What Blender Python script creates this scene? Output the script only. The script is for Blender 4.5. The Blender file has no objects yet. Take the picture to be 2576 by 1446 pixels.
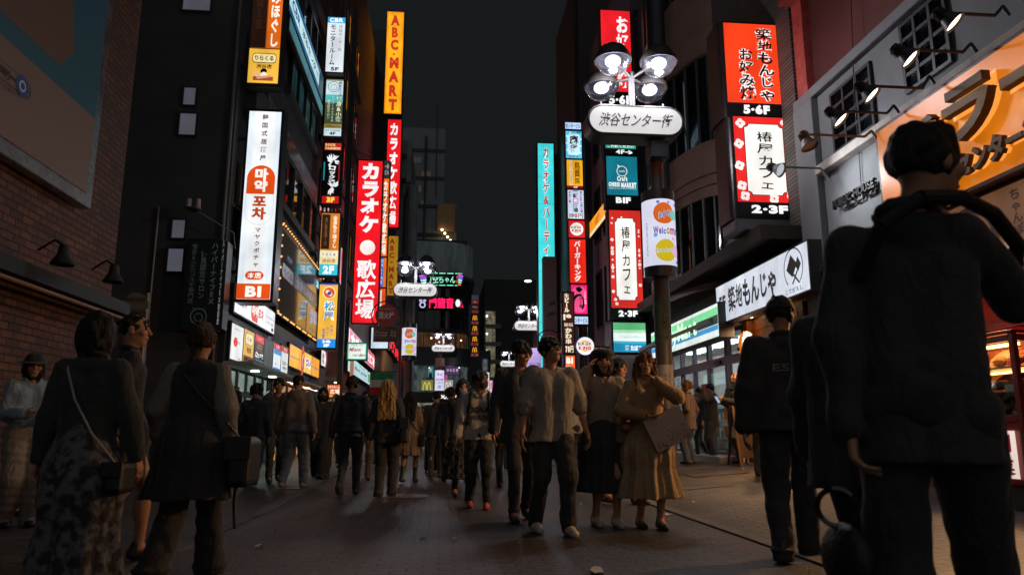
import bpy, bmesh, math, random
import numpy as np
from mathutils import Vector, Matrix
random.seed(7)
rng = np.random.default_rng(7)
sc = bpy.context.scene
COL = sc.collection
R = math.radians

# ------------------------------------------------------------------ camera
FPX, CXP, CYP, CZ = 1860.0, 1288.0, 723.0, 0.9          # focal length and centre on a 2576 px wide sheet
YAW, PITCH = R(5.4), R(11.0)
FW = np.array([math.sin(YAW)*math.cos(PITCH), math.cos(YAW)*math.cos(PITCH), math.sin(PITCH)])
RT = np.array([math.cos(YAW), -math.sin(YAW), 0.0])
UP = np.cross(RT, FW)
CAM = np.array([0.0, 0.0, CZ])
cd = bpy.data.cameras.new("camera"); cam = bpy.data.objects.new("camera", cd); COL.objects.link(cam)
cam.location = (0, 0, CZ); cam.rotation_euler = (R(90)+PITCH, 0, -YAW)
cd.sensor_width = 36; cd.lens = 36*FPX/2576; cd.clip_start = 0.05; cd.clip_end = 1500
cd.dof.use_dof = True; cd.dof.focus_distance = 13.0; cd.dof.aperture_fstop = 3.2
sc.camera = cam
# ------------------------------------------------------------------ world: night sky lit by the city
SKY_ELEV, SKY_ROT = R(40), R(170)
w = bpy.data.worlds.new("World"); sc.world = w; w.use_nodes = True
nt = w.node_tree; nt.nodes.clear()
sky = nt.nodes.new("ShaderNodeTexSky"); sky.sky_type = 'NISHITA'; sky.sun_disc = False
sky.sun_elevation = R(-9); sky.sun_rotation = SKY_ROT
b1 = nt.nodes.new("ShaderNodeBackground"); b1.inputs[1].default_value = 0.03
nt.links.new(sky.outputs[0], b1.inputs[0])
b2 = nt.nodes.new("ShaderNodeBackground"); b2.inputs[0].default_value = (0.0088, 0.0102, 0.0110, 1); b2.inputs[1].default_value = 1.0
ad = nt.nodes.new("ShaderNodeAddShader"); wo = nt.nodes.new("ShaderNodeOutputWorld")
nt.links.new(b1.outputs[0], ad.inputs[0]); nt.links.new(b2.outputs[0], ad.inputs[1]); nt.links.new(ad.outputs[0], wo.inputs[0])
# one soft, weak sun added to lift the blacks, standing for city glow
sl = bpy.data.lights.new("city_fill", 'SUN'); sl.energy = 0.25; sl.angle = R(100); sl.color = (0.94, 0.99, 1.0)
so = bpy.data.objects.new("city_fill", sl); COL.objects.link(so)
so.rotation_euler = (R(55), 0, R(-8))
vs_ = sc.view_settings
sc.display_settings.display_device = 'sRGB'
vs_.view_transform = 'Standard'; vs_.look = 'None'; vs_.exposure = 0.0; vs_.gamma = 1.0; vs_.use_curve_mapping = False
sc.render.engine = 'CYCLES'; sc.render.filter_size = 1.1
cy = sc.cycles
cy.use_denoising = True; cy.max_bounces = 6; cy.diffuse_bounces = 3; cy.glossy_bounces = 4; cy.transmission_bounces = 6; cy.transparent_max_bounces = 12
cy.sample_clamp_indirect = 4.0; cy.caustics_reflective = False; cy.caustics_refractive = False
try: cy.use_light_tree = True
except Exception: pass

# ------------------------------------------------------------------ geometry helpers
def V(*a): return np.array(a, float)
def ray(x, y): return FW + RT*(x-CXP)/FPX - UP*(y-CYP)/FPX
def atY(x, y, Y): d = ray(x, y); return CAM + d*(Y/d[1])
def atX(x, y, X): d = ray(x, y); return CAM + d*(X/d[0])
def pj(p):
    d = np.array(p) - CAM; q = d@FW
    return CXP+FPX*(d@RT)/q, CYP-FPX*(d@UP)/q
def gz(X, Y): return 0.014*max(0.0, Y-9.0) + 0.08*min(max(0.0, X-2.7), 3.6)
def foot(x, y):                                        # where a sight line meets the ground
    d = ray(x, y); lo, hi = 0.5, 200.0
    f = lambda t: (CAM+d*t)[2] - gz(*(CAM+d*t)[:2])
    for _ in range(60):
        m = (lo+hi)/2
        if f(m) > 0: lo = m
        else: hi = m
    return CAM+d*lo
def lin(h):
    if not isinstance(h, str): return tuple(h)[:3]
    h = h.lstrip('#'); o = []
    for i in (0, 2, 4):
        c = int(h[i:i+2], 16)/255
        o.append(c/12.92 if c <= .04045 else ((c+.055)/1.055)**2.4)
    return tuple(o)

_mats = {}
def pbr(name, color, rough=0.7, metal=0.0, var=0.0, vscale=6.0, bump=0.0, bscale=60.0, stretch=(1, 1, 1), spec=0.5, sheen=0.0, coat=0.0, detail=6):
    key = (name, tuple(lin(color)), rough, metal, var, bump, bscale)
    if key in _mats: return _mats[key]
    m = bpy.data.materials.new(name); m.use_nodes = True; t = m.node_tree; p = t.nodes["Principled BSDF"]
    c = lin(color); p.inputs["Base Color"].default_value = (*c, 1)
    p.inputs["Roughness"].default_value = rough; p.inputs["Metallic"].default_value = metal
    p.inputs["Specular IOR Level"].default_value = spec
    if sheen: p.inputs["Sheen Weight"].default_value = sheen; p.inputs["Sheen Roughness"].default_value = .4
    if coat: p.inputs["Coat Weight"].default_value = coat
    if var or bump:
        tc = t.nodes.new("ShaderNodeTexCoord"); mp = t.nodes.new("ShaderNodeMapping"); mp.inputs["Scale"].default_value = stretch
        t.links.new(tc.outputs["Object"], mp.inputs[0])
    if var:
        n = t.nodes.new("ShaderNodeTexNoise"); n.inputs["Scale"].default_value = vscale; n.inputs["Detail"].default_value = detail; n.inputs["Roughness"].default_value = .65
        t.links.new(mp.outputs[0], n.inputs["Vector"])
        r = t.nodes.new("ShaderNodeValToRGB"); r.color_ramp.elements[0].position = .3; r.color_ramp.elements[1].position = .7
        r.color_ramp.elements[0].color = (*[x*(1-var) for x in c], 1); r.color_ramp.elements[1].color = (*[min(1, x*(1+var)) for x in c], 1)
        t.links.new(n.outputs["Fac"], r.inputs[0]); t.links.new(r.outputs[0], p.inputs["Base Color"])
        mr = t.nodes.new("ShaderNodeMapRange"); mr.inputs[3].default_value = max(.02, rough-.12); mr.inputs[4].default_value = min(1, rough+.12)
        t.links.new(n.outputs["Fac"], mr.inputs[0]); t.links.new(mr.outputs[0], p.inputs["Roughness"])
    if bump:
        n2 = t.nodes.new("ShaderNodeTexNoise"); n2.inputs["Scale"].default_value = bscale; n2.inputs["Detail"].default_value = 4
        t.links.new(mp.outputs[0], n2.inputs["Vector"])
        b = t.nodes.new("ShaderNodeBump"); b.inputs["Strength"].default_value = bump; b.inputs["Distance"].default_value = .02
        t.links.new(n2.outputs["Fac"], b.inputs["Height"]); t.links.new(b.outputs[0], p.inputs["Normal"])
    _mats[key] = m; return m
def emit(name, color, strength=1.0, tube=0.12):
    """backlit acrylic: glows a little unevenly, as the tubes behind it do"""
    key = ('e', name, tuple(lin(color)), strength)
    if key in _mats: return _mats[key]
    m = bpy.data.materials.new(name); m.use_nodes = True; t = m.node_tree; p = t.nodes["Principled BSDF"]
    c = lin(color); p.inputs["Base Color"].default_value = (*[min(.6, .02+x*.25) for x in c], 1); p.inputs["Roughness"].default_value = .35
    p.inputs["Emission Color"].default_value = (*c, 1); p.inputs["Emission Strength"].default_value = strength
    if tube:
        tc = t.nodes.new("ShaderNodeTexCoord"); mp = t.nodes.new("ShaderNodeMapping"); mp.inputs["Scale"].default_value = (1.6, 1.6, .9)
        n = t.nodes.new("ShaderNodeTexNoise"); n.inputs["Scale"].default_value = 1.4; n.inputs["Detail"].default_value = 2
        mr = t.nodes.new("ShaderNodeMapRange"); mr.inputs[1].default_value = .3; mr.inputs[2].default_value = .7
        mr.inputs[3].default_value = strength*(1-2*tube); mr.inputs[4].default_value = strength*(1+tube)
        t.links.new(tc.outputs["Object"], mp.inputs[0]); t.links.new(mp.outputs[0], n.inputs["Vector"])
        t.links.new(n.outputs["Fac"], mr.inputs[0]); t.links.new(mr.outputs[0], p.inputs["Emission Strength"])
    _mats[key] = m; return m
def bricks(name, c1, c2, mortar, axes, w, h, rough=.8, gap=.012, bump=.4, var=.35, spots=0):
    """running-bond masonry / pavers; axes picks the two object axes that span the surface"""
    m = bpy.data.materials.new(name); m.use_nodes = True; t = m.node_tree; p = t.nodes["Principled BSDF"]
    tc = t.nodes.new("ShaderNodeTexCoord"); sp = t.nodes.new("ShaderNodeSeparateXYZ"); cb = t.nodes.new("ShaderNodeCombineXYZ")
    t.links.new(tc.outputs["Object"], sp.inputs[0])
    t.links.new(sp.outputs[axes[0]], cb.inputs[0]); t.links.new(sp.outputs[axes[1]], cb.inputs[1])
    b = t.nodes.new("ShaderNodeTexBrick"); b.inputs["Color1"].default_value = (*lin(c1), 1); b.inputs["Color2"].default_value = (*lin(c2), 1)
    b.inputs["Mortar"].default_value = (*lin(mortar), 1); b.inputs["Scale"].default_value = 1.0
    b.inputs["Mortar Size"].default_value = gap; b.inputs["Brick Width"].default_value = w; b.inputs["Row Height"].default_value = h
    b.inputs["Mortar Smooth"].default_value = .2; b.inputs["Bias"].default_value = -.1
    t.links.new(cb.outputs[0], b.inputs["Vector"])
    n = t.nodes.new("ShaderNodeTexNoise"); n.inputs["Scale"].default_value = .9; n.inputs["Detail"].default_value = 8; n.inputs["Roughness"].default_value = .7
    t.links.new(tc.outputs["Object"], n.inputs["Vector"])
    mr = t.nodes.new("ShaderNodeMapRange"); mr.inputs[1].default_value = .3; mr.inputs[2].default_value = .7; mr.inputs[3].default_value = 1-var; mr.inputs[4].default_value = 1+var
    t.links.new(n.outputs["Fac"], mr.inputs[0])
    mx = t.nodes.new("ShaderNodeMix"); mx.data_type = 'RGBA'; mx.blend_type = 'MULTIPLY'; mx.inputs[0].default_value = 1
    t.links.new(b.outputs["Color"], mx.inputs[6]); t.links.new(mr.outputs[0], mx.inputs[7]); t.links.new(mx.outputs[2], p.inputs["Base Color"])
    if spots:
        vo = t.nodes.new("ShaderNodeTexVoronoi"); vo.inputs["Scale"].default_value = 3.1; vo.inputs["Randomness"].default_value = 1
        t.links.new(cb.outputs[0], vo.inputs["Vector"])
        rs = t.nodes.new("ShaderNodeValToRGB"); rs.color_ramp.interpolation = 'LINEAR'
        rs.color_ramp.elements[0].position = .045; rs.color_ramp.elements[0].color = (2.6, 2.5, 2.3, 1) if spots == 1 else (.3, .3, .3, 1); rs.color_ramp.elements[1].position = .07; rs.color_ramp.elements[1].color = (1, 1, 1, 1)
        n5 = t.nodes.new("ShaderNodeTexNoise"); n5.inputs["Scale"].default_value = .33; n5.inputs["Detail"].default_value = 5
        t.links.new(tc.outputs["Object"], n5.inputs["Vector"])
        r5 = t.nodes.new("ShaderNodeValToRGB"); r5.color_ramp.elements[0].position = .42; r5.color_ramp.elements[0].color = (.55, .55, .57, 1); r5.color_ramp.elements[1].position = .6; r5.color_ramp.elements[1].color = (1.15, 1.12, 1.08, 1)
        t.links.new(n5.outputs["Fac"], r5.inputs[0]); t.links.new(vo.outputs["Distance"], rs.inputs[0])
        m6 = t.nodes.new("ShaderNodeMix"); m6.data_type = 'RGBA'; m6.blend_type = 'MULTIPLY'; m6.inputs[0].default_value = 1
        m7 = t.nodes.new("ShaderNodeMix"); m7.data_type = 'RGBA'; m7.blend_type = 'MULTIPLY'; m7.inputs[0].default_value = 1
        t.links.new(mx.outputs[2], m6.inputs[6]); t.links.new(rs.outputs[0], m6.inputs[7]); t.links.new(m6.outputs[2], m7.inputs[6]); t.links.new(r5.outputs[0], m7.inputs[7]); t.links.new(m7.outputs[2], p.inputs["Base Color"])
    n3 = t.nodes.new("ShaderNodeTexNoise"); n3.inputs["Scale"].default_value = 35; n3.inputs["Detail"].default_value = 5
    t.links.new(tc.outputs["Object"], n3.inputs["Vector"])
    ma = t.nodes.new("ShaderNodeMath"); ma.operation = 'MULTIPLY_ADD'; ma.inputs[1].default_value = -1.0
    t.links.new(b.outputs["Fac"], ma.inputs[0]); t.links.new(n3.outputs["Fac"], ma.inputs[2])
    bp = t.nodes.new("ShaderNodeBump"); bp.inputs["Strength"].default_value = bump; bp.inputs["Distance"].default_value = .012
    t.links.new(ma.outputs[0], bp.inputs["Height"]); t.links.new(bp.outputs[0], p.inputs["Normal"])
    mr2 = t.nodes.new("ShaderNodeMapRange"); mr2.inputs[3].default_value = rough-.25; mr2.inputs[4].default_value = rough+.15
    t.links.new(n.outputs["Fac"], mr2.inputs[0]); t.links.new(mr2.outputs[0], p.inputs["Roughness"])
    return m

class MB:
    """collects shapes in world metres; build() links them as ONE mesh object"""
    def __init__(s): s.v = []; s.f = []; s.n = 0
    def add(s, verts, faces):
        verts = np.asarray(verts, float); k = s.n
        s.v.append(verts); s.f += [tuple(i+k for i in f) for f in faces]; s.n += len(verts); return s
    def obox(s, o, a, b, c):
        o, a, b, c = map(np.asarray, (o, a, b, c))
        p = [o, o+a, o+a+b, o+b, o+c, o+a+c, o+a+b+c, o+b+c]
        fs = [(0, 3, 2, 1), (4, 5, 6, 7), (0, 1, 5, 4), (1, 2, 6, 5), (2, 3, 7, 6), (3, 0, 4, 7)]
        if np.dot(np.cross(a, b), c) < 0: fs = [f[::-1] for f in fs]
        return s.add(p, fs)
    def box(s, x0, y0, z0, x1, y1, z1): return s.obox((x0, y0, z0), (x1-x0, 0, 0), (0, y1-y0, 0), (0, 0, z1-z0))
    def quad(s, a, b, c, d): return s.add([a, b, c, d], [(0, 1, 2, 3)])
    def cyl(s, a, b, r0, r1=None, n=16, caps=True):
        r1 = r0 if r1 is None else r1
        a, b = np.asarray(a, float), np.asarray(b, float); d = b-a; d = d/np.linalg.norm(d)
        u = np.cross(d, (0, 0, 1) if abs(d[2]) < .9 else (1, 0, 0)); u /= np.linalg.norm(u); q = np.cross(d, u)
        t = np.linspace(0, 2*np.pi, n, endpoint=False)
        c = np.outer(np.cos(t), u)+np.outer(np.sin(t), q)
        vs = np.vstack([a+c*r0, b+c*r1])
        fs = [(i, (i+1) % n, n+(i+1) % n, n+i) for i in range(n)]
        if caps: fs += [tuple(range(n))[::-1], tuple(range(n, 2*n))]
        return s.add(vs, fs)
    def tube(s, pts, r, n=8):
        for i in range(len(pts)-1): s.cyl(pts[i], pts[i+1], r, r, n)
        return s
    def lathe(s, c, prof, n=28, axis=(0, 0, 1), arc=None):
        """prof: (radius, height) pairs along axis"""
        c = np.asarray(c, float); d = np.asarray(axis, float); d /= np.linalg.norm(d)
        u = np.cross(d, (0, 0, 1) if abs(d[2]) < .9 else (0, 1, 0)); u /= np.linalg.norm(u); q = np.cross(d, u)
        t = np.linspace(0, 2*np.pi, n, endpoint=False)
        ring = np.outer(np.cos(t), u)+np.outer(np.sin(t), q)
        vs = np.vstack([c+ring*r+d*h for r, h in prof]); m = len(prof)
        fs = [(j*n+i, j*n+(i+1) % n, (j+1)*n+(i+1) % n, (j+1)*n+i) for j in range(m-1) for i in range(n)]
        return s.add(vs, fs)
    def ball(s, c, r, n=12, sq=(1, 1, 1)):
        c = np.asarray(c, float); vs = []; fs = []
        m = n//2+1
        for j in range(m+1):
            ph = math.pi*j/m
            for i in range(n):
                t = 2*math.pi*i/n
                vs.append(c+np.array([math.sin(ph)*math.cos(t)*sq[0], math.sin(ph)*math.sin(t)*sq[1], math.cos(ph)*sq[2]])*r)
        for j in range(m):
            for i in range(n): fs.append((j*n+i, (j+1)*n+i, (j+1)*n+(i+1) % n, j*n+(i+1) % n))
        return s.add(vs, fs)
    def plate(s, pts, n, t):
        """flat outline pts (counter-clockwise seen from n), thickness t towards -n"""
        pts = [np.asarray(p, float) for p in pts]; n = np.asarray(n, float); k = len(pts)
        vs = pts+[p-n*t for p in pts]
        return s.add(vs, [tuple(range(k)), tuple(range(2*k-1, k-1, -1))]+[(i, k+i, k+(i+1) % k, (i+1) % k) for i in range(k)])
    def build(s, name, mat, parent=None, smooth=False, origin=None, bevel=0):
        vs = np.vstack(s.v) if s.v else np.zeros((0, 3))
        o = ORI.get(parent.name, (0, 0, 0)) if parent is not None else ((0, 0, 0) if origin is None else origin)
        o = np.asarray(o, float)
        me = bpy.data.meshes.new(name); me.from_pydata((vs-o).tolist(), [], s.f); me.update()
        if smooth: me.polygons.foreach_set("use_smooth", [True]*len(me.polygons))
        me.materials.append(mat)
        ob = bpy.data.objects.new(name, me); COL.objects.link(ob)
        if parent is not None: ob.parent = parent
        else: ob.location = o
        ORI[ob.name] = tuple(o)
        if smooth:
            md = ob.modifiers.new("edges", 'EDGE_SPLIT'); md.split_angle = R(38)
        if bevel:
            md = ob.modifiers.new("bevel", 'BEVEL'); md.width = bevel; md.segments = 4 if bevel > .03 else 2; md.limit_method = 'ANGLE'
        return ob
ORI = {}
def thing(name, label, cat, loc, group=None, rz=0.0):
    o = bpy.data.objects.new(name, None); COL.objects.link(o); o.location = tuple(loc); o.rotation_euler = (0, 0, rz)
    o.empty_display_size = .2; o["label"] = label; o["category"] = cat
    if group: o["group"] = group
    ORI[o.name] = tuple(loc); return o
def tag(o, label, cat, group=None):
    o["label"] = label; o["category"] = cat
    if group: o["group"] = group
    return o
def struct(o): o["kind"] = "structure"; return o

# ------------------------------------------------------------------ lettering
_gl = {}
_fc = bpy.data.curves.new("glyph", 'FONT'); _fo = bpy.data.objects.new("glyph", _fc); COL.objects.link(_fo); _fc.resolution_u = 3
def glyph(ch, bold=0.0, ext=0.0):
    if 0x4E00 <= ord(ch) <= 0x9FFF and bold < .07: bold = min(bold, .024)
    key = (ch, bold, ext)
    if key not in _gl:
        _fc.body = ch; _fc.offset = bold; _fc.extrude = ext
        dg = bpy.context.evaluated_depsgraph_get(); dg.update()
        me = bpy.data.meshes.new_from_object(_fo.evaluated_get(dg))
        co = np.zeros(len(me.vertices)*3); me.vertices.foreach_get("co", co); co = co.reshape(-1, 3)
        _gl[key] = (co, [tuple(p.vertices) for p in me.polygons])
        bpy.data.meshes.remove(me)
    return _gl[key]
def wide(ch): return ord(ch) > 0x2E00
def compose(text, vertical=False, bold=0.02, ext=0.0, shear=0.0, gap=1.0, wob=0.0):
    """one flat mesh (x right, y up) of a string; rows or columns are split by newlines"""
    vs = []; fs = []; n = 0; x = 0.0
    rw = random.Random(len(text)*31+ord(text[0]))
    lines = text.split("\n")
    for li, line in enumerate(lines):
        x = 0.0
        for i, ch in enumerate(line):
            if ch in " \u3000": x += .35 if ch == " " else 1; continue
            co, fa = glyph(ch, bold, ext)
            if len(co) == 0: x += .5; continue
            c = co.copy(); mn, mx = c.min(0), c.max(0)
            if wob:
                a = rw.uniform(-wob, wob); k = 1+rw.uniform(-wob, wob)
                q = c-[.5, .38, 0]; ca, sa = math.cos(a), math.sin(a)
                c[:, 0] = (q[:, 0]*ca-q[:, 1]*sa)*k+.5; c[:, 1] = (q[:, 0]*sa+q[:, 1]*ca)*k+.38
            if vertical:
                if wide(ch): c[:, 0] -= .5; c[:, 1] -= .38
                else: c -= [(mn[0]+mx[0])/2, (mn[1]+mx[1])/2, 0]
                if ch in "ー〜": c[:, 0], c[:, 1] = -c[:, 1].copy(), c[:, 0].copy()
                c[:, 1] -= i*gap; c[:, 0] -= li*1.15
            else:
                if wide(ch): c[:, 0] += x; x += gap
                else: c[:, 0] += x-mn[0]; x += mx[0]-mn[0]+.07
                c[:, 1] -= li*1.15
            if shear: c[:, 0] += c[:, 1]*shear
            vs.append(c); fs += [tuple(k+n for k in f) for f in fa]; n += len(c)
    return np.vstack(vs), fs

SIGN_POWER = 1.18                                      # all backlit faces run on the same kind of tubes
class Sign:
    """a lit or painted sign: face spanned by ux and +z from its top-left corner; u runs right, v runs down (0..1)"""
    def __init__(s, name, label, cat, TL, ux, W, H, depth=.25, case='#17181a', group=None, rim=.03, face=True, roughcase=.45, case_name="cabinet"):
        s.TL = np.asarray(TL, float); s.ux = np.asarray(ux, float); s.W, s.H = W, H
        s.n = np.cross(s.ux, (0, 0, 1)); s.z = np.array([0, 0, 1.0]); s.k = 0
        base = s.TL - s.z*H - s.n*depth/2 + s.ux*W/2
        s.root = thing(name, label, cat, base, group)
        m = MB(); m.obox(s.TL-s.z*H-s.n*depth-s.ux*rim-s.z*rim, s.ux*(W+2*rim), s.n*depth, s.z*(H+2*rim))
        s.case = m.build(case_name, pbr("sign_case", case, roughcase, var=.2, vscale=5), s.root, bevel=.012)
        s.let = {}; s.tris = 0
    def P(s, u, v, off=0.0): return s.TL + s.ux*s.W*u - s.z*s.H*v + s.n*off
    def off(s): s.k += 1; return .002+.0022*s.k
    def m(s, color, e, kind):
        if e <= 0: return pbr(kind+"_paint", color, .5)
        return emit(kind+"_lit", color, e*SIGN_POWER)
    def panel(s, u0, v0, u1, v1, color, e=1.0, name="panel", t=.002):
        o = s.off(); m = MB(); m.quad(s.P(u0, v1, o), s.P(u1, v1, o), s.P(u1, v0, o), s.P(u0, v0, o))
        m.build(name, s.m(color, e, "panel"), s.root); return s
    def rr(s, u0, v0, u1, v1, r, color, e=1.0, name="panel", corner=6):
        """rounded rectangle, r in metres"""
        o = s.off(); W, H = s.W, s.H; pts = []
        for (cu, cv, a0) in ((u1*W-r, v0*H+r, 0), (u0*W+r, v0*H+r, 90), (u0*W+r, v1*H-r, 180), (u1*W-r, v1*H-r, 270)):
            for i in range(corner+1):
                a = R(a0+90*i/corner); pts.append(s.P((cu+r*math.cos(a))/W, (cv-r*math.sin(a))/H, o))
        m = MB(); m.add(pts, [tuple(range(len(pts)))]); m.build(name, s.m(color, e, "panel"), s.root); return s
    def poly(s, uv, color, e=1.0, name="emblem"):
        o = s.off(); m = MB(); m.add([s.P(u, v, o) for u, v in uv], [tuple(range(len(uv)))[::-1]]); m.build(name, s.m(color, e, "panel"), s.root); return s
    def disc(s, u, v, ru, color, e=1.0, sq=1.0, name="emblem", a0=0, a1=360, r_in=0.0, n=28, rot=0):
        """disc or ring, radius ru as a share of the width"""
        o = s.off(); pts = []; ins = []
        for i in range(n+1):
            a = R(a0+(a1-a0)*i/n); x, y = math.cos(a)*ru*s.W, math.sin(a)*ru*s.W*sq
            c_, s_ = math.cos(R(rot)), math.sin(R(rot)); x, y = x*c_-y*s_, x*s_+y*c_
            pts.append(s.P(u+x/s.W, v-y/s.H, o)); ins.append(s.P(u+x*r_in/s.W, v-y*r_in/s.H, o))
        m = MB()
        if r_in: m.add(pts+ins, [(i, i+1, n+2+i, n+1+i) for i in range(n)])
        else: m.add(pts, [tuple(range(n+1))])
        m.build(name, s.m(color, e, "panel"), s.root); return s
    def text(s, txt, u0, v0, u1, v1, color, e=1.0, vert=False, bold=.02, shear=0.0, gap=1.0, ext=0.0, name="lettering", wob=0.0, off=None, mat=None, curve=None, parent=None):
        vs, fs = compose(txt, vert, bold, ext, shear, gap, wob)
        mn, mx = vs.min(0), vs.max(0); sp = np.maximum(mx-mn, 1e-6)
        q = (vs-mn)/sp
        o = s.off() if off is None else off
        z = (vs[:, 2]-(mn[2] if ext else 0))*(1.0 if ext else 0)
        U = u0+(u1-u0)*q[:, 0]; Vv = v1-(v1-v0)*q[:, 1]
        pts = s.TL + np.outer(U*s.W, s.ux) - np.outer(Vv*s.H, s.z) + np.outer(o+z, s.n)
        m = MB(); m.add(pts, fs); m.build(name, mat or s.m(color, e, "letter"), parent or s.root); return s
def front(l, r, t, b, X=None, side='l', Y=None):
    """a face square to the street from its picture edges: (top-left corner, width, height); depth from where its inner edge meets the facade at X"""
    ym = (t+b)/2; xm = (l+r)/2
    if Y is None: Y = atX(l if side == 'l' else r, ym, X)[1]
    a, c = atY(l, ym, Y), atY(r, ym, Y); zt, zb = atY(xm, t, Y)[2], atY(xm, b, Y)[2]
    return V(a[0], Y, zt), c[0]-a[0], zt-zb
def along(l, r, tl, bl, tr, br, X):
    """a face along a facade plane X: picture columns l and r with top and bottom rows at each"""
    A, B, C_, D = atX(l, tl, X), atX(l, bl, X), atX(r, tr, X), atX(r, br, X)
    ya, yc = (A[1]+B[1])/2, (C_[1]+D[1])/2; zt, zb = (A[2]+C_[2])/2, (B[2]+D[2])/2
    return V(X, ya, zt), abs(yc-ya), zt-zb
XP, YP, YN = V(1, 0, 0), V(0, 1, 0), V(0, -1, 0)
# ================================================================== THE SETTING
M_ROAD = bricks("road_pavers", '#524b45', '#403a36', '#1f1d1b', (0, 1), .21, .105, rough=.56, gap=.010, bump=.9, var=.4, spots=2)
M_PAVE = bricks("pavement_pavers", '#57514c', '#403c39', '#1b1918', (0, 1), .205, .105, rough=.56, gap=.010, bump=.95, var=.45, spots=1)
def sheet(name, xs, ys, mat, lift=0.0):
    m = MB(); vs = [(x, y, gz(x, y)+lift) for y in ys for x in xs]; n = len(xs)
    m.add(vs, [(j*n+i, j*n+i+1, (j+1)*n+i+1, (j+1)*n+i) for j in range(len(ys)-1) for i in range(n-1)])
    return struct(m.build(name, mat))
sheet("ground", [-260, -2.05, 2.7, 6.3, 260], [-60, 9, 500], M_PAVE)
sheet("road", [-1.95, 2.62], [-60, 9, 58], M_ROAD, .004)
M_KERB = pbr("kerb_stone", '#524e4b', .7, var=.35, vscale=9, bump=.3, bscale=50)
for nm, x in (("kerb", -2.0), ("kerb", 2.66)):
    m = MB()
    y = -6.0
    while y < 57:
        y2 = y+.6; a, b = gz(x, y+.3), .022
        m.obox((x-.07, y+.004, gz(x, y)-.1), (.14, 0, 0), (0, .592, gz(x, y2)-gz(x, y)), (0, 0, .1+b)); y = y2
    struct(m.build(nm, M_KERB, bevel=.006))

M_DARK = pbr("dark_render", '#46474a', .8, var=.25, vscale=1.5, bump=.25, bscale=25)
M_BLACK = pbr("black_metal", '#33343a', .45, var=.2, vscale=8)
M_GLASS = pbr("dark_glass", '#0b0d10', .06, spec=.9)
M_ALU = pbr("anodised_frame", '#55565a', .4, metal=.7, var=.15, vscale=12)
M_CONC = pbr("concrete", '#97999c', .85, var=.3, vscale=.8, bump=.35, bscale=18)
M_WHITE = pbr("white_plaster", '#828284', .75, var=.12, vscale=2.2, bump=.3, bscale=40)
M_WOOD = pbr("wood_planks", '#6b4526', .6, var=.45, vscale=5, bump=.4, bscale=20, stretch=(.4, .4, 7))

def window(parent, X, y0, y1, z0, z1, side, nx=2, nz=1, fr=M_ALU, gl=M_GLASS, t=.05, proud=.05, sill=None, axis='x'):
    """a framed window on a facade plane; side is the sign of the facade's outward direction"""
    def bx(m, a0, a1, z0_, z1_, d0, d1):
        if axis == 'x': m.box(min(X+side*d0, X+side*d1), a0, z0_, max(X+side*d0, X+side*d1), a1, z1_)
        else: m.box(a0, min(X+side*d0, X+side*d1), z0_, a1, max(X+side*d0, X+side*d1), z1_)
    m = MB()
    bx(m, y0, y1, z0, z0+t, 0, proud); bx(m, y0, y1, z1-t, z1, 0, proud)
    for i in range(nx+1):
        c = y0+(y1-y0)*i/nx; c0 = min(max(c-t/2, y0), y1-t); bx(m, c0, c0+t, z0+t, z1-t, 0, proud)
    for j in range(1, nz):
        c = z0+(z1-z0)*j/nz; bx(m, y0+t, y1-t, c-t/2, c+t/2, .003, proud-.006)
    o = m.build("window", fr, parent)
    p = MB(); bx(p, y0+.01, y1-.01, z0+.01, z1-.01, -.02, .014); p.build("pane", gl, o)
    return o
def boxpart(name, mat, parent, *bx, bevel=0.0):
    m = MB()
    for b in bx: m.box(*b)
    return m.build(name, mat, parent, bevel=bevel)

# ---- near brick building on the left, with its big poster
bl = thing("brick_building", "dark brown brick building standing beside the big cat-and-sky poster", "building", (-8.3, 3.8, 0))
M_BRICK = bricks("brown_brick", '#6e4630', '#4a3024', '#2c2420', (1, 2), .235, .085, gap=.011, bump=.9, var=.6, rough=.75)
bl["label"] = "dark brown brick building carrying the large framed poster"
boxpart("wall", M_BRICK, bl, (-12, -3, -.2, -4.6, 10.6, 13))
boxpart("cornice", M_DARK, bl, (-12.05, -3.05, 13, -4.45, 10.75, 13.4))
TL, W, H = along(0, 258, -420, 344, 0, 480, -4.42)
TL = V(-4.42, TL[1]-2.6, TL[2]); W = atX(238, 300, -4.42)[1]-TL[1]; zb = atX(120, 422, -4.42)[2]; H = TL[2]-zb
s = Sign("billboard", "large poster of sky blue over beige in a silver frame on the brick wall", "billboard", TL, YP, W, H, depth=.14, case='#8d9094', rim=.16, roughcase=.25, case_name="frame")
s.case.data.materials[0] = pbr("brushed_frame", '#9a9da1', .28, metal=.85, var=.2, vscale=3)
s.panel(.0, .0, 1, 1, '#206070', 0); s.poly([(.0, .0), (.6, .0), (.83, .25), (.86, .44), (.8, .55), (.55, .56), (.3, .45), (0, .2)], '#6c5444', 0, name="picture")
s.poly([(0, .64), (1, .64), (1, 1), (0, 1)], '#806b5d', 0, name="band")
s.rr(.35, .73, .70, .80, .10, '#4f3c33', 0, name="emblem"); s.rr(.355, .735, .695, .795, .09, '#806b5d', 0, name="emblem")
s.text("地域猫活動", .375, .748, .625, .787, '#3a2a24', 0, bold=.03)
s.disc(.663, .765, .024, '#2b4f8f', 0); s.disc(.663, .765, .013, '#c9d4e6', 0); s.disc(.663, .765, .008, '#2b4f8f', 0)
s.text("飼い主のいない猫と地域の暮らし", .40, .81, .66, .822, '#5a463b', 0, bold=.01)
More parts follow.
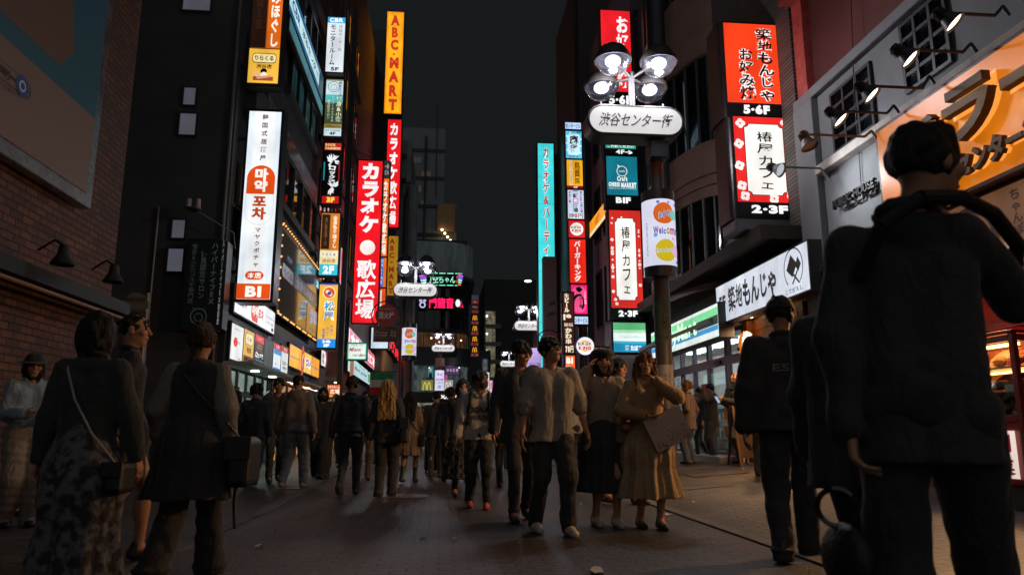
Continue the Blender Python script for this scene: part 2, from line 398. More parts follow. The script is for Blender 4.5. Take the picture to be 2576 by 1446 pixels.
# ledge with two swan-neck spotlights, switched off
led = thing("wall_ledge", "dark sloping ledge with a pale pipe on the brick wall", "ledge", (-4.4, 6.5, 2.7))
p0, p1 = atX(-40, 620, -4.45), atX(292, 742, -4.45)
zl = (p0[2]+p1[2])/2-.25
boxpart("ledge", pbr("soot_black", '#101012', .6), led, (-4.6, p0[1]-1.0, zl, -4.25, p1[1], zl+.16))
MB().cyl((-4.28, p0[1]-1, zl-.06), (-4.28, p1[1], zl-.06), .025).build("pipe", pbr("pale_pipe", '#8a6a54', .5), led, True)
for px, py, wh in ((158, 655, "farther from the alley"), (285, 700, "next to the alley")):
    c = atX(px, py, -4.0)
    t = thing("wall_spotlight", "unlit black swan-neck spotlight over the brick wall, " + wh, "spotlight", c, "spotlights on the brick wall")
    MB().tube([(-4.25, c[1]-.02, c[2]+.1), (-4.1, c[1], c[2]+.22), c+V(0, 0, .16)], .014).build("arm", pbr("soot_black", '#101012', .6), t, True)
    MB().lathe(c, [(.0, .17), (.05, .16), (.06, .06), (.12, -.04), (.115, -.05), (.05, .05), (0, .06)], 20).build("shade", pbr("soot_black", '#101012', .6), t, True)

# ---- corner building with the tall signs
cb = thing("corner_building", "tall dark office building behind the Korean restaurant sign", "building", (-8, 20, 0))
boxpart("wall", M_DARK, cb, (-12, 15, -.3, -4.4, 24.6, 30))
for (px, py, w_, h_) in ((496, 12, 74, 30), (478, 244, 36, 42), (473, 314, 48, 52), (450, 577, 38, 44), (442, 655, 46, 56)):
    a, b = atY(px-w_/2, py+h_/2, 15), atY(px+w_/2, py-h_/2, 15)
    window(cb, 15.0, a[0]-.02, b[0]+.02, a[2]-.03, b[2]+.03, -1, 1, 1, M_BLACK, emit("frosted_pane", '#62636e', .55), t=.03, axis='y')
pp = MB(); pp.cyl((-4.46, 14.93, 0), (-4.46, 14.93, 26), .035); pp.build("drainpipe", pbr("pipe_grey", '#6b625c', .5), cb, True)
pp = MB(); x0 = atY(400, 520, 14.95)[0]; pp.cyl((x0, 14.95, 0), (x0, 14.95, atY(404, 520, 14.95)[2]), .018); pp.build("drainpipe", pbr("pipe_pale", '#a8a39c', .4), cb, True)
FX = -4.4
def facade_win(l, r, tl, bl_, tr, br, X, side, par, **k):
    TL, W, H = along(l, r, tl, bl_, tr, br, X); y0 = TL[1] if side > 0 else TL[1]-W
    return window(par, X, y0, y0+W, TL[2]-H, TL[2], side, **k), (y0, y0+W, TL[2]-H, TL[2])
rows = []
M_ROWPANE = [M_GLASS, emit("teal_pane_glow", '#2c4a52', .5, .4), M_GLASS]  # middle row glows teal in place of reflections in its glass
for wi, q in enumerate(((706, 790, 372, 530, 520, 618), (726, 792, 130, 250, 285, 372), (738, 806, -60, 60, 78, 165))):
    o, b = facade_win(*q, FX, 1, cb, nx=4, t=.07, proud=.1, gl=M_ROWPANE[wi]); rows.append(b)
    b_ = boxpart("window_ledge", M_DARK, cb, (FX, b[0]-.3, b[2]-.22, FX+.16, b[1]+.2, b[2]-.02), bevel=.01)
for zz in (6.1, 9.3, 12.4, 15.5):
    boxpart("floor_band", pbr("band_panel", '#3a4048', .3, var=.25, vscale=2, spec=.7), cb, (FX, 17.2, zz-.9, FX+.09, 24.5, zz-.35))
for zz in (4.6, 7.6, 10.6, 13.4):
    boxpart("balcony", pbr("balcony_grey", '#58524e', .7, var=.2), cb, (FX, 15.7, zz, FX+.22, 16.9, zz+.95), bevel=.02)
    boxpart("balcony_soffit", pbr("soffit_tan", '#9a7a66', .7), cb, (FX, 15.5, zz+1.0, FX+.06, 16.8, zz+1.9))
# the wall lamp over the alley side
c = atY(486, 525, 14.6); t = thing("wall_lamp", "twin lamp on a thin arm on the dark alley wall", "lamp", (c[0], 15, c[2]))
MB().tube([c, c+V(.75, .2, -.42), c+V(.75, .4, -.7)], .012).build("arm", pbr("arm_pale", '#8a857d', .5), t, True)
MB().lathe(c, [(0, .04), (.16, .0), (.15, -.03), (0, -.04)], 18).build("hood", M_BLACK, t, True)
for dx in (-.09, .09): MB().cyl(c+V(dx, 0, .0), c+V(dx, 0, .2), .05, .04).build("bulb", pbr("lamp_off", '#b8a99c', .4), t, True)

# shop fronts under the corner building (recessed, lit from inside)
def shopfront(name, label, X, y0, y1, z0, z1, side, light, wallc, power, glow='#fff4e0', depth=1.6, items=True, ceil=1.0):
    t = thing(name, label, "shop front", (X-side*depth/2, (y0+y1)/2, z0))
    xb = X-side*depth
    wm = pbr("shop_wall", wallc, .6, var=.1)
    a, b = min(X, xb), max(X, xb)
    boxpart("back_wall", wm, t, (xb-.02, y0, z0, xb+.02, y1, z1))
    boxpart("side_wall", wm, t, (a, y0-.04, z0, b, y0, z1)); boxpart("side_wall", wm, t, (a, y1, z0, b, y1+.04, z1))
    boxpart("ceiling", wm, t, (a, y0, z1, b, y1, z1+.04)); boxpart("shop_floor", pbr("shop_tiles", '#8f8d88', .3), t, (a, y0, z0-.04, b, y1, z0))
    n = max(1, int((y1-y0)/1.6))
    for i in range(n):
        yc = y0+(i+.5)*(y1-y0)/n
        boxpart("ceiling_light", emit("shop_tube", light, power, 0), t, (a+.3, yc-.5, z1-.05, b-.3, yc+.5, z1-.01))
    if items:
        rr_ = random.Random(int(y0*10)); cols = ['#b03030', '#d8c040', '#2f6fb0', '#e8e4da', '#3c8a4a', '#c97a30']
        for k in range(3):
            zz = z0+.45+.55*k
            if zz > z1-.3: break
            boxpart("shelf", pbr("shelf_white", '#c8c8c4', .5), t, (min(xb, xb+side*.35), y0+.1, zz, max(xb, xb+side*.35), y1-.1, zz+.03))
            for ci, cc in enumerate(cols):
                m = MB(); y = y0+.15+ci*.11
                while y < y1-.25:
                    h = rr_.uniform(.16, .34); m.box(min(xb+side*.08, xb+side*.3), y, zz+.032, max(xb+side*.08, xb+side*.3), y+.085, zz+.032+h); y += .66
                m.build("goods", pbr("goods", cc, .5), t)["kind"] = "stuff"
    return t
gl_ = None
# carve: the ground floor of the corner building is a dark portal
por = thing("shop_portal", "dark portal and fascia over the shops under the corner building", "shop front", (-4.2, 20, 0))
boxpart("fascia", M_BLACK, por, (FX+.002, 15.0, 2.2, FX+.12, 24.5, 3.62))
for pa, pb in ((15.0, 15.35), (19.25, 19.6), (23.9, 24.5)): boxpart("pillar", M_BLACK, por, (FX+.002, pa, 0, FX+.14, pb, 2.2))
def lit_shop(label, y0, y1, z1, col, wallc, e, X=FX+.004):
    """glazed shop front: the lit room shows as bright back wall, shelves and doors set in a shallow bay"""
    t = thing("shop_window", label, "shop window", (X, (y0+y1)/2, 0))
    boxpart("back_wall", emit("lit_room", col, e, .25), t, (X, y0, .02, X+.01, y1, z1))
    m = MB(); n = int((y1-y0)/.75)
    for i in range(n+1): yy = y0+(y1-y0)*i/n; m.box(X+.06, yy-.025, .02, X+.12, yy+.025, z1)
    m.box(X+.061, y0, z1-.5, X+.119, y1, z1-.44)
    m.build("window_frame", M_ALU, t)
    m = MB(); k = random.Random(3)
    for j in range(4):
        yy = y0+.1
        while yy < y1-.3:
            wd = k.uniform(.12, .35); m.box(X+.012, yy, .5+j*.38, X+.05, yy+wd, .5+j*.38+k.uniform(.1, .3)); yy += wd+k.uniform(.05, .3)
    m.build("goods", pbr("shop_goods", wallc, .6, var=.5, vscale=9), t)["kind"] = "stuff"
    return t
lit_shop("pale green lit convenience shop with shelves under the row of small lit panels", 15.4, 19.2, 2.15, '#a8c0b0', '#5a6a60', .55)
lit_shop("warm orange lit beef bowl counter under the yellow fascia", 19.65, 23.85, 2.15, '#e09a62', '#6a3a24', .75)
for yy, c_, e_ in ((16.6, (.8, 1, .9), 45), (18.3, (.8, 1, .9), 45), (21.0, (1, .6, .32), 60), (23.0, (1, .6, .32), 60)):
    MB().cyl((FX+.35, yy, 2.19), (FX+.35, yy, 2.17), .09, n=18).build("downlight", emit("downlight_cool" if yy < 19 else "downlight_warm", '#e8fff0' if yy < 19 else '#ffc890', 5, 0), por)
    l = bpy.data.lights.new("downlight_beam", 'SPOT'); l.energy = e_; l.color = c_; l.spot_size = R(150); l.spot_blend = .8; l.shadow_soft_size = .1
    lo = bpy.data.objects.new("downlight_beam", l); COL.objects.link(lo); lo.parent = por; lo.location = (FX+.42+4.2, yy-20, 2.12); lo.rotation_euler = (0, R(-35), 0)
boxpart("soffit", pbr("soffit_white", '#a8aaa6', .5), por, (FX+.12, 15.0, 2.2, FX+.7, 24.5, 2.26))
t = thing("tube_light", "bare white tube light under the yellow beef bowl fascia", "lamp", (FX+.3, 21.8, 2.2))
a, b = atX(725, 938, FX+.3), atX(797, 961, FX+.3)
MB().cyl((FX+.3, a[1], 2.22), (FX+.3, b[1], 2.22), .03).build("tube", emit("tube_white", '#fff0e6', 2.5, 0), t, True)
boxpart("bracket", M_BLACK, t, (FX+.27, a[1], 2.26, FX+.33, b[1], 2.3))

# ---- further buildings on the left
lb = thing("brick_red_building", "dark reddish building behind the big red karaoke sign", "building", (-7, 31, 0))
M_REDW = pbr("red_brown_tiles", '#6e4038', .6, var=.25, vscale=2.5, bump=.2)
boxpart("wall", M_REDW, lb, (-11, 25.0, -.3, -4.45, 45.4, 24))
for zz in (5.2, 8.4, 11.6, 14.8, 18.0):
    for yy in (25.6, 29.2, 32.6): window(lb, -4.45, yy, yy+2.6, zz, zz+1.7, 1, 3, 1)
    boxpart("floor_band", M_DARK, lb, (-4.45, 25, zz-.7, -4.36, 36, zz-.45))
boxpart("shop_front", emit("warm_shop", '#a8683c', .5, .3), lb, (-4.44, 29.6, .1, -4.41, 35.6, 2.6))
for yy in (29.0, 34.0, 40.0):  # warm spots with their fittings, added to light the crowd from behind
    MB().cyl((-4.0, yy, 2.75), (-4.0, yy, 2.71), .1, n=18).build("downlight", emit("downlight_warm", '#ffc890', 5, 0), lb)
    boxpart("added_lamp_arm", M_BLACK, lb, (-4.45, yy-.03, 2.75, -3.95, yy+.03, 2.79))
    l = bpy.data.lights.new("downlight_beam", 'SPOT'); l.energy = 210; l.color = (1, .66, .38); l.spot_size = R(150); l.spot_blend = .8; l.shadow_soft_size = .1
    lo = bpy.data.objects.new("downlight_beam", l); COL.objects.link(lo); lo.parent = lb; lo.location = (-3.95+7, yy-31, 2.68); lo.rotation_euler = (0, R(-40), 0)
bc = thing("shoe_shop_building", "dark plain building behind the tall orange sign", "building", (-7, 46, 0))
boxpart("wall", pbr("dark_cladding", '#4a4340', .6, var=.2, vscale=1), bc, (-11, 45.5, -.3, -3.75, 56, 27))
for zz in (4.5, 7.7, 10.9, 14.1, 17.3, 20.5):
    for yy in (46, 51): window(bc, -3.75, yy, yy+3.4, zz, zz+1.9, 1, 3, 1)
    window(bc, 45.5, -6.4, -4.7, zz, zz+1.5, -1, 2, 1, axis='y')
boxpart("awning", pbr("orange_awning", '#8a5426', .7, var=.2), bc, (-3.75, 45.6, 2.7, -2.9, 52, 2.95))
boxpart("tan_wall", pbr("tan_panel", '#a8763c', .6, var=.15), bc, (-3.745, 45.55, 3.0, -3.6, 55, 7.4))
bd = thing("concrete_building", "tall grey concrete building with ducts beyond the orange sign", "building", (-6, 61, 0))
boxpart("wall", M_CONC, bd, (-11, 57, -.3, -2.75, 66, 24), (-10, 58, 24, -4.2, 66, 30))
MB().cyl((-2.55, 56.7, 0), (-2.55, 56.7, 20.0), .42, n=24).build("column", M_CONC, bd, True)
m = MB()
for zz in (20.5, 22.5): m.box(-4.5, 56.2, zz, -3.1, 57, zz+1.1)
m.build("air_unit", pbr("unit_grey", '#8a8c8e', .6), bd, bevel=.03)
m = MB(); m.tube([(-4.6, 56.6, 17), (-4.6, 56.6, 26)], .12); m.tube([(-3.0, 56.7, 12), (-3.0, 56.7, 19), (-3.0, 57.2, 19.5)], .2); m.build("duct", pbr("duct_grey", '#6a6c70', .5, metal=.4), bd, True)
m = MB()
for i in range(7): m.box(-4.6+.3*i, 56.9, 19.0, -4.56+.3*i, 56.94, 20.4)
m.box(-4.6, 56.89, 20.36, -2.76, 56.95, 20.42); m.build("railing", M_BLACK, bd)
be = thing("rear_building", "dark stepped building with a lit roof terrace behind the rounded corner building", "building", (-1, 82, 0))
boxpart("wall", pbr("grey_panels", '#85888c', .8, var=.2), be, (-7, 78, -.3, -.1, 90, 34), (-.1, 78.5, -.3, 1.3, 90, 25.4))
boxpart("terrace_wall", pbr("terrace_tan", '#b08a60', .7), be, (-.8, 77.6, 22.2, 1.1, 78.4, 25.2))
for k in range(4):
    c = atY(1112+7*k, 578+9*k, 77.3); MB().ball(c, .13).build("terrace_light", emit("terrace_lamp", '#ffd9a0', 6, 0), be, True)

for k in range(7):
    a = atY(1036+12*(k % 4), 395+36*(k//2), 77.9); boxpart("window", emit("far_window_dim", ('#4a4438', '#3a444a', '#54483c')[k % 3], .5, .2), be, (a[0], 77.93, a[2]-.7, a[0]+.5, 77.99, a[2]))
MB().tube([(-2.2, 77.8, 8), (-2.2, 77.8, 33)], .12).build("drainpipe", M_BLACK, be, True); MB().tube([(-1.0, 77.8, 26), (-1.0, 77.8, 37)], .05).build("mast", M_BLACK, be, True)
boxpart("floor_band", M_BLACK, be, *[(-7, 77.9, 12+3.2*i, -.1, 77.99, 12.35+3.2*i) for i in range(7)])
# rounded corner building that closes the street
bf = thing("rounded_building", "rounded corner building with neon signs closing the street", "building", (0, 68, .7))
Yf, Xr, rad = 62.0, 2.25, 2.6
def curve_pts(off=0.0, n=14):
    pts = [(-5.5, Yf-off)]
    for i in range(n+1):
        a = R(90*i/n); pts.append((Xr-rad+(rad+off)*math.sin(a), Yf+rad-(rad+off)*math.cos(a)))
    pts.append((Xr+off, 76)); return pts
def curved_band(name, mat, z0, z1, off=0.0, thick=.25, par=None):
    o, i_ = curve_pts(off), curve_pts(off-thick); n = len(o); m = MB()
    vs = [(x, y, z0) for x, y in o]+[(x, y, z1) for x, y in o]+[(x, y, z0) for x, y in i_]+[(x, y, z1) for x, y in i_]
    fs = [(k, k+1, n+k+1, n+k) for k in range(n-1)]+[(n+k, n+k+1, 3*n+k+1, 3*n+k) for k in range(n-1)]+[(2*n+k, 2*n+k+1, k+1, k) for k in range(n-1)]
    m.add(vs, fs); return m.build(name, mat, par or bf, True)
def zat(y, Y=Yf): return atY(1120, y, Y)[2]
m_stain = pbr("stained_concrete", '#c4d6e2', .85, var=.5, vscale=.9, bump=.3, bscale=12, stretch=(1.6, 1.6, .35), detail=9)
curved_band("parapet", m_stain, zat(692), zat(610), .35, .6)
curved_band("cornice", pbr("cornice_grey", '#555a60', .7), zat(700), zat(692)-.01, .5, .8)
curved_band("glass_wall", pbr("dark_curtain_glass", '#15171b', .15, spec=.8), zat(828), zat(700)-.01, 0, .3)
curved_band("floor_band", M_BLACK, zat(835), zat(826), .12, .4)
curved_band("lit_floor", emit("restaurant_glow", '#5a3a20', .6, .4), zat(872), zat(836), -.05, .2)
curved_band("canopy_band", pbr("canopy_black", '#202224', .5), zat(918), zat(873), .2, .5)
curved_band("shop_glass", emit("lit_shop_floor", '#4c5a58', .55, .5), zat(985), zat(919), -.05, .2)
curved_band("sign_band", pbr("slat_dark", '#2c2a2a', .6), zat(1012), zat(986), .35, .7)
curved_band("shop_front", emit("lit_entrance", '#8a8478', .75, .5), .7, zat(1013), -.1, .2)
m = MB()
for i in range(9):
    x = -5+.85*i
    if x < -.4: m.box(x, Yf-.06, zat(872), x+.07, Yf-.01, zat(701))
for i in range(1, 8):
    a = R(90*i/8); x, y = Xr-rad+(rad+.03)*math.sin(a), Yf+rad-(rad+.03)*math.cos(a); m.cyl((x, y, zat(872)), (x, y, zat(701)), .04, n=6)
m.build("mullion", M_BLACK, bf)
for k, (x, y, c) in enumerate(((1085, 850, '#ffd9a8'), (1135, 848, '#ffd0a0'), (1105, 860, '#e8a860'), (1160, 856, '#ffcf9a'), (1080, 925, '#ffffff'), (1155, 925, '#f4f0ff'))):
    MB().ball(atY(x, y, Yf-.25), .07).build("ceiling_light", emit("spot_glow", c, 4, 0), bf, True)
boxpart("pilaster", pbr("stone_blocks", '#7c8086', .8, var=.2), bf, *[(-3.1, Yf-.5, .6+i*.62, -2.3, Yf, .6+i*.62+.58) for i in range(9)], bevel=.02)
boxpart("roof_railing", M_BLACK, bf, (-3, Yf+.5, zat(610), 2, Yf+.55, zat(600)))

# tall block far behind with lit stair landings
bt = thing("stair_block", "distant dark tower with lit stair landings stacked in a column", "building", (7, 95, 0))
boxpart("wall", pbr("tower_dark", '#3c3c3c', .8, var=.2), bt, (5.2, 92, -.3, 14, 105, zat(700, 92)))
for k in range(5):
    y0 = 783+44*k; a, b = atY(1222, y0+34, 91.9), atY(1246, y0, 91.9)
    boxpart("landing", emit("landing_glow", '#8a8068', .55, .4), bt, (a[0], 91.9, a[2], b[0], 91.99, b[2]))
    boxpart("landing_wall", pbr("landing_wall", '#8a8478', .8), bt, (a[0]-.2, 91.2, a[2]-.5, b[0]+.7, 91.9, a[2]))
    MB().ball(atY(1225, y0+12, 91.5), .12).build("landing_lamp", emit("landing_lamp", '#ffffff', 5, 0), bt, True)
bo = thing("far_block", "low dark block at the far end of the street beyond the lamps", "building", (14, 72, 0))
boxpart("wall", M_DARK, bo, (8.0, 68, -.3, 24, 80, zat(985, 68)), (9.2, 68.2, -.3, 24, 80, zat(880, 68)))
for k in range(6):
    a = atY(1258+13*k, 1000+2*(k % 2), 67.9); boxpart("window", emit("far_window", ('#c8b48a', '#8aa0a8', '#c07a90')[k % 3], .7, 0), bo, (a[0], 67.9, a[2]-.5, a[0]+.4, 67.98, a[2]+.4))
bk = thing("end_block", "dark shop block at the end of the street left of the tower", "building", (4, 80, 0))
boxpart("wall", M_DARK, bk, (2.4, 78, -.3, 5.1, 88, zat(880, 78)))
boxpart("shop_front", emit("far_shop", '#a8a49a', .6, .4), bk, (2.5, 77.95, 1.0, 5.0, 77.99, 3.0))

# ---- right side
br = thing("tiled_building", "dark tiled building with a curved bay behind the orange-red restaurant sign", "building", (9, 15.6, 0))
M_TILE = bricks("grey_wall_tiles", '#5c5350', '#534a48', '#2a2726', (1, 2), .62, .42, gap=.012, bump=.3, var=.2, rough=.45)
XF = 6.0
boxpart("wall", M_TILE, br, (XF, 11.4, 3.0, 13, 20.2, 26))
m = MB()
c0 = (6.05, 17.3); rb = 1.35
def bay(name, mat, z0, z1, r, smooth=True, n=22):
    m = MB(); pts = [(c0[0]-r*math.sin(R(180*i/n))*.5, c0[1]-r*1.7*math.cos(R(180*i/n))) for i in range(n+1)]; k = n+1
    vs = [(x, y, z0) for x, y in pts]+[(x, y, z1) for x, y in pts]
    fs = [(i+1, i, k+i, k+i+1) for i in range(n)]+[tuple(range(k)), tuple(range(2*k-1, k-1, -1))]
    m.add(vs, fs); return m.build(name, mat, br, smooth)
M_BAY = pbr("bay_brown", '#86665a', .5, var=.2, vscale=2)
for i, (za, zb_, r) in enumerate(((3.9, 4.25, 1.42), (5.95, 6.2, 1.42), (6.2, 6.42, 1.48), (6.42, 6.64, 1.54), (6.64, 7.2, 1.5), (9.3, 9.6, 1.48), (9.6, 11.2, 1.42), (13.6, 15.0, 1.42), (17.5, 19, 1.42))):
    bay("bay_band", M_BAY, za, zb_-.004, r)
for za, zb_ in ((4.25, 5.95), (7.2, 9.3), (11.2, 13.6), (15.0, 17.5)):
    bay("bay_window", M_GLASS, za+.002, zb_-.006, 1.36)
    m = MB()
    for i in range(1, 12):
        a = R(15*i); x, y = c0[0]-1.38*.5*math.sin(a), c0[1]-1.38*1.7*math.cos(a); m.cyl((x, y, za), (x, y, zb_-.005), .035, n=6)
    m.build("mullion", M_BLACK, br)
cq = atX(1655, 70, 5.3); MB().cyl((5.3, cq[1], 5.2), (5.3, cq[1], 26), .29, n=24).build("column", pbr("dark_column", '#26262c', .4), br, True)
boxpart("end_pier", bricks("thin_bricks", '#6a6058', '#544c47', '#2c2927', (0, 2), .23, .07, gap=.01), br, (XF-.02, 11.38, .2, XF+.5, 11.9, 8.4))
boxpart("soffit_beam", pbr("beam_brown", '#3c322d', .7), br, (XF-.75, 11.5, 4.05, XF, 20.2, 4.3), bevel=.01)

# convenience store
z0 = .40
st = thing("convenience_store", "brightly lit convenience store with glass doors behind the queue", "shop", (8, 16.6, z0))
ya, yb, xd = 14.0, 20.1, 5.95
def S_(name, mat, *b, **k): return boxpart(name, mat, st, *b, **k)
M_SH = pbr("store_white", '#d8dad6', .6)
S_("floor", pbr("store_tiles", '#b8b6b0', .25), (5.3, ya, .05, 9.5, yb, z0+.02))
S_("back_wall", M_SH, (9.4, ya, z0, 9.5, yb, 3.1)); S_("side_wall", M_SH, (6, ya-.06, z0, 9.5, ya, 3.1)); S_("side_wall", M_SH, (6, yb, z0, 9.5, yb+.06, 3.1))
S_("ceiling", M_SH, (5.3, ya, 2.98, 9.5, yb, 3.04))
for xx in (6.6, 8.2):
    for yy in (14.6, 16.4, 18.2): S_("ceiling_light", emit("store_tube", '#f4fbff', 8.5, 0), (xx, yy, 2.93, xx+.25, yy+1.3, 2.975))
rr2 = random.Random(5)
for k, cc in enumerate(('#c23a34', '#e2c23c', '#3a74b8', '#ece8de', '#3f9a55', '#d8843a')):
    m = MB()
    for sh in range(4):
        for xx, y_ in ((9.0, None), (7.4, 1)):
            y = ya+.3+.13*k
            while y < yb-.3:
                h = rr2.uniform(.15, .32); zz = z0+.35+.45*sh
                if xx == 9.0: m.box(9.0, y, zz, 9.3, y+.1, zz+h)
                elif sh < 2: m.box(7.4, y, zz, 7.7, y+.1, zz+h)
                y += .78
    m.build("goods", pbr("store_goods", cc, .5), st)["kind"] = "stuff"
m = MB()
for sh in range(5): m.box(8.95, ya+.2, z0+.31+.45*sh, 9.38, yb-.2, z0+.34+.45*sh)
for sh in range(3): m.box(7.38, ya+.2, z0+.31+.45*sh, 7.9, yb-.2, z0+.34+.45*sh)
m.build("shelf", pbr("shelf_white", '#c8c8c4', .5), st)
zt = 2.44
m = MB()                                                # door and window frames
for yy in (14.05, 14.9, 15.0, 16.0, 16.06, 17.0, 17.9, 18.8, 20.0): m.box(xd-.05, yy-.035, z0, xd+.05, yy+.035, 2.95)
m.box(xd-.052, ya, zt-.17, xd+.052, yb, zt); m.box(xd-.051, ya, 2.9, xd+.051, yb, 2.97); m.box(xd-.051, ya, z0, xd+.051, yb, z0+.08)
m.build("window_frame", pbr("store_frame", '#6a6570', .35, metal=.6), st)
m = MB(); m.box(xd-.1, 15.2, zt-.14, xd-.053, 15.5, zt-.06); m.build("door_sensor", M_BLACK, st)
gm = bpy.data.materials.new("clear_glass"); gm.use_nodes = True; g = gm.node_tree; g.nodes.clear()
tr = g.nodes.new("ShaderNodeBsdfTransparent"); tr.inputs[0].default_value = (.92, .95, .95, 1); gs = g.nodes.new("ShaderNodeBsdfGlossy"); gs.inputs[1].default_value = .03
fr = g.nodes.new("ShaderNodeMath"); fr.operation = "POWER"; fr.inputs[1].default_value = 4.0; lw_ = g.nodes.new("ShaderNodeLayerWeight"); lw_.inputs[0].default_value = .5; g.links.new(lw_.outputs[1], fr.inputs[0]); mxs = g.nodes.new("ShaderNodeMixShader"); go = g.nodes.new("ShaderNodeOutputMaterial")
g.links.new(fr.outputs[0], mxs.inputs[0]); g.links.new(tr.outputs[0], mxs.inputs[1]); g.links.new(gs.outputs[0], mxs.inputs[2]); g.links.new(mxs.outputs[0], go.inputs[0])
M_CLEAR = gm
S_("window_pane", gm, (xd-.006, 16.1, z0+.08, xd+.006, yb-.05, zt-.17)); S_("window_pane", gm, (xd-.006, ya+.05, zt, xd+.006, yb-.05, 2.9))
S_("door", gm, (xd-.03, 15.03, z0+.08, xd-.02, 15.98, zt-.17))
S_("poster", pbr("door_poster", '#b8443c', .5), (xd-.03, 16.2, 1.5, xd-.012, 16.55, 1.95)); S_("poster", pbr("door_poster", '#c8b8a8', .5), (xd-.03, 16.6, 1.45, xd-.012, 16.9, 1.9))
S_("poster", pbr("door_poster", '#3a5a9a', .5), (xd-.03, 16.2, .95, xd-.012, 16.6, 1.45))
S_("red_banner", emit("red_banner", '#c01830', .6, .2), (xd+.2, 14.15, z0+.3, xd+.22, 14.85, 1.75))
S_("red_side", pbr("red_side", '#7a2a34', .5), (5.6, 19.75, z0, 5.95, 20.1, 3.0))
S_("canopy", pbr("soffit_grey", '#8a8884', .5), (5.25, ya, 3.0, 6.0, 20.2, 3.08))
for k in range(6): MB().cyl((5.6, 14.6+1.0*k, 2.994), (5.6, 14.6+1.0*k, 2.98), .09, n=16).build("downlight", pbr("downlight_off", '#c8c4bc', .3), st)

# wooden bar entrance under the fifth-floor restaurant board
wb = thing("wood_bar_front", "dark plank-clad bar entrance glowing orange under the white restaurant board", "shop front", (6.2, 12.7, .26))
boxpart("wall", M_WOOD, wb, *[(5.98, 11.45, .2+.2*i, 6.05, 13.9, .39+.2*i) for i in range(14)])
boxpart("post", M_WOOD, wb, (5.86, 13.7, .2, 6.0, 13.9, 3.0)); boxpart("post", M_WOOD, wb, (5.86, 11.45, .2, 6.0, 11.62, 3.0)); boxpart("door", pbr("door_dark", '#2a1d14', .5, var=.3), wb, (5.93, 12.1, .25, 5.979, 13.0, 2.3))
boxpart("soffit", pbr("soffit_wood", '#a0764a', .5, var=.2, stretch=(8, 1, 1)), wb, (5.69, 11.4, 3.05, 6.0, 14.0, 3.12))
for k, yy in enumerate((11.9, 12.7, 13.5)):
    o = MB().cyl((5.82, yy, 3.048), (5.82, yy, 3.03), .08, n=18).build("downlight", emit("downlight_glow", '#ffd9a0', 9, 0), wb)
    l = bpy.data.lights.new("downlight_beam", 'SPOT'); l.energy = 150; l.color = (1, .55, .24); l.spot_size = R(120); l.spot_blend = .8; l.shadow_soft_size = .08
    lo = bpy.data.objects.new("downlight_beam", l); COL.objects.link(lo); lo.parent = wb; lo.location = (5.80-6.2, yy-12.7, 2.9-.26); lo.rotation_euler = (0, R(24), 0)

# next buildings up the right side
bp_ = thing("purple_grey_building", "purple-grey building with an orange diagonal fascia behind the cheese bar sign", "building", (9, 24, 0))
M_PUR = pbr("purple_panels", '#7a6674', .5, var=.15, vscale=1.2)
boxpart("wall", M_PUR, bp_, (5.75, 21.0, -.2, 12, 27.5, 16))
for zz in (4.6, 7.8, 11.0):
    for yy in (21.4, 22.9, 24.4, 25.9): window(bp_, 5.75, yy, yy+1.0, zz, zz+2.1, -1, 1, 1, M_BLACK)
boxpart("dark_base", M_BLACK, bp_, (5.7, 21.0, .2, 5.748, 27.4, 3.6))
boxpart("warm_pillar", emit("warm_pillar", '#d08a40', .7, .3), bp_, (5.55, 26.4, .4, 5.69, 26.8, 3.9))
bq = thing("slim_building", "slim dark building behind the stacked lit signs", "building", (8, 33, 0))
boxpart("wall", pbr("slim_dark", '#4c3f45', .6, var=.2), bq, (5.35, 27.6, -.2, 12, 33.4, 20.0), (5.1, 33.4, -.2, 12, 39, 14))
boxpart("pipe_run", pbr("pipe_dark", '#2f2b2e', .5), bq, (5.2, 27.8, .5, 5.34, 28.0, 19))

# white pub building on the near right
bw = thing("white_pub_building", "white plastered pub building with a dark red upper wall on the near right", "building", (9, 4, 0))
XW = 6.0
zr = atX(2045, 248, XW)[2]
boxpart("wall", M_WHITE, bw, (XW, -4, -.2, 12, 11.3, zr-.05))
boxpart("upper_wall", pbr("dark_red_wall", '#62302b', .7, var=.2, vscale=2, bump=.3), bw, (XW+.12, -4, zr+.14, 12, 11.25, 12))
boxpart("cornice", M_WHITE, bw, (XW-.1, -4, zr-.04, XW+.3, 11.34, zr+.13), bevel=.02)
boxpart("pilaster", M_WHITE, bw, (XW-.12, 10.7, .2, XW-.002, 11.32, zr-.05), bevel=.012)
boxpart("red_pilaster", pbr("worn_red", '#b8524a', .6, var=.4, vscale=5), bw, (XW-.02, 10.95, zr+.14, XW+.118, 11.28, 8.2))
boxpart("upper_beam", pbr("beam_red", '#8a4640', .7, var=.2), bw, (XW-.25, -4, 8.2, XW+.11, 11.3, 8.5))
zs = atX(2170, 355, XW)[2]
boxpart("ledge", pbr("ledge_stained", '#b4aaa2', .8, var=.4, vscale=3, stretch=(1, 1, .4)), bw, (XW-.16, -4, zs-.14, XW-.002, 10.69, zs+.0), bevel=.01)
for q in ((2098, 2202, 232, 382, 150, 338), (2276, 2392, 56, 240, -38, 172)):
    facade_win(*q, XW, -1, bw, nx=3, nz=4, fr=M_BLACK, t=.05, proud=.05)
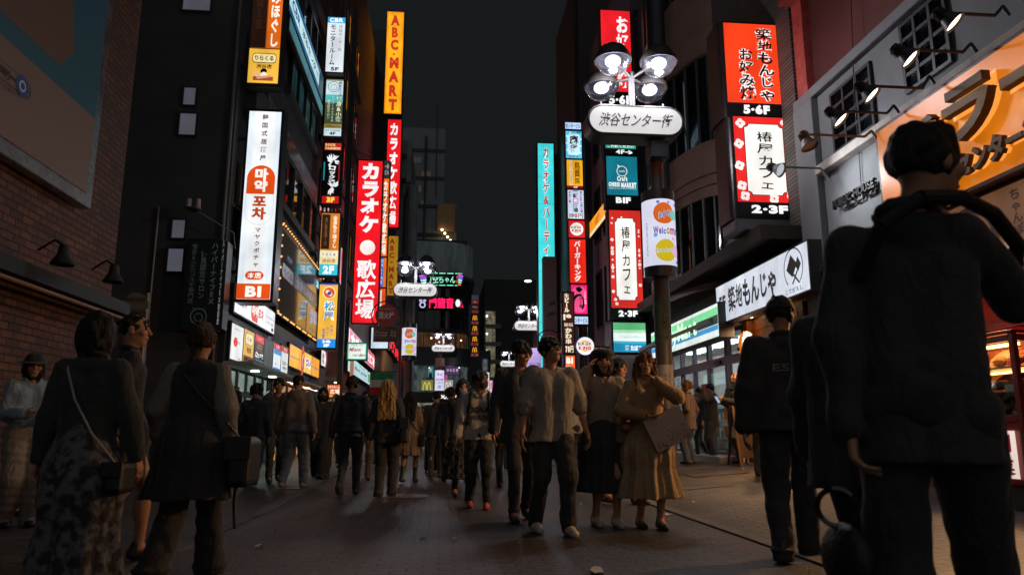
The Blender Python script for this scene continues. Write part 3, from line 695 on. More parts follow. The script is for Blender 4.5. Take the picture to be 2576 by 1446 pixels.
# big orange board and the lower tan board
# ================================================================== SIGNS
WHT, BLK = '#e6e8ea', '#101012'
def vsign(name, label, l, r, t, b, X, side='l', depth=.3, group=None, cat="sign", **k):
    TL, W, H = front(l, r, t, b, X, side); return Sign(name, label, cat, TL, XP, W, H, depth, group=group, **k)
def fsign(name, label, q, X, side=1, depth=.15, cat="sign", group=None, **k):
    TL, W, H = along(*q, X); return Sign(name, label, cat, TL, YP if side > 0 else YN, W, H, depth, group=group, **k)
def brace(s, side=-1, zs=(.15, .85), L=.25):
    m = MB()
    for v in zs:
        p = s.P(0 if side < 0 else 1, v, -.15); m.obox(p-V(0, .03, .03), s.ux*side*L, V(0, .06, 0), V(0, 0, .06))
    m.build("bracket", M_BLACK, s.root)

# --- left: massage shop sign at the top
s = vsign("vertical_sign", "orange and yellow massage shop sign high on the corner building", 632, 712, -130, 216, -4.2)
s.panel(.03, .0, .97, .74, '#b0500f', .55); s.panel(.03, .0, .5, .735, '#3a1c10', .3); s.panel(.53, 0, .97, .735, '#d4620e', 1.0)
s.text("店舗数全国１位", .14, .05, .36, .60, '#5a3218', .3, True)
s.text("全身もみほぐし", .60, .0, .91, .725, '#f4ece0', 1.0, True, bold=.035)
s.panel(.03, .745, .97, .985, '#e9b440', 1.0); s.rr(.14, .775, .88, .845, .07, '#6a3a14', 0); s.rr(.155, .78, .865, .84, .065, '#f0dca0', 1.0)
s.text("りらくる", .22, .792, .80, .828, '#2a1608', 0, bold=.03); s.text("渋谷店", .28, .853, .76, .884, '#7a3410', 0, bold=.02)
s.poly([(.2, .94), (.82, .94), (.82, .97), (.2, .97)], '#b85a38', .6); s.disc(.3, .925, .09, '#e6b48a', .9); s.disc(.52, .905, .1, '#2a1a14', 0, name="picture"); s.disc(.53, .93, .1, '#f0e4d4', .9); s.poly([(.3, .945), (.74, .93), (.8, .942), (.34, .962)], '#dca080', .8)
brace(s)
# --- Korean restaurant sign
s = vsign("vertical_sign", "tall white Korean restaurant sign with orange arch and B1 panel", 608, 697, 277, 757, -4.2, depth=.45)
s.panel(.035, .008, .965, .992, '#dce6ee', 1.0); s.panel(.2, .008, .8, .992, '#eef1f2', .95, name="panel")
s.text("韓国式居酒屋", .42, .024, .595, .276, '#8a1c2e', .25, True, bold=.035, gap=1.45)
s.disc(.5, .37, .40, '#d4490f', 1.0, a0=0, a1=180, name="panel"); s.panel(.10, .37, .90, .453, '#d4490f', 1.0)
s.disc(.5, .545, .40, '#d4490f', .9, a0=180, a1=360, r_in=.985, name="emblem"); s.panel(.10, .453, .107, .545, '#d4490f', .9); s.panel(.893, .453, .90, .545, '#d4490f', .9)
s.text("마약", .32, .318, .70, .442, '#f6efe6', 1.0, True, bold=.05); s.text("포차", .30, .466, .70, .588, '#c8481a', .8, True, bold=.05)
s.text("マヤクポチャ", .43, .632, .59, .83, '#8a1c2e', .25, True, bold=.02, gap=1.3)
s.rr(.24, .852, .76, .895, .1, '#d4490f', 1.0); s.text("本店", .31, .858, .69, .889, '#f6efe6', 1.0, bold=.04)
s.panel(.035, .915, .965, .992, '#d4490f', 1.0); s.text("B1", .28, .927, .72, .982, '#f2ece2', 1.0, bold=.05)
brace(s)
# --- boards on the corner building's front
s = fsign("fascia_sign", "white board with a red round mark under the tall Korean restaurant sign", (590, 691, 714, 785, 786, 843), -4.2)
s.panel(.01, .02, .99, .98, '#e6ecf2', .95); s.text("韓国式居酒屋", .06, .46, .26, .66, '#8a1c2e', .2, bold=.03)
s.rr(.36, .06, .66, .94, .18, '#d23a24', .9); s.panel(.52, .06, .66, .94, '#e6ecf2', .95); s.text("마약", .38, .28, .515, .72, '#f0e8e0', 1, bold=.05); s.text("포차", .53, .28, .66, .72, '#d23a24', .8, bold=.05)
s.text("マヤクポチャ", .74, .36, .95, .48, '#8a8088', .2); s.text("ポチャ本店", .77, .6, .93, .7, '#8a8088', .2); s.rr(.88, .78, .95, .93, .04, '#8a1c4e', .5)
names = (("white lit panel with a red mark in the row over the shops", '#e4e6e6', 580, 611, 808, 903, 824, 914),
         ("gold lit panel of the massage shop in the row over the shops", '#d8a83c', 611.5, 638, 822, 914, 837, 922),
         ("black lit panel with white jagged lettering in the row over the shops", '#0d1a20', 639, 663, 836, 923, 848, 928),
         ("dull grey-green panel with an oval mark in the row over the shops", '#4a524c', 663.5, 686, 847, 929, 858, 935),
         ("white lit panel with red top and blue bands in the row over the shops", '#dfe8ee', 686.5, 706, 858, 936, 868, 941),
         ("white lit panel with red top and black lettering in the row over the shops", '#d6d8d8', 706.5, 724, 866, 942, 874, 946))
for i, (lb_, c, *q) in enumerate(names):
    s = fsign("light_panel", lb_, q, -4.22, group="lit tenant panels over the shops")
    s.panel(.03, .015, .97, .985, c, .85 if i != 3 else .45)
    if i == 0: s.rr(.2, .36, .55, .62, .12, '#d23a24', .9); s.text("포차", .4, .44, .75, .54, '#d23a24', .8); s.text("韓国式居酒屋", .25, .12, .75, .16, '#9a8a90', .2); s.text("本店", .6, .9, .8, .95, '#c03050', .4)
    if i == 1: s.rr(.12, .1, .88, .42, .12, '#5a3c18', 0); s.rr(.15, .11, .85, .41, .11, '#eedfae', .9); s.text("くる", .3, .2, .7, .32, '#2a1a0a', 0, bold=.03); s.text("渋谷店", .3, .5, .7, .66, '#4a2a0c', 0, bold=.03); s.panel(.03, .76, .97, .985, '#6a3a12', .5); s.text("10時〜23時", .12, .82, .88, .9, '#2a1408', 0)
    if i == 2: s.panel(.03, .015, .97, .24, '#d21c24', .9); s.text("ロック", .3, .07, .7, .17, '#f0d8d0', .8); s.text("全国の\n最高峰", .2, .28, .8, .44, '#c8a050', .5); s.panel(.1, .48, .9, .5, '#b02a40', .6); s.text("ロック魂", .1, .54, .9, .72, '#e8ecec', .9, bold=.05, wob=.25); s.panel(.2, .78, .8, .8, '#22a0a8', .7); s.text("rock", .2, .9, .8, .96, '#d8e0e0', .8, bold=.03)
    if i == 3: s.disc(.5, .42, .28, '#8a9088', .3, sq=1.5, r_in=.88); s.disc(.5, .42, .18, '#7a8078', .3, sq=1.5, r_in=.85); s.text("サロン", .2, .7, .8, .75, '#7a8078', .25)
    if i == 4: s.panel(.03, .015, .97, .22, '#c8281e', .9); s.text("空室", .3, .06, .7, .17, '#eed8d0', .8); s.panel(.03, .22, .97, .38, '#2a86cc', .9); s.panel(.03, .83, .97, .985, '#1f78c4', .9); s.text("3", .2, .68, .4, .74, '#2a6aa0', .4)
    if i == 5: s.panel(.03, .015, .97, .22, '#b83028', .8); s.text("空室", .3, .06, .7, .17, '#e8c8c0', .8); s.text("コピー", .15, .52, .9, .66, '#3a3c3e', 0, bold=.03); s.text("営業中", .2, .72, .8, .8, '#5a5c5e', 0)
s = fsign("fascia_sign", "yellow beef bowl shop fascia over the warm lit counter", (727, 803, 868, 927, 899, 948), -4.22)
s.panel(.01, .03, .29, .97, '#efab3a', 1.0); s.panel(.30, .03, .70, .97, '#f2b544', 1.0); s.panel(.71, .03, .99, .97, '#ea9f34', 1.0)
for a in (.02, .72): s.panel(a, .52, a+.26, .565, '#7a68b0', .8)
s.disc(.38, .5, .055, '#b8481c', .9, sq=1.6); s.disc(.385, .48, .028, '#f0b070', .9, sq=1.4); s.disc(.395, .56, .02, '#9a4ac0', .8, sq=1.4)
s.text("松屋", .455, .26, .66, .76, '#ffffff', 1.0, True, bold=.09); s.text("松屋", .465, .28, .65, .74, '#2a4ab8', .6, True, bold=.03)
# --- bulb-framed glass board
q = (702, 806, 574, 796, 679, 857)
s = fsign("bulb_sign", "dark glass board framed by rows of small warm bulbs", q, -4.15, depth=.12, rim=.05)
gp = pbr("smoked_glass", '#8a7e78', .08, spec=.9)  # pale tone stands for the lit reflection in the glass
m = MB(); m.quad(s.P(.02, .98, .004), s.P(.98, .98, .004), s.P(.98, .02, .004), s.P(.02, .02, .004)); m.build("glass", gp, s.root)
s.k += 1
s.panel(.30, .36, .9, .56, '#46505c', .25, name="band"); s.text("全身もみほぐし", .34, .39, .88, .53, '#8a98a8', .45, bold=.03)
s.rr(.05, .40, .27, .56, .12, '#77767c', .35); s.text("らくる", .08, .44, .24, .52, '#3a3638', 0, bold=.03); s.text("渋谷店", .12, .26, .22, .33, '#3a6a8a', .3)
s.panel(.62, .60, .97, .97, '#b0813a', .55); s.text("松屋", .70, .62, .92, .84, '#86a8e0', .7, True, bold=.06); s.text("牛めし", .68, .87, .93, .94, '#7a86a0', .3); s.panel(.80, .14, .97, .25, '#3aa0b8', .6); s.text("2F", .83, .16, .94, .24, '#d8f0f0', .8, bold=.04)  # reflections of the stacked signs, drawn as lit panels and lettering
hot, cold = MB(), MB(); k = 0
def bulbs(n, f, skip=1):
    global k
    for i in range(n):
        k += 1; p = f(i/(n-1))
        if k % 4 == 3 and skip == 1: continue
        (cold if skip == 2 and k % 3 else hot).ball(p, .026, 8)
bulbs(30, lambda t: s.P(t, 1.02, .05)); bulbs(26, lambda t: s.P(t, -.02, .05), 0); bulbs(9, lambda t: s.P(-.01, t, .05), 0); bulbs(12, lambda t: s.P(1.01, .02+.96*t, .05), 2)
hot.build("bulbs", emit("bulb_glow", '#ffae58', 1.7, 0), s.root, True)["kind"] = "stuff"; cold.build("bulbs_unlit", pbr("bulb_off", '#5a3a34', .3), s.root, True)["kind"] = "stuff"
# --- monitor room: fascia along the front and vertical stack at the far corner
s = fsign("fascia_sign", "blue-edged slanting monitor room board high on the corner building", (727, 813, -22, 66, 166, 232), -4.0, depth=.35)
s.panel(.0, .0, 1, .985, '#1d6a9c', .6); s.panel(.0, .22, .86, .80, '#bfe0e6', .85); s.panel(.86, .1, 1, .98, '#2a5a66', .4)
s.text("CBR", .06, .34, .26, .68, '#1a5a96', .5, bold=.04); s.text("渋谷センター", .32, .36, .82, .66, '#2a3a4a', 0, bold=.02)
s = fsign("window_film", "pale blue lit soffit board below the slanting monitor room board", (727, 812, 75, 96, 238, 278), -4.02, depth=.1)
s.panel(0, 0, 1, 1, '#5a9aa4', .45)
s = vsign("vertical_sign", "white monitor room sign with 5F, topmost at the building's end", 821, 867, 43, 183, -4.1, group="stacked signs at the corner building")
s.panel(.02, .01, .98, .99, '#dce4ea', .95); s.panel(.02, .01, .98, .115, '#2a9fd4', 1.0); s.text("CBR", .12, .025, .88, .1, '#f0f6fa', 1.0, bold=.05)
s.text("モニタールーム", .18, .15, .5, .87, '#2a2c34', 0, True); s.text("渋谷センター街", .64, .15, .86, .62, '#7a8088', .3, True, bold=0); s.text("5F", .3, .91, .75, .975, '#16181c', 0, bold=.04)
s = vsign("vertical_sign", "pale beauty salon sign with teal band and 4F at the building's end", 817, 862, 199, 344, -4.1, group="stacked signs at the corner building")
s.panel(.02, .01, .98, .99, '#c8dce4', .9); s.panel(.02, .01, .98, .035, '#a89a5a', .6); s.disc(.45, .14, .33, '#5a9aa4', .5, r_in=.9); s.disc(.45, .15, .18, '#5a9aa4', .5, r_in=.86)
s.panel(.02, .28, .98, .42, '#5ac0c0', .8); s.panel(.02, .42, .98, .79, '#55603a', .55); s.panel(.02, .79, .98, .865, '#a8924a', .7)
s.text("痩身&小顔", .62, .31, .96, .75, '#e0e4c0', .9, True, bold=.04); s.text("男女エリア別", .72, .05, .92, .38, '#4a7a86', .3, True); s.text("ハイパーナイフEX", .36, .31, .53, .75, '#b8e0dc', .8, True, bold=.02); s.text("優良認定サロン", .14, .37, .30, .70, '#d8dcb8', .8, True, bold=.01)
s.text("HiBeauty", .1, .81, .92, .85, '#4a3c10', 0, wob=.1); s.text("セルフル渋谷店", .1, .885, .92, .915, '#4a7a98', .3); s.text("4F", .33, .925, .68, .98, '#2a4a66', .1, bold=.04)
s = vsign("vertical_sign", "black rock fashion sign with jagged white lettering at the building's end", 811, 858, 358, 515, -4.1, group="stacked signs at the corner building")
s.panel(.02, .01, .98, .99, '#0a0a0c', 0); s.panel(.05, .015, .95, .13, '#b8201c', .95); s.text("ROCK\nFASHION", .1, .025, .9, .12, '#e8d488', .95, bold=.05)
def jag(S, u0, v0, u1, v1, color, e, seed=3):
    k_ = random.Random(seed)
    for i in range(26):
        a = k_.uniform(0, 6.28); top = i % 2; cu, cv = (u0+u1)/2+k_.uniform(-.08, .08), v0+(v1-v0)*(.2 if top else .8)
        L = k_.uniform(.5, 1.0); du, dv = math.cos(a)*(u1-u0)*.55*L, math.sin(a)*(v1-v0)*.2*L
        nu, nv = -math.sin(a)*(u1-u0)*.05, math.cos(a)*(v1-v0)*.018; b_ = k_.uniform(-.08, .08)
        S.k -= .8
        S.poly([(cu-nu, cv-nv), (cu+du*.6+b_+nu, cv+dv*.6+nv), (cu+du, cv+dv), (cu+du*.5+b_-nu*2, cv+dv*.5-nv*2)], color, e)
jag(s, .15, .17, .95, .86, '#e8ecee', .95)
s.text("ロック魂", .33, .38, .72, .68, '#f0f2f4', 1.0, True, bold=.05, wob=.2); s.panel(.06, .33, .12, .62, '#18b0c0', .6); s.panel(.86, .33, .92, .62, '#c01c20', .7)
s.panel(.05, .87, .95, .985, '#b0181c', .95); s.text("3F", .3, .885, .72, .97, '#e8d040', 1.0, bold=.07)
s = vsign("vertical_sign", "orange and white massage shop sign with 2F at the building's end", 805, 853, 535, 694, -4.1, group="stacked signs at the corner building")
s.panel(.02, .01, .98, .6, '#c8863c', .8); s.panel(.05, .03, .48, .58, '#4a2a18', .4); s.text("店舗数全国1位", .2, .08, .36, .52, '#a87a4a', .4, True); s.panel(.54, .03, .96, .58, '#d8761e', 1.0); s.text("全身もみほぐし", .63, .05, .87, .56, '#f8efe4', 1.0, True, bold=.045)
s.panel(.02, .6, .98, .82, '#ecd9a8', 1.0); s.rr(.07, .625, .92, .705, .06, '#f6f0dc', 1.0); s.text("りらくる", .14, .64, .85, .69, '#3a2a1c', 0, bold=.02); s.text("渋谷店", .14, .735, .86, .80, '#d8962c', .6, bold=.03)
s.panel(.02, .82, .98, .99, '#38b4c8', 1.0); s.text("2F", .22, .84, .80, .97, '#f0fafa', 1.0, bold=.06)
s = vsign("vertical_sign", "yellow and blue beef bowl shop sign, lowest at the building's end", 800, 848, 711, 876, -4.1, group="stacked signs at the corner building")
s.panel(.02, .01, .98, .86, '#f0b23c', 1.0); s.panel(.02, .01, .98, .035, '#1c5ac0', .9); s.disc(.53, .155, .33, '#f6e8d0', 1.0); s.disc(.53, .155, .29, '#d4561c', 1.0); s.disc(.45, .14, .1, '#f6e0c0', 1.0); s.disc(.6, .18, .1, '#f2d8b0', 1.0); s.disc(.54, .165, .1, '#2a4ab0', .8)
s.text("松屋", .27, .28, .87, .60, '#fdf6e0', 1.0, True, bold=.12); s.text("松屋", .30, .29, .84, .59, '#1c9ad8', .95, True, bold=.02)
s.text("牛めし", .68, .645, .82, .80, '#1c7ac0', .7, True, bold=.02); s.text("カレー", .48, .68, .62, .83, '#1c7ac0', .7, True, bold=.02); s.text("定食", .26, .70, .42, .85, '#1c7ac0', .7, True, bold=.02)
s.panel(.02, .86, .98, .99, '#1d86d4', 1.0); s.text("24h", .3, .875, .72, .92, '#f4f8fa', 1.0, bold=.07); s.text("1F", .38, .935, .66, .98, '#f4f8fa', 1.0, bold=.07)
# the dark mast behind the stack
m = MB(); a = atY(872, 500, 25.3); m.box(a[0]-.05, 25.2, .2, a[0]+.12, 25.4, atY(870, 20, 25.3)[2]); tag(m.build("sign_mast", M_BLACK), "dark steel mast carrying the stack of signs at the corner building", "mast")
# dark salon sign on the alley wall
TL, W, H = front(464, 548, 603, 828, Y=14.6)
s = Sign("hanging_sign", "unlit dark beauty salon sign with dim lettering on the alley wall", "sign", TL, XP, W, H, .35, case='#1d2422')
s.panel(.01, .01, .99, .99, '#1c2a28', 0); s.text("ハイパーナイフEX", .74, .04, .94, .72, '#76827e', .12, True, bold=.02); s.text("優良認定サロン", .42, .12, .62, .66, '#6a7672', .12, True, bold=.02); s.text("痩身&小顔コルギ専門店", .13, .05, .31, .72, '#5a6662', .1, True, bold=.02)
s.disc(.5, .86, .25, '#5a7a70', .12, r_in=.9); s.disc(.5, .87, .13, '#5a7a70', .12, r_in=.85); s.text("HiBeauty", .3, .76, .7, .79, '#5a6662', .1, wob=.2)
e = MB(); e.obox(s.P(1.0, .99, 0)+s.ux*.032, s.ux*.1, V(0, .35, 0), V(0, 0, H*.98)); e.build("edge", pbr("edge_grey", '#2a3432', .4), s.root)
s.text("ハイパーナイフEX取扱店", 1.06, .02, 1.12, .95, '#b8c4c0', .3, True, bold=.02)

# --- the red karaoke signs, orange stack and shoe shop sign
s = vsign("vertical_sign", "large red karaoke sign with white lettering, nearest of the two red karaoke signs", 893, 957, 403, 814, -4.0, depth=.5)
s.panel(.02, .005, .98, .995, '#e8141f', 1.0); s.text("カラオケ", .13, .02, .88, .455, '#f6f0f0', 1.0, True, bold=.06, gap=1.02); s.text("歌広場", .11, .62, .88, .97, '#f6f0f0', 1.0, True, bold=.05)
s.disc(.5, .545, .30, '#f4e6e0', 1.0, name="picture"); 
for v in (.25, .75): s.panel(.02, v-.001, .98, v+.0005, '#a00c16', .8)
brace(s)
s = Sign("vertical_sign", "narrow stack of orange karaoke panels beside the large red karaoke sign", "sign", *(lambda f: (f[0], XP, f[1], f[2]))(front(958.5, 975, 405, 805, Y=33.6)), .3)
s.panel(.05, .0, .95, .11, '#3c3a3c', .5); s.text("一街\nビル", .2, .02, .85, .09, '#c8c4c0', .7, bold=.03)
for i, c in enumerate("カオ歌広"): s.panel(.05, .115+.125*i, .95, .235+.125*i, '#e0661a', .95)
s.text("カラオケ歌広場", .12, .13, .80, .60, '#f8eee4', 1.0, True, bold=.05); s.panel(.05, .62, .5, .80, '#2f6ad0', .9); s.panel(.5, .62, .95, .80, '#e0661a', .95); s.text("ONLINE", .12, .63, .42, .78, '#d8e4f4', .9, True); s.panel(.05, .81, .95, .98, '#e8501a', .95); s.panel(.1, .82, .4, .97, '#f0e4dc', .9)
s = vsign("vertical_sign", "tall orange sign with red capital letters above a red karaoke sign", 969, 1014, 29, 288, -3.85, depth=.6)
s.panel(.03, .006, .97, .994, '#f0920e', 1.0); s.panel(.12, .02, .88, .98, '#f7a818', 1.0)  # brighter centre, darker edges: uneven backlight put into the colours
s.text("ABC", .24, .04, .74, .385, '#d8351c', .8, True, bold=.06, gap=.95); s.text("MART", .22, .455, .78, .965, '#d8351c', .8, True, bold=.06); s.panel(.42, .415, .52, .435, '#d8351c', .8)
ab = s
s = Sign("vertical_sign", "slim red karaoke sign under the tall orange sign", "sign", *(lambda f: (f[0], XP, f[1], f[2]))(front(971, 1007, 300, 573, Y=ab.TL[1])), .6, case='#5a1218')
s.panel(.03, .005, .97, .995, '#e2151e', 1.0); s.text("カラオケ歌広場", .16, .04, .80, .97, '#f6f0f0', 1.0, True, bold=.05, gap=1.1)
s = Sign("banner", "yellow cloth banner with red letters hanging under the slim red karaoke sign", "banner", *(lambda f: (f[0], XP, f[1], f[2]))(front(968, 1000, 594, 743, Y=ab.TL[1]+.4)), .03, rim=0, case='#b07818', case_name="cloth")
s.panel(0, 0, 1, 1, '#c08a1c', .6); s.text("ABC-MART", .3, .04, .75, .97, '#a83a1c', .4, True, bold=.05)
# --- small signs lower left
s = fsign("projecting_board", "slanting pink-red karaoke board behind the yellow and blue beef bowl sign", (856, 871, 622, 708, 641, 742), -4.0)
s.panel(.02, .01, .98, .99, '#f0d0d8', .9); s.panel(.06, .03, .94, .97, '#d8203c', .95); s.text("オケ広場", .2, .06, .85, .94, '#f8ecee', 1.0, True, bold=.05)
s = fsign("fascia_sign", "curved red and white fried chicken board under the beef bowl sign", (808, 822, 880, 918, 884, 926), -4.2)
s.panel(.02, .02, .98, .98, '#e8e4e4', .9); s.poly([(.6, .02), (.98, .02), (.98, .98), (.7, .98), (.85, .5)], '#d8202c', .9); s.text("から", .12, .2, .55, .85, '#2a2a5a', 0, True, bold=.05)
TL, W, H = front(822, 851, 882, 944, Y=27.0)
s = Sign("notice_board", "dark red board with a thin pale frame near the warm lit shops", "sign", TL, XP, W, H, .12, case='#8a7a74'); s.panel(.04, .02, .96, .98, '#4a1c1c', .25)
TL, W, H = front(822, 856, 966, 1000, Y=24.2)
s = Sign("kiosk_sign", "orange karaoke room box sign standing at head height", "sign", TL, XP, W, H, .35); s.panel(.03, .03, .97, .97, '#c0581c', .9); s.text("ラオケルーム", .06, .1, .94, .3, '#f4e4d4', 1.0, bold=.03); s.text("広場", .25, .36, .94, .72, '#f4e4d4', 1.0, bold=.05); s.disc(.8, .86, .16, '#f0dcd0', .9)
s.rr(.06, .75, .5, .93, .03, '#e0902c', .9)
TL, W, H = front(874, 922, 863, 904, Y=27.5)
s = Sign("restaurant_sign", "white and green garden restaurant box sign with red script lettering", "sign", TL, XP, W, H, .3, case='#2a8a6a'); s.panel(.0, .0, 1, 1, '#3aa888', .8); s.panel(.05, .05, .95, .95, '#dff0ea', .95)
s.text("パスタ・ピザ", .16, .06, .84, .17, '#b08a5a', .4); s.text("Miami", .08, .27, .74, .52, '#c02038', .7, bold=.03, shear=.35, wob=.12); s.text("garden", .24, .6, .93, .9, '#b02038', .6, bold=.02, shear=.35, wob=.1)
s = fsign("fascia_sign", "pale turquoise garden restaurant board slanting along the left facades", (875, 932, 902, 943, 930, 961), -4.2)
s.panel(.0, .0, 1, 1, '#b8d8d4', .85); s.panel(.03, .06, .97, .94, '#a8d4d8', .9); s.text("Miami garden", .24, .34, .78, .72, '#a82040', .5, bold=.03, shear=.3, wob=.1); s.text("パスタとピザ", .38, .1, .66, .24, '#8a8a5a', .4); s.disc(.13, .5, .07, '#a8602c', .7, sq=1.4); s.panel(.84, .2, .95, .86, '#88a878', .7); s.text("マイアミ", .66, .8, .78, .88, '#4a3a44', .1)
s = fsign("fascia_sign", "long red and pink karaoke board slanting above the garden restaurant boards", (877, 945, 822, 880, 898, 928), -4.1)
s.panel(.0, .0, 1, 1, '#e8c0cc', .9); s.panel(.02, .04, .98, .96, '#d42044', .95); s.panel(.02, .04, .5, .96, '#d85a78', .8); s.text("カラオケ歌広場", .05, .14, .95, .86, '#f8e8ec', 1.0, bold=.06)
TL, W, H = front(932, 978, 822, 878, Y=31.0)
s = Sign("blank_sign", "plain pale blue lit box sign behind the brown direction board", "sign", TL, XP, W, H, .3); s.panel(.04, .04, .96, .96, '#c8d8e8', .9)
s = fsign("neon_letters", "glowing red neon characters on the tan wall behind the hydrant sign", (979, 1005, 862, 892, 868, 900), -3.3, depth=.08)
s.text("焼肉", .05, .05, .95, .95, '#ff2030', 1.6, bold=.05)
fl = thing("flag", "green white and red striped flag hanging below the garden restaurant board", "flag", atY(960, 980, 28.5))
a = atY(931, 936, 28.5); b = atY(989, 978, 28.5); n = 20
for i, c in enumerate(('#3aa872', '#efe2d8', '#d83a3c')):
    m = MB(); z1_, z0_ = a[2]+(b[2]-a[2])*i/3*1.35, a[2]+(b[2]-a[2])*(i+1)/3*1.35
    vs = [(a[0]+(b[0]-a[0])*j/n*(1-.04*kk), 28.5+.05*math.sin(j*.9+kk*.3)+d, z) for d in (0, .012) for kk, z in ((0, z1_), (1, z0_)) for j in range(n+1)]; q_ = n+1
    m.add(vs, [(j, q_+j, q_+j+1, j+1) for j in range(n)]+[(2*q_+j+1, 3*q_+j+1, 3*q_+j, 2*q_+j) for j in range(n)]); m.build("stripe", pbr("flag_cloth", c, .8, bump=.1), fl, True)
MB().cyl((a[0]-.1, 28.52, a[2]+.03), (b[0]+.2, 28.52, a[2]+.03), .02).build("pole", M_BLACK, fl, True)

# --- rounded building: neon and burger signs
TL, W, H = front(1083, 1163, 686, 719, Y=61.6)
s = Sign("neon_sign", "green neon framed restaurant sign on the rounded building", "sign", TL, XP, W, H, .12)
for u in (.02, .27, .52, .77):
    for v in (.02, .93): s.panel(u, v, u+.2, v+.06, '#8af0c8', 1.2)
s.panel(.0, .02, .02, .98, '#8af0c8', 1.2); s.panel(.98, .02, 1, .98, '#8af0c8', 1.2); s.text("空ちゃん", .06, .2, .78, .82, '#90f4cc', 1.2, bold=.01, wob=.15); s.text("韓国\n料理", .82, .18, .95, .82, '#f05a20', 1.1, bold=.03)
for x0, x1, dx in ((1052, 1074, 1), (1152, 1166, -1)):
    TL, W, H = front(x0, x1, 690, 722, Y=61.5)
    s = Sign("neon_wing", "multicoloured neon wing " + ("left" if dx > 0 else "right") + " of the green neon restaurant sign", "neon sign", TL, XP, W, H, .08)
    for i in range(5):
        v = .1+.17*i; u0 = .05+.1*i
        pts = [(u0, v), (.95, v-.06), (.9, v+.08), (u0+.05, v+.1)]
        if dx < 0: pts = [(1-u, v_) for u, v_ in pts][::-1]
        s.poly(pts, ('#e060f0', '#7a70ff', '#c0f0f0', '#90f0c0', '#ff8040')[i], 1.1, name="neon_tube")
TL, W, H = front(1078, 1166, 748, 776, Y=61.6)
s = Sign("neon_sign", "pink neon characters on the dark glass of the rounded building", "sign", TL, XP, W, H, .05)
s.text("門龍音", .02, .04, .72, .98, '#ff1a5a', 1.5, bold=.05); s.disc(.84, .5, .07, '#f0e8f0', 1.0, sq=1.6); s.text("ム", .9, .3, 1, .95, '#d81848', 1.2)
TL, W, H = front(1053, 1073, 750, 778, Y=61.6)
s = Sign("neon_emblem", "bluish white round neon emblem beside the pink neon characters", "neon sign", TL, XP, W, H, .05); s.disc(.5, .6, .4, '#c8c8f0', 1.0, r_in=.6); s.disc(.25, .2, .2, '#b8b8f0', .9); s.disc(.75, .2, .2, '#b8b8f0', .9)
TL, W, H = front(1185, 1204, 742, 896, Y=60.5)
s = Sign("vertical_sign", "dark vertical burger sign with four golden arches beside the rounded building", "sign", TL, XP, W, H, .3)
def arches(S, u0, v0, u1, v1, c='#f2a41c', e=1.0):
    w_ = u1-u0
    for uc in (u0+w_*.27, u0+w_*.73):
        pts = []; ins = []
        for i in range(13):
            t = i/12*2-1; pts.append((uc+t*w_*.27, v0+(v1-v0)*abs(t)**2.6)); ins.append((uc+t*w_*.14, v0+(v1-v0)*(.16+.84*abs(t)**2.2)))
        S.k -= .5; S.poly(pts+ins[::-1], c, e)
s.panel(.04, .0, .96, .08, '#4a4a52', .4); s.panel(.04, .09, .96, .145, '#8a3430', .4); s.text("7F", .35, .1, .65, .135, '#d0a0a0', .4); s.panel(.04, .16, .96, .24, '#2a1416', .3); s.text("門龍音", .1, .18, .9, .22, '#b07078', .4); s.panel(.04, .25, .96, .30, '#8a3430', .4)
for i, fl_ in enumerate(("3F", "2F", "1F", "B1")):
    v = .315+.173*i; s.panel(.04, v, .96, v+.115, '#141012', 0); arches(s, .18, v+.02, .82, v+.1); s.panel(.04, v+.12, .96, v+.165, '#a03c34', .5); s.text(fl_, .33, v+.128, .67, v+.158, '#2a1412', 0, bold=.04)
TL, W, H = front(1086, 1172, 988, 1006, Y=61.3)
s = Sign("burger_fascia", "dark slatted burger restaurant fascia with white capital letters", "sign", TL, XP, W, H, .2, case='#201c1c'); s.text("McDONALD'S", .04, .2, .98, .85, '#f4f0ec', 1.2, bold=.06)
posters = (("turquoise poster of a man in a dark suit in the burger restaurant window", 1076, 1090, 922, 950, '#3a8aa0'), ("purple poster with white writing in the burger restaurant window", 1120, 1156, 922, 942, '#5a2a6a'),
           ("yellow-green arch poster in the burger restaurant window", 1058, 1090, 955, 982, '#8a8a30'), ("pale arch poster in the burger restaurant window", 1115, 1140, 955, 982, '#a8b0a8'), ("pink poster behind the burger restaurant window", 1118, 1126, 942, 960, '#c04a8a'))
for lb_, l, r, t_, b_, c in posters:
    TL, W, H = front(l, r, t_, b_, Y=61.7); s = Sign("window_poster", lb_, "poster", TL, XP, W, H, .04, group="posters in the burger restaurant window"); s.panel(.02, .02, .98, .98, c, .6)
    if "man" in lb_: s.disc(.5, .3, .2, '#d8b8a0', .6, sq=1.3); s.poly([(.15, 1), (.3, .55), (.7, .55), (.85, 1)], '#1a2a3a', 0)
    if "arch" in lb_: arches(s, .15, .2, .85, .95, '#d8d070' if "yellow" in lb_ else '#e8ece8', .7)
    if "writing" in lb_: s.text("ひととき", .1, .25, .9, .6, '#e8d8ee', .8, wob=.15)
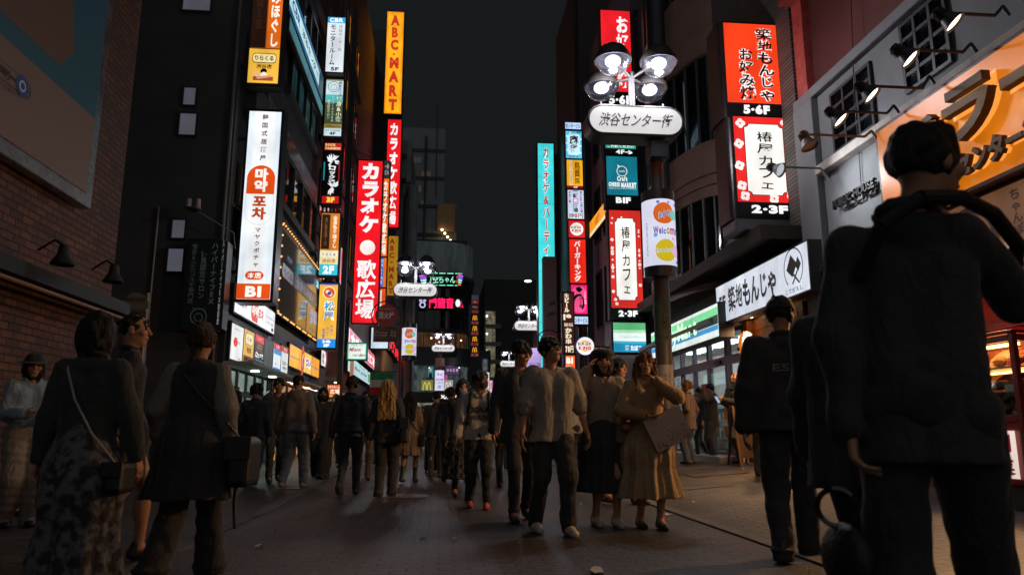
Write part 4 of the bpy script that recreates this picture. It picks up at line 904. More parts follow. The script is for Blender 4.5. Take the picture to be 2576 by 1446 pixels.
for lb_, l, r, t_, b_, c, tx, tc_ in (("white vertical beef tongue sign with black characters at the far end", 1222, 1231, 998, 1052, '#e4dcd0', "牛タン", '#2a2422'), ("pink vertical sign at the far end of the street", 1231, 1239, 1018, 1062, '#e080b0', "酒場", '#f8e8f0'), ("yellow and black vertical sign spelling capital letters at the far end", 1247, 1258, 1005, 1070, '#141410', "MEGA", '#f0c020'), ("grey unlit vertical sign hanging past the burger sign", 1213, 1227, 902, 935, '#3a4048', "居酒屋", '#8a98a8')):
    TL, W, H = front(l, r, t_-(0 if 'grey' in lb_ else 62), b_-(0 if 'grey' in lb_ else 62), Y=66 if 'grey' not in lb_ else 64); s = Sign("vertical_sign", lb_, "sign", TL, XP, W, H, .2); s.panel(.03, .01, .97, .99, c, .2 if 'grey' in lb_ else (.8 if c != '#141410' else 0)); s.text(tx, .2, .05, .8, .95, tc_, .8 if c in ('#141410', '#e080b0') else (.3 if 'grey' in lb_ else 0), True, bold=.04)

# --- right: cyan karaoke, column, and the stacks
s = vsign("vertical_sign", "very tall cyan karaoke and party sign with red lettering", 1354, 1396, 360, 930, 5.05, 'r', depth=.5)
s.panel(.02, .003, .98, .997, '#3fd8dc', 1.0); s.text("カラオケ&パーティー", .28, .02, .74, .56, '#e8f4f4', 1.0, True, bold=.07, gap=1.02); s.text("カラオケ&パーティー", .30, .021, .72, .559, '#c01c34', .9, True, bold=.02, gap=1.02)
for v in (.28, .58, .8): s.panel(.02, v, .98, v+.002, '#2aa0a8', .8)
cyS = s
TL, W, H = front(1368, 1402, 645, 940, Y=cyS.TL[1]-.9)
s = Sign("blank_column", "tall plain brownish-pink column in front of the cyan karaoke sign", "column", TL, XP, W, TL[2], .5, case='#8a6a66', rim=0, case_name="column")
s.case.data.materials[0] = pbr("pink_column", '#9a7470', .6, var=.12, vscale=2)
def stack(l0, r0, l1, r1, rows, X, pre, group, y0, y1, Y=None):
    """a column of lit boxes on one mast; the edges run straight from (l0,r0) at y0 to (l1,r1) at y1"""
    yc = (y0+y1)/2; Y = Y or atX((r0+r1)/2, yc, X)[1]
    for t_, b_, lb_, fn in rows:
        k_ = ((t_+b_)/2-y0)/(y1-y0); l, r = l0+(l1-l0)*k_, r0+(r1-r0)*k_
        f = front(l, r, t_, b_, Y=Y); s_ = Sign("stacked_sign", lb_, "sign", f[0], XP, f[1], f[2], .3, group=group); fn(s_)
    return Y
def f_cb(s): s.panel(.02, .05, .98, .95, '#b8d0f0', .95); s.text("センタービル", .06, .22, .94, .8, '#2a4a8a', .3, bold=.02)
def f_mj(s):
    s.panel(.02, .01, .98, .99, '#58c0e8', .95); s.rr(.12, .1, .88, .88, .12, '#c4e6f2', 1.0); s.text("麻雀", .24, .16, .80, .80, '#14203a', 0, True, bold=.06); s.text("5F", .68, .02, .94, .1, '#1a3a5a', .1, bold=.03); s.text("さかえ", .2, .88, .8, .97, '#1a4a7a', .1)
    for u, v in ((.08, .2), (.07, .45), (.1, .7), (.93, .3), (.92, .55), (.9, .8), (.3, .06)): s.disc(u, v, .05, '#e8f8fc', 1.0)
def f_tk(s): s.panel(.02, .01, .98, .9, '#eda51c', 1.0); s.panel(.2, .03, .36, .88, '#e8d0a0', .9); s.text("TORIKIZOKU", .24, .08, .32, .84, '#7a4a10', 0, True); s.text("鳥貴族", .46, .08, .84, .84, '#3a1c08', 0, True, bold=.01, wob=.1); s.panel(.02, .91, .98, .99, '#8a1018', .8); s.text("4F", .4, .92, .66, .98, '#f0e8e0', .9, bold=.04)
def f_ik(s): s.panel(.02, .01, .98, .99, '#ccd8f0', .95); s.text("一軒め酒場", .32, .03, .64, .78, '#1a2040', 0, True, bold=.05); s.text("激安酒場", .06, .05, .22, .45, '#b0781c', .3, True, bold=.03); s.text("毎日が激安", .74, .04, .9, .38, '#3a3a8a', .1, True); s.text("満員が自慢", .76, .42, .92, .78, '#a03a8a', .2, True); s.panel(.32, .30, .64, .44, '#e070b0', .9); s.text("め", .38, .31, .6, .43, '#ffffff', 1, bold=.04); s.text("190円", .1, .81, .92, .97, '#b87a14', .5, bold=.05)
def bkdisc(s, u, v, r):
    s.disc(u, v, r, '#1c3a90', .8); s.disc(u, v-.0, r*.94, '#f4efe6', 1.0); s.disc(u, v, r*.62, '#f0a020', 1.0, sq=.95); s.k += 1
    H_ = s.W/s.H; s.panel(u-r*.86, v-r*.42*H_, u+r*.86, v+r*.42*H_, '#f4efe6', 1.0)
    s.text("BURGER", u-r*.78, v-r*.40*H_, u+r*.66, v-r*.06*H_, '#8a2440', .5, bold=.03); s.text("KING", u-r*.7, v+r*.02*H_, u+r*.62, v+r*.42*H_, '#c0203c', .8, bold=.06)
def f_bk(s): s.panel(.02, .01, .98, .99, '#d81a1c', 1.0); bkdisc(s, .5, .5, .42)
def f_bt(s): s.panel(.02, .005, .98, .995, '#e02416', 1.0); s.panel(.02, .31, .98, .316, '#a01410', .8); s.text("バーガーキング", .28, .04, .68, .96, '#f8f0ec', 1.0, True, bold=.05)
def f_pk(s):
    s.panel(.02, .01, .98, .99, '#e8206e', 1.0); s.rr(.1, .06, .9, .94, .2, '#f0508c', 1.0); pts = []
    for i in range(18):
        t = i/17; a = R(200-250*t); pts.append((.50+.33*math.cos(a)-(.06 if t > .6 else 0), .62-.27*math.sin(a)))
    for i in range(17):
        (u0, v0), (u1, v1) = pts[i], pts[i+1]; w_ = .035+.035*math.sin(math.pi*i/17); s.k -= .9; s.poly([(u0-w_, v0-w_*.5), (u1-w_, v1-w_*.5), (u1+w_, v1+w_*.5), (u0+w_, v0+w_*.5)], '#2a0a18', 0)
    s.text("赤ちり亭", .48, .3, .7, .8, '#2a0a18', 0, True, bold=.03, wob=.15); s.text("とうがらし料理", .80, .22, .92, .66, '#ffe8f0', .9, True); s.poly([(.28, .12), (.5, .06), (.72, .16), (.56, .26), (.4, .24)], '#2a0a18', 0)
rowsB = [(308, 326, "small pale blue centre building sign topping the stack beside the cyan sign", f_cb), (330, 399, "sky blue mahjong parlour sign in the stack beside the cyan sign", f_mj), (402, 475, "yellow yakitori sign with brown characters in the stack", f_tk), (478, 551, "white and blue cheap bar sign with 190 yen in the stack", f_ik),
         (555, 598, "red burger sign with round bun emblem in the stack", f_bk), (602, 712, "long red burger sign with white lettering in the stack", f_bt), (716, 790, "hot pink chilli restaurant sign with black brush drawing in the stack", f_pk), (795, 816, "small pale blue centre building sign at the foot of the stack", f_cb)]
YB = stack(1421, 1462, 1437.5, 1480, rowsB, 5.2, "", "stacked signs beside the cyan karaoke sign", 317, 805)
m = MB(); p1, p2 = atY(1468, 320, YB+.2), atY(1486, 820, YB+.2); m.obox((p1[0], YB+.15, .3), (.12, 0, 0), (0, .12, 0), (0, 0, p1[2]-.2)); tag(m.build("sign_mast", M_BLACK), "dark steel mast behind the stack of signs with the mahjong sign", "mast")
TL, W, H = front(1416, 1444, 735, 890, Y=YB-.6)
s = Sign("vertical_sign", "brown beer and skewer bar sign with cream characters", "sign", TL, XP, W, H, .3); s.panel(.03, .01, .97, .99, '#4a1c10', .7); s.text("生ビール", .12, .02, .6, .33, '#f4e4c8', 1.0, True, bold=.06); s.text("19", .05, .36, .75, .46, '#f4e4c8', 1.0, bold=.06); s.text("秘伝", .1, .50, .9, .56, '#f4e4c8', .9, bold=.05); s.text("かわ串", .18, .58, .8, .84, '#f4e4c8', 1.0, True, bold=.06); s.text("70円", .2, .87, .9, .98, '#f4e4c8', 1.0, bold=.06)
TL, W, H = front(1419, 1447, 893, 928, Y=YB-.6)
s = Sign("box_sign", "orange B1 box sign under the brown beer bar sign", "sign", TL, XP, W, H, .3); s.panel(.03, .03, .97, .97, '#e8601c', 1.0); s.text("B1", .2, .15, .8, .62, '#fdf4e8', 1.0, bold=.07); s.text("営業中", .15, .74, .6, .9, '#f8d8a8', .8)
c = atY(1472, 870, 24.0); bk = thing("round_sign", "round white burger sign with orange bun above the women's heads", "sign", c)
s_r = 24/1860*24.3
MB().cyl(c+V(0, .2, 0), c, s_r*1.03, n=40).build("cabinet", pbr("sign_blue", '#1c2a50', .4), bk)
class _S(Sign):
    def __init__(s, root, TL, W, H): s.root = root; s.TL = TL; s.ux = XP; s.W = W; s.H = H; s.n = YN; s.z = V(0, 0, 1); s.k = 0
bkdisc(_S(bk, c+V(-s_r, 0, s_r), 2*s_r, 2*s_r), .5, .5, .5)
MB().tube([c+V(0, .15, 0), c+V(.9, .25, .0)], .03).build("bracket", M_BLACK, bk)
# cheese bar stack
def f_ok(s): s.panel(.02, .0, .98, .835, '#e01a24', 1.0); s.text("お好み焼", .5, .06, .92, .80, '#f8f0f0', 1.0, True, bold=.04); s.text("もんじゃ", .1, .34, .48, .80, '#f8f0f0', 1.0, True, bold=.04); s.panel(.02, .84, .98, .99, '#131315', 0); s.text("5·6F", .22, .87, .95, .965, '#f0f0f0', 1.0, bold=.05)
def f_4f(s): s.panel(.02, .0, .98, .42, '#1f9a86', .9); s.text("ご相談ください", .08, .09, .92, .34, '#e8f4f0', .95, bold=.03); s.panel(.02, .43, .98, .99, '#121416', 0); s.text("4F→", .34, .52, .86, .9, '#e8eaea', .95, bold=.04)
def f_cr(s):
    s.panel(.02, .01, .98, .77, '#0f7488', .9); s.disc(.5, .3, .17, '#eef4f4', .95, r_in=.86); s.poly([(.38, .235), (.36, .17), (.45, .21)], '#eef4f4', .95); s.text("craft", .4, .275, .6, .325, '#eef4f4', .95, wob=.08); s.text("Craft", .34, .40, .66, .50, '#f2f6f6', 1.0, bold=.05)
    s.text("CHEESE", .07, .525, .42, .60, '#f2f6f6', 1.0, bold=.05); s.text("MARKET", .46, .525, .93, .625, '#f2f6f6', 1.0, bold=.06); s.panel(.07, .607, .42, .612, '#f2f6f6', 1.0); s.text("HOMEMADE FRESH CHEESE and CHEESE BAR", .07, .635, .93, .655, '#c8e0e4', .8)
    s.panel(.02, .775, .98, .99, '#111214', 0); s.text("B1F", .28, .815, .74, .93, '#f0f0f0', 1.0, bold=.05)
def flower(s, u, v, r, rot=0):
    k0 = s.k
    for i in range(4):
        a = R(90*i+rot); s.k = k0+.25*i; s.disc(u+math.cos(a)*r*.55, v-math.sin(a)*r*.55*s.W/s.H, r*.62, '#f6e8e2', .95, n=10, name="blossom")
    s.k = k0+1; s.disc(u, v, r*.25, '#d83a34', .9, n=8, name="blossom"); s.k = k0
def cafe(s, foot, red='#d8241f', dense=False):
    v1 = foot
    s.panel(.02, .0, .98, v1-.003, red, 1.0)
    k_ = random.Random(11)
    if dense:
        for i in range(34):
            e_ = k_.random(); v = .02+(v1-.04)*k_.random(); u = k_.choice((.09, .91)) if .12 < v < v1-.12 else k_.uniform(.08, .92)
            flower(s, u, v, .026 if i % 3 else .045, k_.uniform(0, 90))
    else:
        for u, v in ((.13, .07), (.86, .05), (.92, .13), (.09, .28), (.93, .28), (.08, .5), (.95, .5), (.1, .7), (.94, .66), (.14, v1-.06), (.6, v1-.04), (.88, v1-.08)): flower(s, u, v, .07, 45*v)
    for (a, c_, e_) in ((0, '#1a1214', 0), (.012, '#f4f1ea', 1.0)):
        u0, u1, w0, w1 = .18+a, .82-a, .07+a*.5, v1-.07-a*.5; n_u, n_v = .07, .035; pts = []
        for cu, cv, su, sv in ((u1, w0, -1, 1), (u0, w0, 1, 1), (u0, w1, 1, -1), (u1, w1, -1, -1)):
            arc = []
            for i in range(7):
                t = R(90*i/6); arc.append((cu+su*n_u*math.cos(t), cv+sv*n_v*math.sin(t)))
            pts += arc
        cx = .5; cy_ = (w0+w1)/2; pts.sort(key=lambda p: math.atan2((p[1]-cy_)/(w1-w0), (p[0]-cx)/(u1-u0)))
        s.poly(pts[::-1], c_, e_, name="panel")
    s.k += 2; s.text("椿屋カフェ", .37, .15, .64, v1-.13, '#141214', 0, True, bold=.012, wob=.12)
    s.panel(.02, v1, .98, .995, '#111214', 0); s.text("2·3F", .22, v1+(1-v1)*.2, .8, v1+(1-v1)*.8, '#f2f2f2', 1.0, bold=.06)
def f_cf(s): cafe(s, .905, '#c8281f', True)
def f_fm(s): s.panel(.02, .01, .98, .35, '#5ab078', .95); s.panel(.02, .25, .98, .36, '#a8dcb0', 1.0); s.panel(.02, .35, .98, .62, '#e8f4f0', 1.0); s.text("FamilyMart", .25, .43, .92, .55, '#b8d4d4', .9); s.panel(.02, .62, .98, .70, '#38b0c8', .95); s.panel(.02, .70, .98, .98, '#1a86b0', .95); s.text("酒 たばこ", .36, .75, .84, .93, '#f0f8fa', 1.0, bold=.04)
rowsC = [(28, 272, "red pancake restaurant sign with white lettering behind the big lamps", f_ok), (362, 391, "teal and black fourth floor sign with an arrow under the big lamps", f_4f), (393, 521, "blue-green cheese bar sign over a black B1F panel", f_cr), (530, 802, "red flowered cafe sign farther up the street, over the convenience store box", f_cf), (811, 887, "green, white and blue convenience store box sign above the women", f_fm)]
YC = stack(1507, 1583, 1543, 1628, rowsC, 5.4, "", "stacked signs behind the big lamp post", 28, 887)
m = MB(); m.box(5.44, YC+.1, .3, 5.6, YC+.26, atY(1590, 20, YC)[2]); tag(m.build("sign_mast", M_BLACK), "dark steel mast behind the cheese bar sign and cafe sign", "mast")
# side board of the yakitori place
s = fsign("fascia_sign", "orange board slanting up the purple-grey building behind the cheese bar sign", (1484, 1526, 575, 608, 484, 535), 5.6, -1)
s.panel(.0, .0, 1, 1, '#f0981c', 1.0); s.panel(.0, .78, 1, .98, '#f4e4c0', .9); s.text("鳥貴族", .3, .2, .6, .7, '#c86a10', .6)
# --- the big restaurant and cafe sign on the tiled building
YG = 11.9
TL, W, H = front(1826, 1968, 62, 292, Y=YG)
def rounded_case(s, r=.12):
    m = MB(); pts = []
    W_, D_ = s.W+.10, .62
    for cx, cy_, a0 in ((W_-.03, 0, 0), (r-.09, 0, 90)):
        pass
    a = s.P(0, 1, 0)-V(.09, 0, .04); H_ = s.H+.08; out = []
    for i in range(7): t = R(180+90*i/6); out.append((a[0]+r+r*math.cos(t), YG+.003+r+r*math.sin(t)))
    out += [(a[0]+W_+.09, YG+.003), (a[0]+W_+.09, YG+D_), (a[0], YG+D_)]
    n = len(out); vs = [(x, y, a[2]) for x, y in out]+[(x, y, a[2]+H_) for x, y in out]
    m.add(vs, [(i, (i+1) % n, n+(i+1) % n, n+i) for i in range(n)]+[tuple(range(n))[::-1], tuple(range(n, 2*n))]); m.build("surround", pbr("surround_dark", '#2a1a18', .35, var=.2), s.root)
s = Sign("vertical_sign", "large orange-red monja restaurant sign with black brush lettering over a 5 and 6 F panel", "sign", TL, XP, W, H, .3)
s.panel(.0, .0, 1, .865, '#f03c14', 1.0)
for (b_, c, e_) in ((.085, '#f6f2ee', 1.0), (.02, '#151012', 0)): s.text("築地もんじゃ", .56-(.01 if e_ else 0), .045-(.004 if e_ else 0), .86+(.01 if e_ else 0), .84+(.004 if e_ else 0), c, e_, True, bold=b_, wob=.1); s.text("お好み焼", .22-(.01 if e_ else 0), .28-(.004 if e_ else 0), .50+(.01 if e_ else 0), .83+(.004 if e_ else 0), c, e_, True, bold=b_, wob=.1)
s.panel(.0, .87, 1, 1, '#141416', 0); s.text("5·6F", .26, .885, .72, .985, '#f2f2f2', 1.0, bold=.06)
TL, W, H = front(1848, 2004, 296, 545, Y=YG)
rounded_case(s); brace(s, 1, (.2, .8), .3)
s = Sign("vertical_sign", "large red flowered cafe sign just below the orange-red restaurant sign", "sign", TL, XP, W, H, .3); cafe(s, .862, '#e01f1c'); rounded_case(s); brace(s, 1, (.2, .8), .3)
boxpart("sign_base", pbr("base_steel", '#6a6a6c', .35, metal=.6), s.root, (TL[0]-.05, YG-.02, TL[2]-H-.26, TL[0]+W+.05, YG+.6, TL[2]-H-.05), bevel=.03)
# --- fifth-floor board, convenience store fascia, letter C
s = fsign("fascia_sign", "white slanting monja restaurant board with black brush lettering and 5F", (1804, 2034, 726, 821, 601, 723), 5.45, -1, depth=.22)
s.panel(.0, .0, 1, 1, '#cfd6e2', .85); s.text("5F", .035, .30, .125, .70, '#141416', 0, bold=.05); s.text("築地もんじゃ", .16, .14, .71, .86, '#141416', 0, bold=.035, wob=.12)
s.disc(.875, .42, .085, '#141416', 0, r_in=.93, a0=-50, a1=230); s.poly([(.815, .42), (.86, .12), (.91, .36), (.865, .62)], '#141416', 0); s.poly([(.895, .40), (.92, .22), (.945, .4), (.92, .54)], '#141416', 0); s.poly([(.865, .55), (.875, .53), (.93, .78), (.92, .8)], '#141416', 0); s.poly([(.925, .5), (.915, .48), (.86, .76), (.87, .78)], '#141416', 0); s.text("こてがえし", .80, .84, .95, .95, '#141416', 0, wob=.15)
s = fsign("store_fascia", "white, green and blue lit convenience store fascia over the glass doors", (1640, 1806, 858, 910, 736, 836), 5.3, -1, depth=.3)
s.panel(.0, .0, 1, 1, '#dfe9e4', .95); s.panel(.0, .10, 1, .34, '#6fcf8f', 1.0); s.panel(.6, .34, 1, .62, '#1c5a48', .25); s.panel(.0, .34, .12, .62, '#1c3a34', .3); s.panel(.0, .64, 1, .80, '#2a8ac8', .95)
s.text("FamilyMart", .10, .16, .74, .92, '#2a8a5a', .7, bold=.07); s.text("FamilyMart", .10, .14, .74, .90, '#d6ffd2', 1.2, bold=.04)
cs = thing("letter_sign", "glowing letter C ringed with warm light at the wooden bar entrance", "sign", (5.6, 13.6, 2.1))
f_ = front(1857, 1888, 834, 907, Y=13.55)
s2 = _S(cs, f_[0], f_[1], f_[2])
s2.text("C", 0, 0, 1, 1, '#d8701c', .9, bold=.10, ext=.06, name="letter_back"); s2.text("C", .07, .035, .93, .965, '#ffdfae', 1.6, bold=.055, off=.14, name="letter_face")
vs_, _ = compose("C", False, .0); bb = MB()
for i in range(15): a_ = R(48+264*i/14); bb.ball(s2.P(.52+.36*math.cos(a_), .5-.42*math.sin(a_), .15), .022, 8)
bb.build("bulbs", emit("letter_bulbs", '#fff4dc', 5, 0), cs, True)["kind"] = "stuff"
boxpart("bracket", M_BLACK, cs, (5.58, 13.5, 2.4, 5.9, 13.56, 2.46))
# --- orange noodle shop board, wooden letters standing proud with light behind
A, B = atX(2206, 339, 5.6), atX(2341, 507, 5.6)
ztop, zbot = 4.72, 3.46
s = Sign("noodle_shop_board", "large orange lit noodle shop board with dark wooden letters", "sign", V(5.6, A[1], ztop), YN, A[1]+1.0, ztop-zbot, .25, case='#4a2c1c', rim=.05)
s.panel(0, 0, 1, 1, '#cc6e0c', .8)
wood = pbr("letter_wood", '#3a2a22', .6, var=.4, vscale=4, stretch=(1, 1, 5)); Wd = s.W
glow = emit("letter_glow", '#ff9a40', 1.1, 0)
def big(tx, q, bold, ext=.05):
    s.text(tx, *q, '#ffb060', 1.1, bold=bold+.035, off=.012, name="glow", mat=glow)
    s.text(tx, *q, '#3a2a22', 0, bold=bold, ext=ext, off=.05, mat=wood)
def uv(px, py, X=5.55): p = atX(px, py, X); return (A[1]-p[1])/Wd, (ztop-p[2])/(ztop-zbot)
u0, v0 = uv(2320, 330); u1, v1 = uv(2450, 370); u2, v2 = uv(2500, 205)
big("ラー", (uv(2390, 300)[0], .14, uv(2700, 130)[0], .62), .03); big("旨", (uv(2285, 370)[0], .2, uv(2378, 330)[0], .74), .05)
big("渋谷センター街", (uv(2345, 470)[0], .70, uv(2640, 330)[0], .92), .045, .03)
s3 = Sign("noodle_shop_board", "tan board with brown brush lettering below the orange noodle shop board", "sign", V(5.72, A[1]-.9, zbot-.1), YN, A[1]-.1, .95, .12, case='#4a3424', rim=.04)
s3.panel(0, 0, 1, 1, '#a06a44', .32)
def uv3(px, py): p = atX(px, py, 5.72); return (A[1]-.9-p[1])/s3.W, (zbot-.1-p[2])/.95
s3.text("ラーメン", *uv3(2405, 540)[:1], .10, uv3(2460, 510)[0], .32, '#2a1810', 0, bold=.02, wob=.1); s3.disc((uv3(2405, 540)[0]+uv3(2460, 510)[0])/2, .5, .05, '#4a2c1c', 0, sq=1, r_in=.8)
s3.text("ちゃんぽん野郎", uv3(2538, 480)[0], .06, uv3(2568, 480)[0], .95, '#2a1810', 0, True, bold=.03, wob=.1)
# public house lettering on the white wall
t = thing("wall_letters", "dark raised capital letters on the white plaster wall below the ledge", "sign", atX(2160, 500, 6.0))
a, b = atX(2110, 533, 5.97), atX(2212, 450, 5.97)
zt_, zb2 = (atX(2110, 503, 5.97)[2]+b[2])/2, (a[2]+atX(2212, 486, 5.97)[2])/2
s4 = _S(t, V(5.985, a[1], zt_), a[1]-b[1], zt_-zb2); s4.ux = YN; s4.n = V(-1, 0, 0)
s4.text("PUBLIC HOUSE", 0, 0, 1, .72, '#1c1c1e', 0, bold=.03, ext=.03, off=.05); s4.text("beer and food", .2, .8, .95, 1.0, '#1c1c1e', 0, ext=.01, off=.02)
# ================================================================== STREET FURNITURE
M_POLE = pbr("pole_brown", '#5e5350', .5, metal=.2, var=.2, vscale=4, bump=.1)
M_DOME = pbr("lamp_dome", '#413c3a', .5, metal=.3)
M_GLOBE = bpy.data.materials.new("globe_glass"); M_GLOBE.use_nodes = True
g = M_GLOBE.node_tree; g.nodes.clear()
tr = g.nodes.new("ShaderNodeBsdfTransparent"); tr.inputs[0].default_value = (.86, .88, .96, 1)
gs = g.nodes.new("ShaderNodeBsdfGlossy"); gs.inputs[1].default_value = .22
df = g.nodes.new("ShaderNodeBsdfTranslucent"); df.inputs[0].default_value = (.5, .52, .7, 1)
lw = g.nodes.new("ShaderNodeLayerWeight"); lw.inputs[0].default_value = .35
m1 = g.nodes.new("ShaderNodeMixShader"); m2 = g.nodes.new("ShaderNodeMixShader"); go = g.nodes.new("ShaderNodeOutputMaterial")
m2.inputs[0].default_value = .03
g.links.new(lw.outputs[1], m1.inputs[0]); g.links.new(tr.outputs[0], m1.inputs[1]); g.links.new(gs.outputs[0], m1.inputs[2])
g.links.new(m1.outputs[0], m2.inputs[1]); g.links.new(df.outputs[0], m2.inputs[2]); g.links.new(m2.outputs[0], go.inputs[0])
M_OVAL = emit("oval_face", '#dedcda', .8, .05)
def lamp_post(label, px, py_base, l, r, t, b, Y=None, ad=True, power=100, ad_q=None, pole_dx=0, text=True, ad_kind=0, lamps=4):
    """Shibuya-style lamp: pole, advertising cylinder, oval name sign, four globe lamps above it"""
    s_guess = (r-l)/1.46
    if Y is None: Y = FPX/s_guess
    c, w_, h_ = front(l, r, t, b, Y=Y)
    X0 = pole_dx; g0 = gz(X0, Y); k = w_/1.46
    T = thing("street_lamp", label, "street lamp", (X0, Y+.2, g0), "globe street lamps along the street")
    cx = c[0]+w_/2; zb_, zt_ = c[2]-h_, c[2]; zc = (zb_+zt_)/2
    lo_t = zb_-2.9*k
    MB().cyl((X0, Y+.2, g0-.05), (X0, Y+.2, zb_-1.0), .125, n=24).cyl((X0, Y+.2, zb_-1.0), (X0, Y+.2, zb_-.02), .10, n=24).build("pole", M_POLE, T, True)
    def stad(e, y0, y1):
        rr_ = h_/2+e; pts = []
        for i in range(13): a = R(-90+180*i/12); pts.append((c[0]+w_-h_/2+rr_*math.cos(a), zc+rr_*math.sin(a)))
        for i in range(13): a = R(90+180*i/12); pts.append((c[0]+h_/2+rr_*math.cos(a), zc+rr_*math.sin(a)))
        m = MB(); return m.plate([(x, y0, z) for x, z in pts], YN, y1-y0)
    stad(.035, Y, Y+.42).build("sign_box", pbr("oval_case", '#3e3a3a', .45, var=.15), T, bevel=.015)
    f = stad(-.008, Y-.012, Y-.004).build("sign_face", M_OVAL, T)
    if text:
        s_ = _S(T, V(c[0], Y-.014, zt_), w_, h_); s_.text("渋谷センター街", .10, .25, .90, .76, '#17161c', 0, bold=.012, shear=.38, off=.002)
    # post and globes
    zl = zt_+.62*k
    MB().cyl((cx, Y+.2, zt_), (cx, Y+.2, zl+.05), .05*k, n=14).build("post", pbr("post_grey", '#48474a', .6, metal=.2), T, True)
    for sx in (-.5, .5): MB().tube([(cx+sx*k, Y+.2, zt_), (cx+sx*k, Y+.2, zt_+.16)], .02).build("stay", pbr("post_grey", '#48474a', .6, metal=.2), T, True)
    spots = [(-.36*k, -.30*k, .10*k), (.36*k, -.30*k, .10*k), (-.40*k, .36*k, -.02), (.40*k, .36*k, -.02)]
    for i, (dx, dy, dz) in enumerate(spots):
        p = V(cx+dx, Y+.2+dy, zl+dz); rg = .275*k
        H = MB().lathe(p, [(0, rg*.96), (rg*.35, rg*.9), (rg*.7, rg*.68), (rg*.93, rg*.3), (rg*1.05, .03*k), (rg*1.05, -.03*k), (rg*.98, -.03*k), (rg*.9, .1*k), (0, .13*k)], 28).build("lamp_dome", M_DOME, T, True)
        MB().lathe(p, [(rg*.97, -.02), (rg*.93, -rg*.25), (rg*.74, -rg*.58), (rg*.42, -rg*.78), (0, -rg*.86)], 28).build("globe", M_GLOBE, H, True)
        MB().ball(p+V(0, 0, -.03*k), .125*k, 16, (1, 1, .7)).build("bulb", emit("bulb_white", '#e2e2ff', 3.2, 0), H, True)
        MB().tube([(cx, Y+.2, zl-.05*k), p+V(0, 0, .03)], .022*k).build("arm", M_DOME, T, True)
        if i in (0, 1):
            ld = bpy.data.lights.new("globe_light", 'POINT'); ld.energy = power; ld.color = (.92, .92, 1.0); ld.shadow_soft_size = .13
            lo = bpy.data.objects.new("globe_light", ld); COL.objects.link(lo); lo.parent = T; lo.location = tuple(p+V(0, 0, -.34*k)-V(X0, Y+.2, g0))
    if ad:
        (al, ar, at_, ab) = ad_q; q, wq, hq = front(al, ar, at_, ab, Y=Y+.0); cr = wq/2
        ac = (X0, Y+.2)
        zt2, zb3 = q[2], q[2]-hq
        for z_ in (zt2, zb3-.16): MB().lathe((ac[0], ac[1], z_), [(0, 0), (cr*1.02, 0), (cr*1.02, .16), (0, .16)], 32).build("collar", pbr("collar_steel", '#5a5552', .3, metal=.7), T, True)
        m = MB().lathe((ac[0], ac[1], zb3), [(cr, 0), (cr, hq)], 40); cyl = m.build("ad_cylinder", emit("ad_white", '#dcdcf0' if ad_kind < 2 else '#c8b8f0', .95, .08), T, True)
        # artwork wrapped on the drum
        def wrap(kind, pts, fs, color, e, off):
            p3 = [(ac[0]+(cr+off)*math.sin(u), ac[1]-(cr+off)*math.cos(u), z) for u, z in pts]
            MB().add(p3, fs).build(kind, emit("ad_ink", color, e, 0) if e else pbr("ad_ink", color, .5), T)
        def wdisc(u, v, rr_, color, e=.9, off=.004):
            n = 18; xs = [-rr_+2*rr_*i/n for i in range(n+1)]; zc_ = zt2-v*hq
            pts = [(u+x/cr, zc_+math.sqrt(max(0, rr_**2-x*x))) for x in xs]+[(u+x/cr, zc_-math.sqrt(max(0, rr_**2-x*x))) for x in xs]
            wrap("emblem", pts, [(i, n+1+i, n+2+i, i+1) for i in range(n)], color, e, off)
        def wtext(tx, u0, v0, u1, v1, color, e=.6, off=.008, rot=0, **kw):
            vs, fs = compose(tx, **kw); mn, mx = vs.min(0), vs.max(0); q_ = (vs-mn)/np.maximum(mx-mn, 1e-6)
            pts = [(u0+(u1-u0)*a, zt2-(v1-(v1-v0)*b+rot*(a-.5))*hq) for a, b, _ in q_]; wrap("lettering", pts, fs, color, e, off)
        if ad_kind == 0:
            wdisc(.05, .22, .165*k, '#d8641c'); wdisc(.72, .24, .08*k, '#7ac8b8'); wdisc(.95, .07, .03*k, '#5a7ad8'); wdisc(-.30, .05, .025*k, '#5a7ad8'); wdisc(.12, .78, .17*k, '#d0b81c'); wdisc(.85, .78, .09*k, '#e8a8e0')
            wdisc(-.5, .55, .03*k, '#5ab0d0'); wdisc(.62, .60, .03*k, '#e8a8e0'); wdisc(.98, .94, .025*k, '#3a4ab0'); wdisc(.35, .05, .02*k, '#a878c8')
            wtext("Enjoy", -.28, .17, .42, .30, '#e8f0ff', .95, .007, rot=-.09, bold=.045); wtext("Enjoy", -.26, .175, .40, .295, '#3a7ac0', .7, rot=-.09, bold=.02)
            for tx, a, b2, c_ in (("We", -.62, -.16, '#8a50b0'), ("lc", -.13, .12, '#5a7ad8'), ("o", .15, .37, '#d0a81c'), ("m", .40, .82, '#c04a9a'), ("e", .85, 1.08, '#3a9a8a')): wtext(tx, a, .44 if tx != "We" else .42, b2, .54, c_, .7, bold=.04)
            wtext("Have a Lovely Day", -.52, .73, 1.0, .83, '#f4f0f8', .95, .009, bold=.035, rot=-.03); wtext("Have a Lovely Day", -.50, .735, .98, .825, '#7ab0a0', .7, .011, bold=.01, rot=-.03)
            wtext("客引きにはついていかないで", -1.12, .35, -.98, .86, '#4a5a9a', .3, vertical=True)
        elif ad_kind == 1:
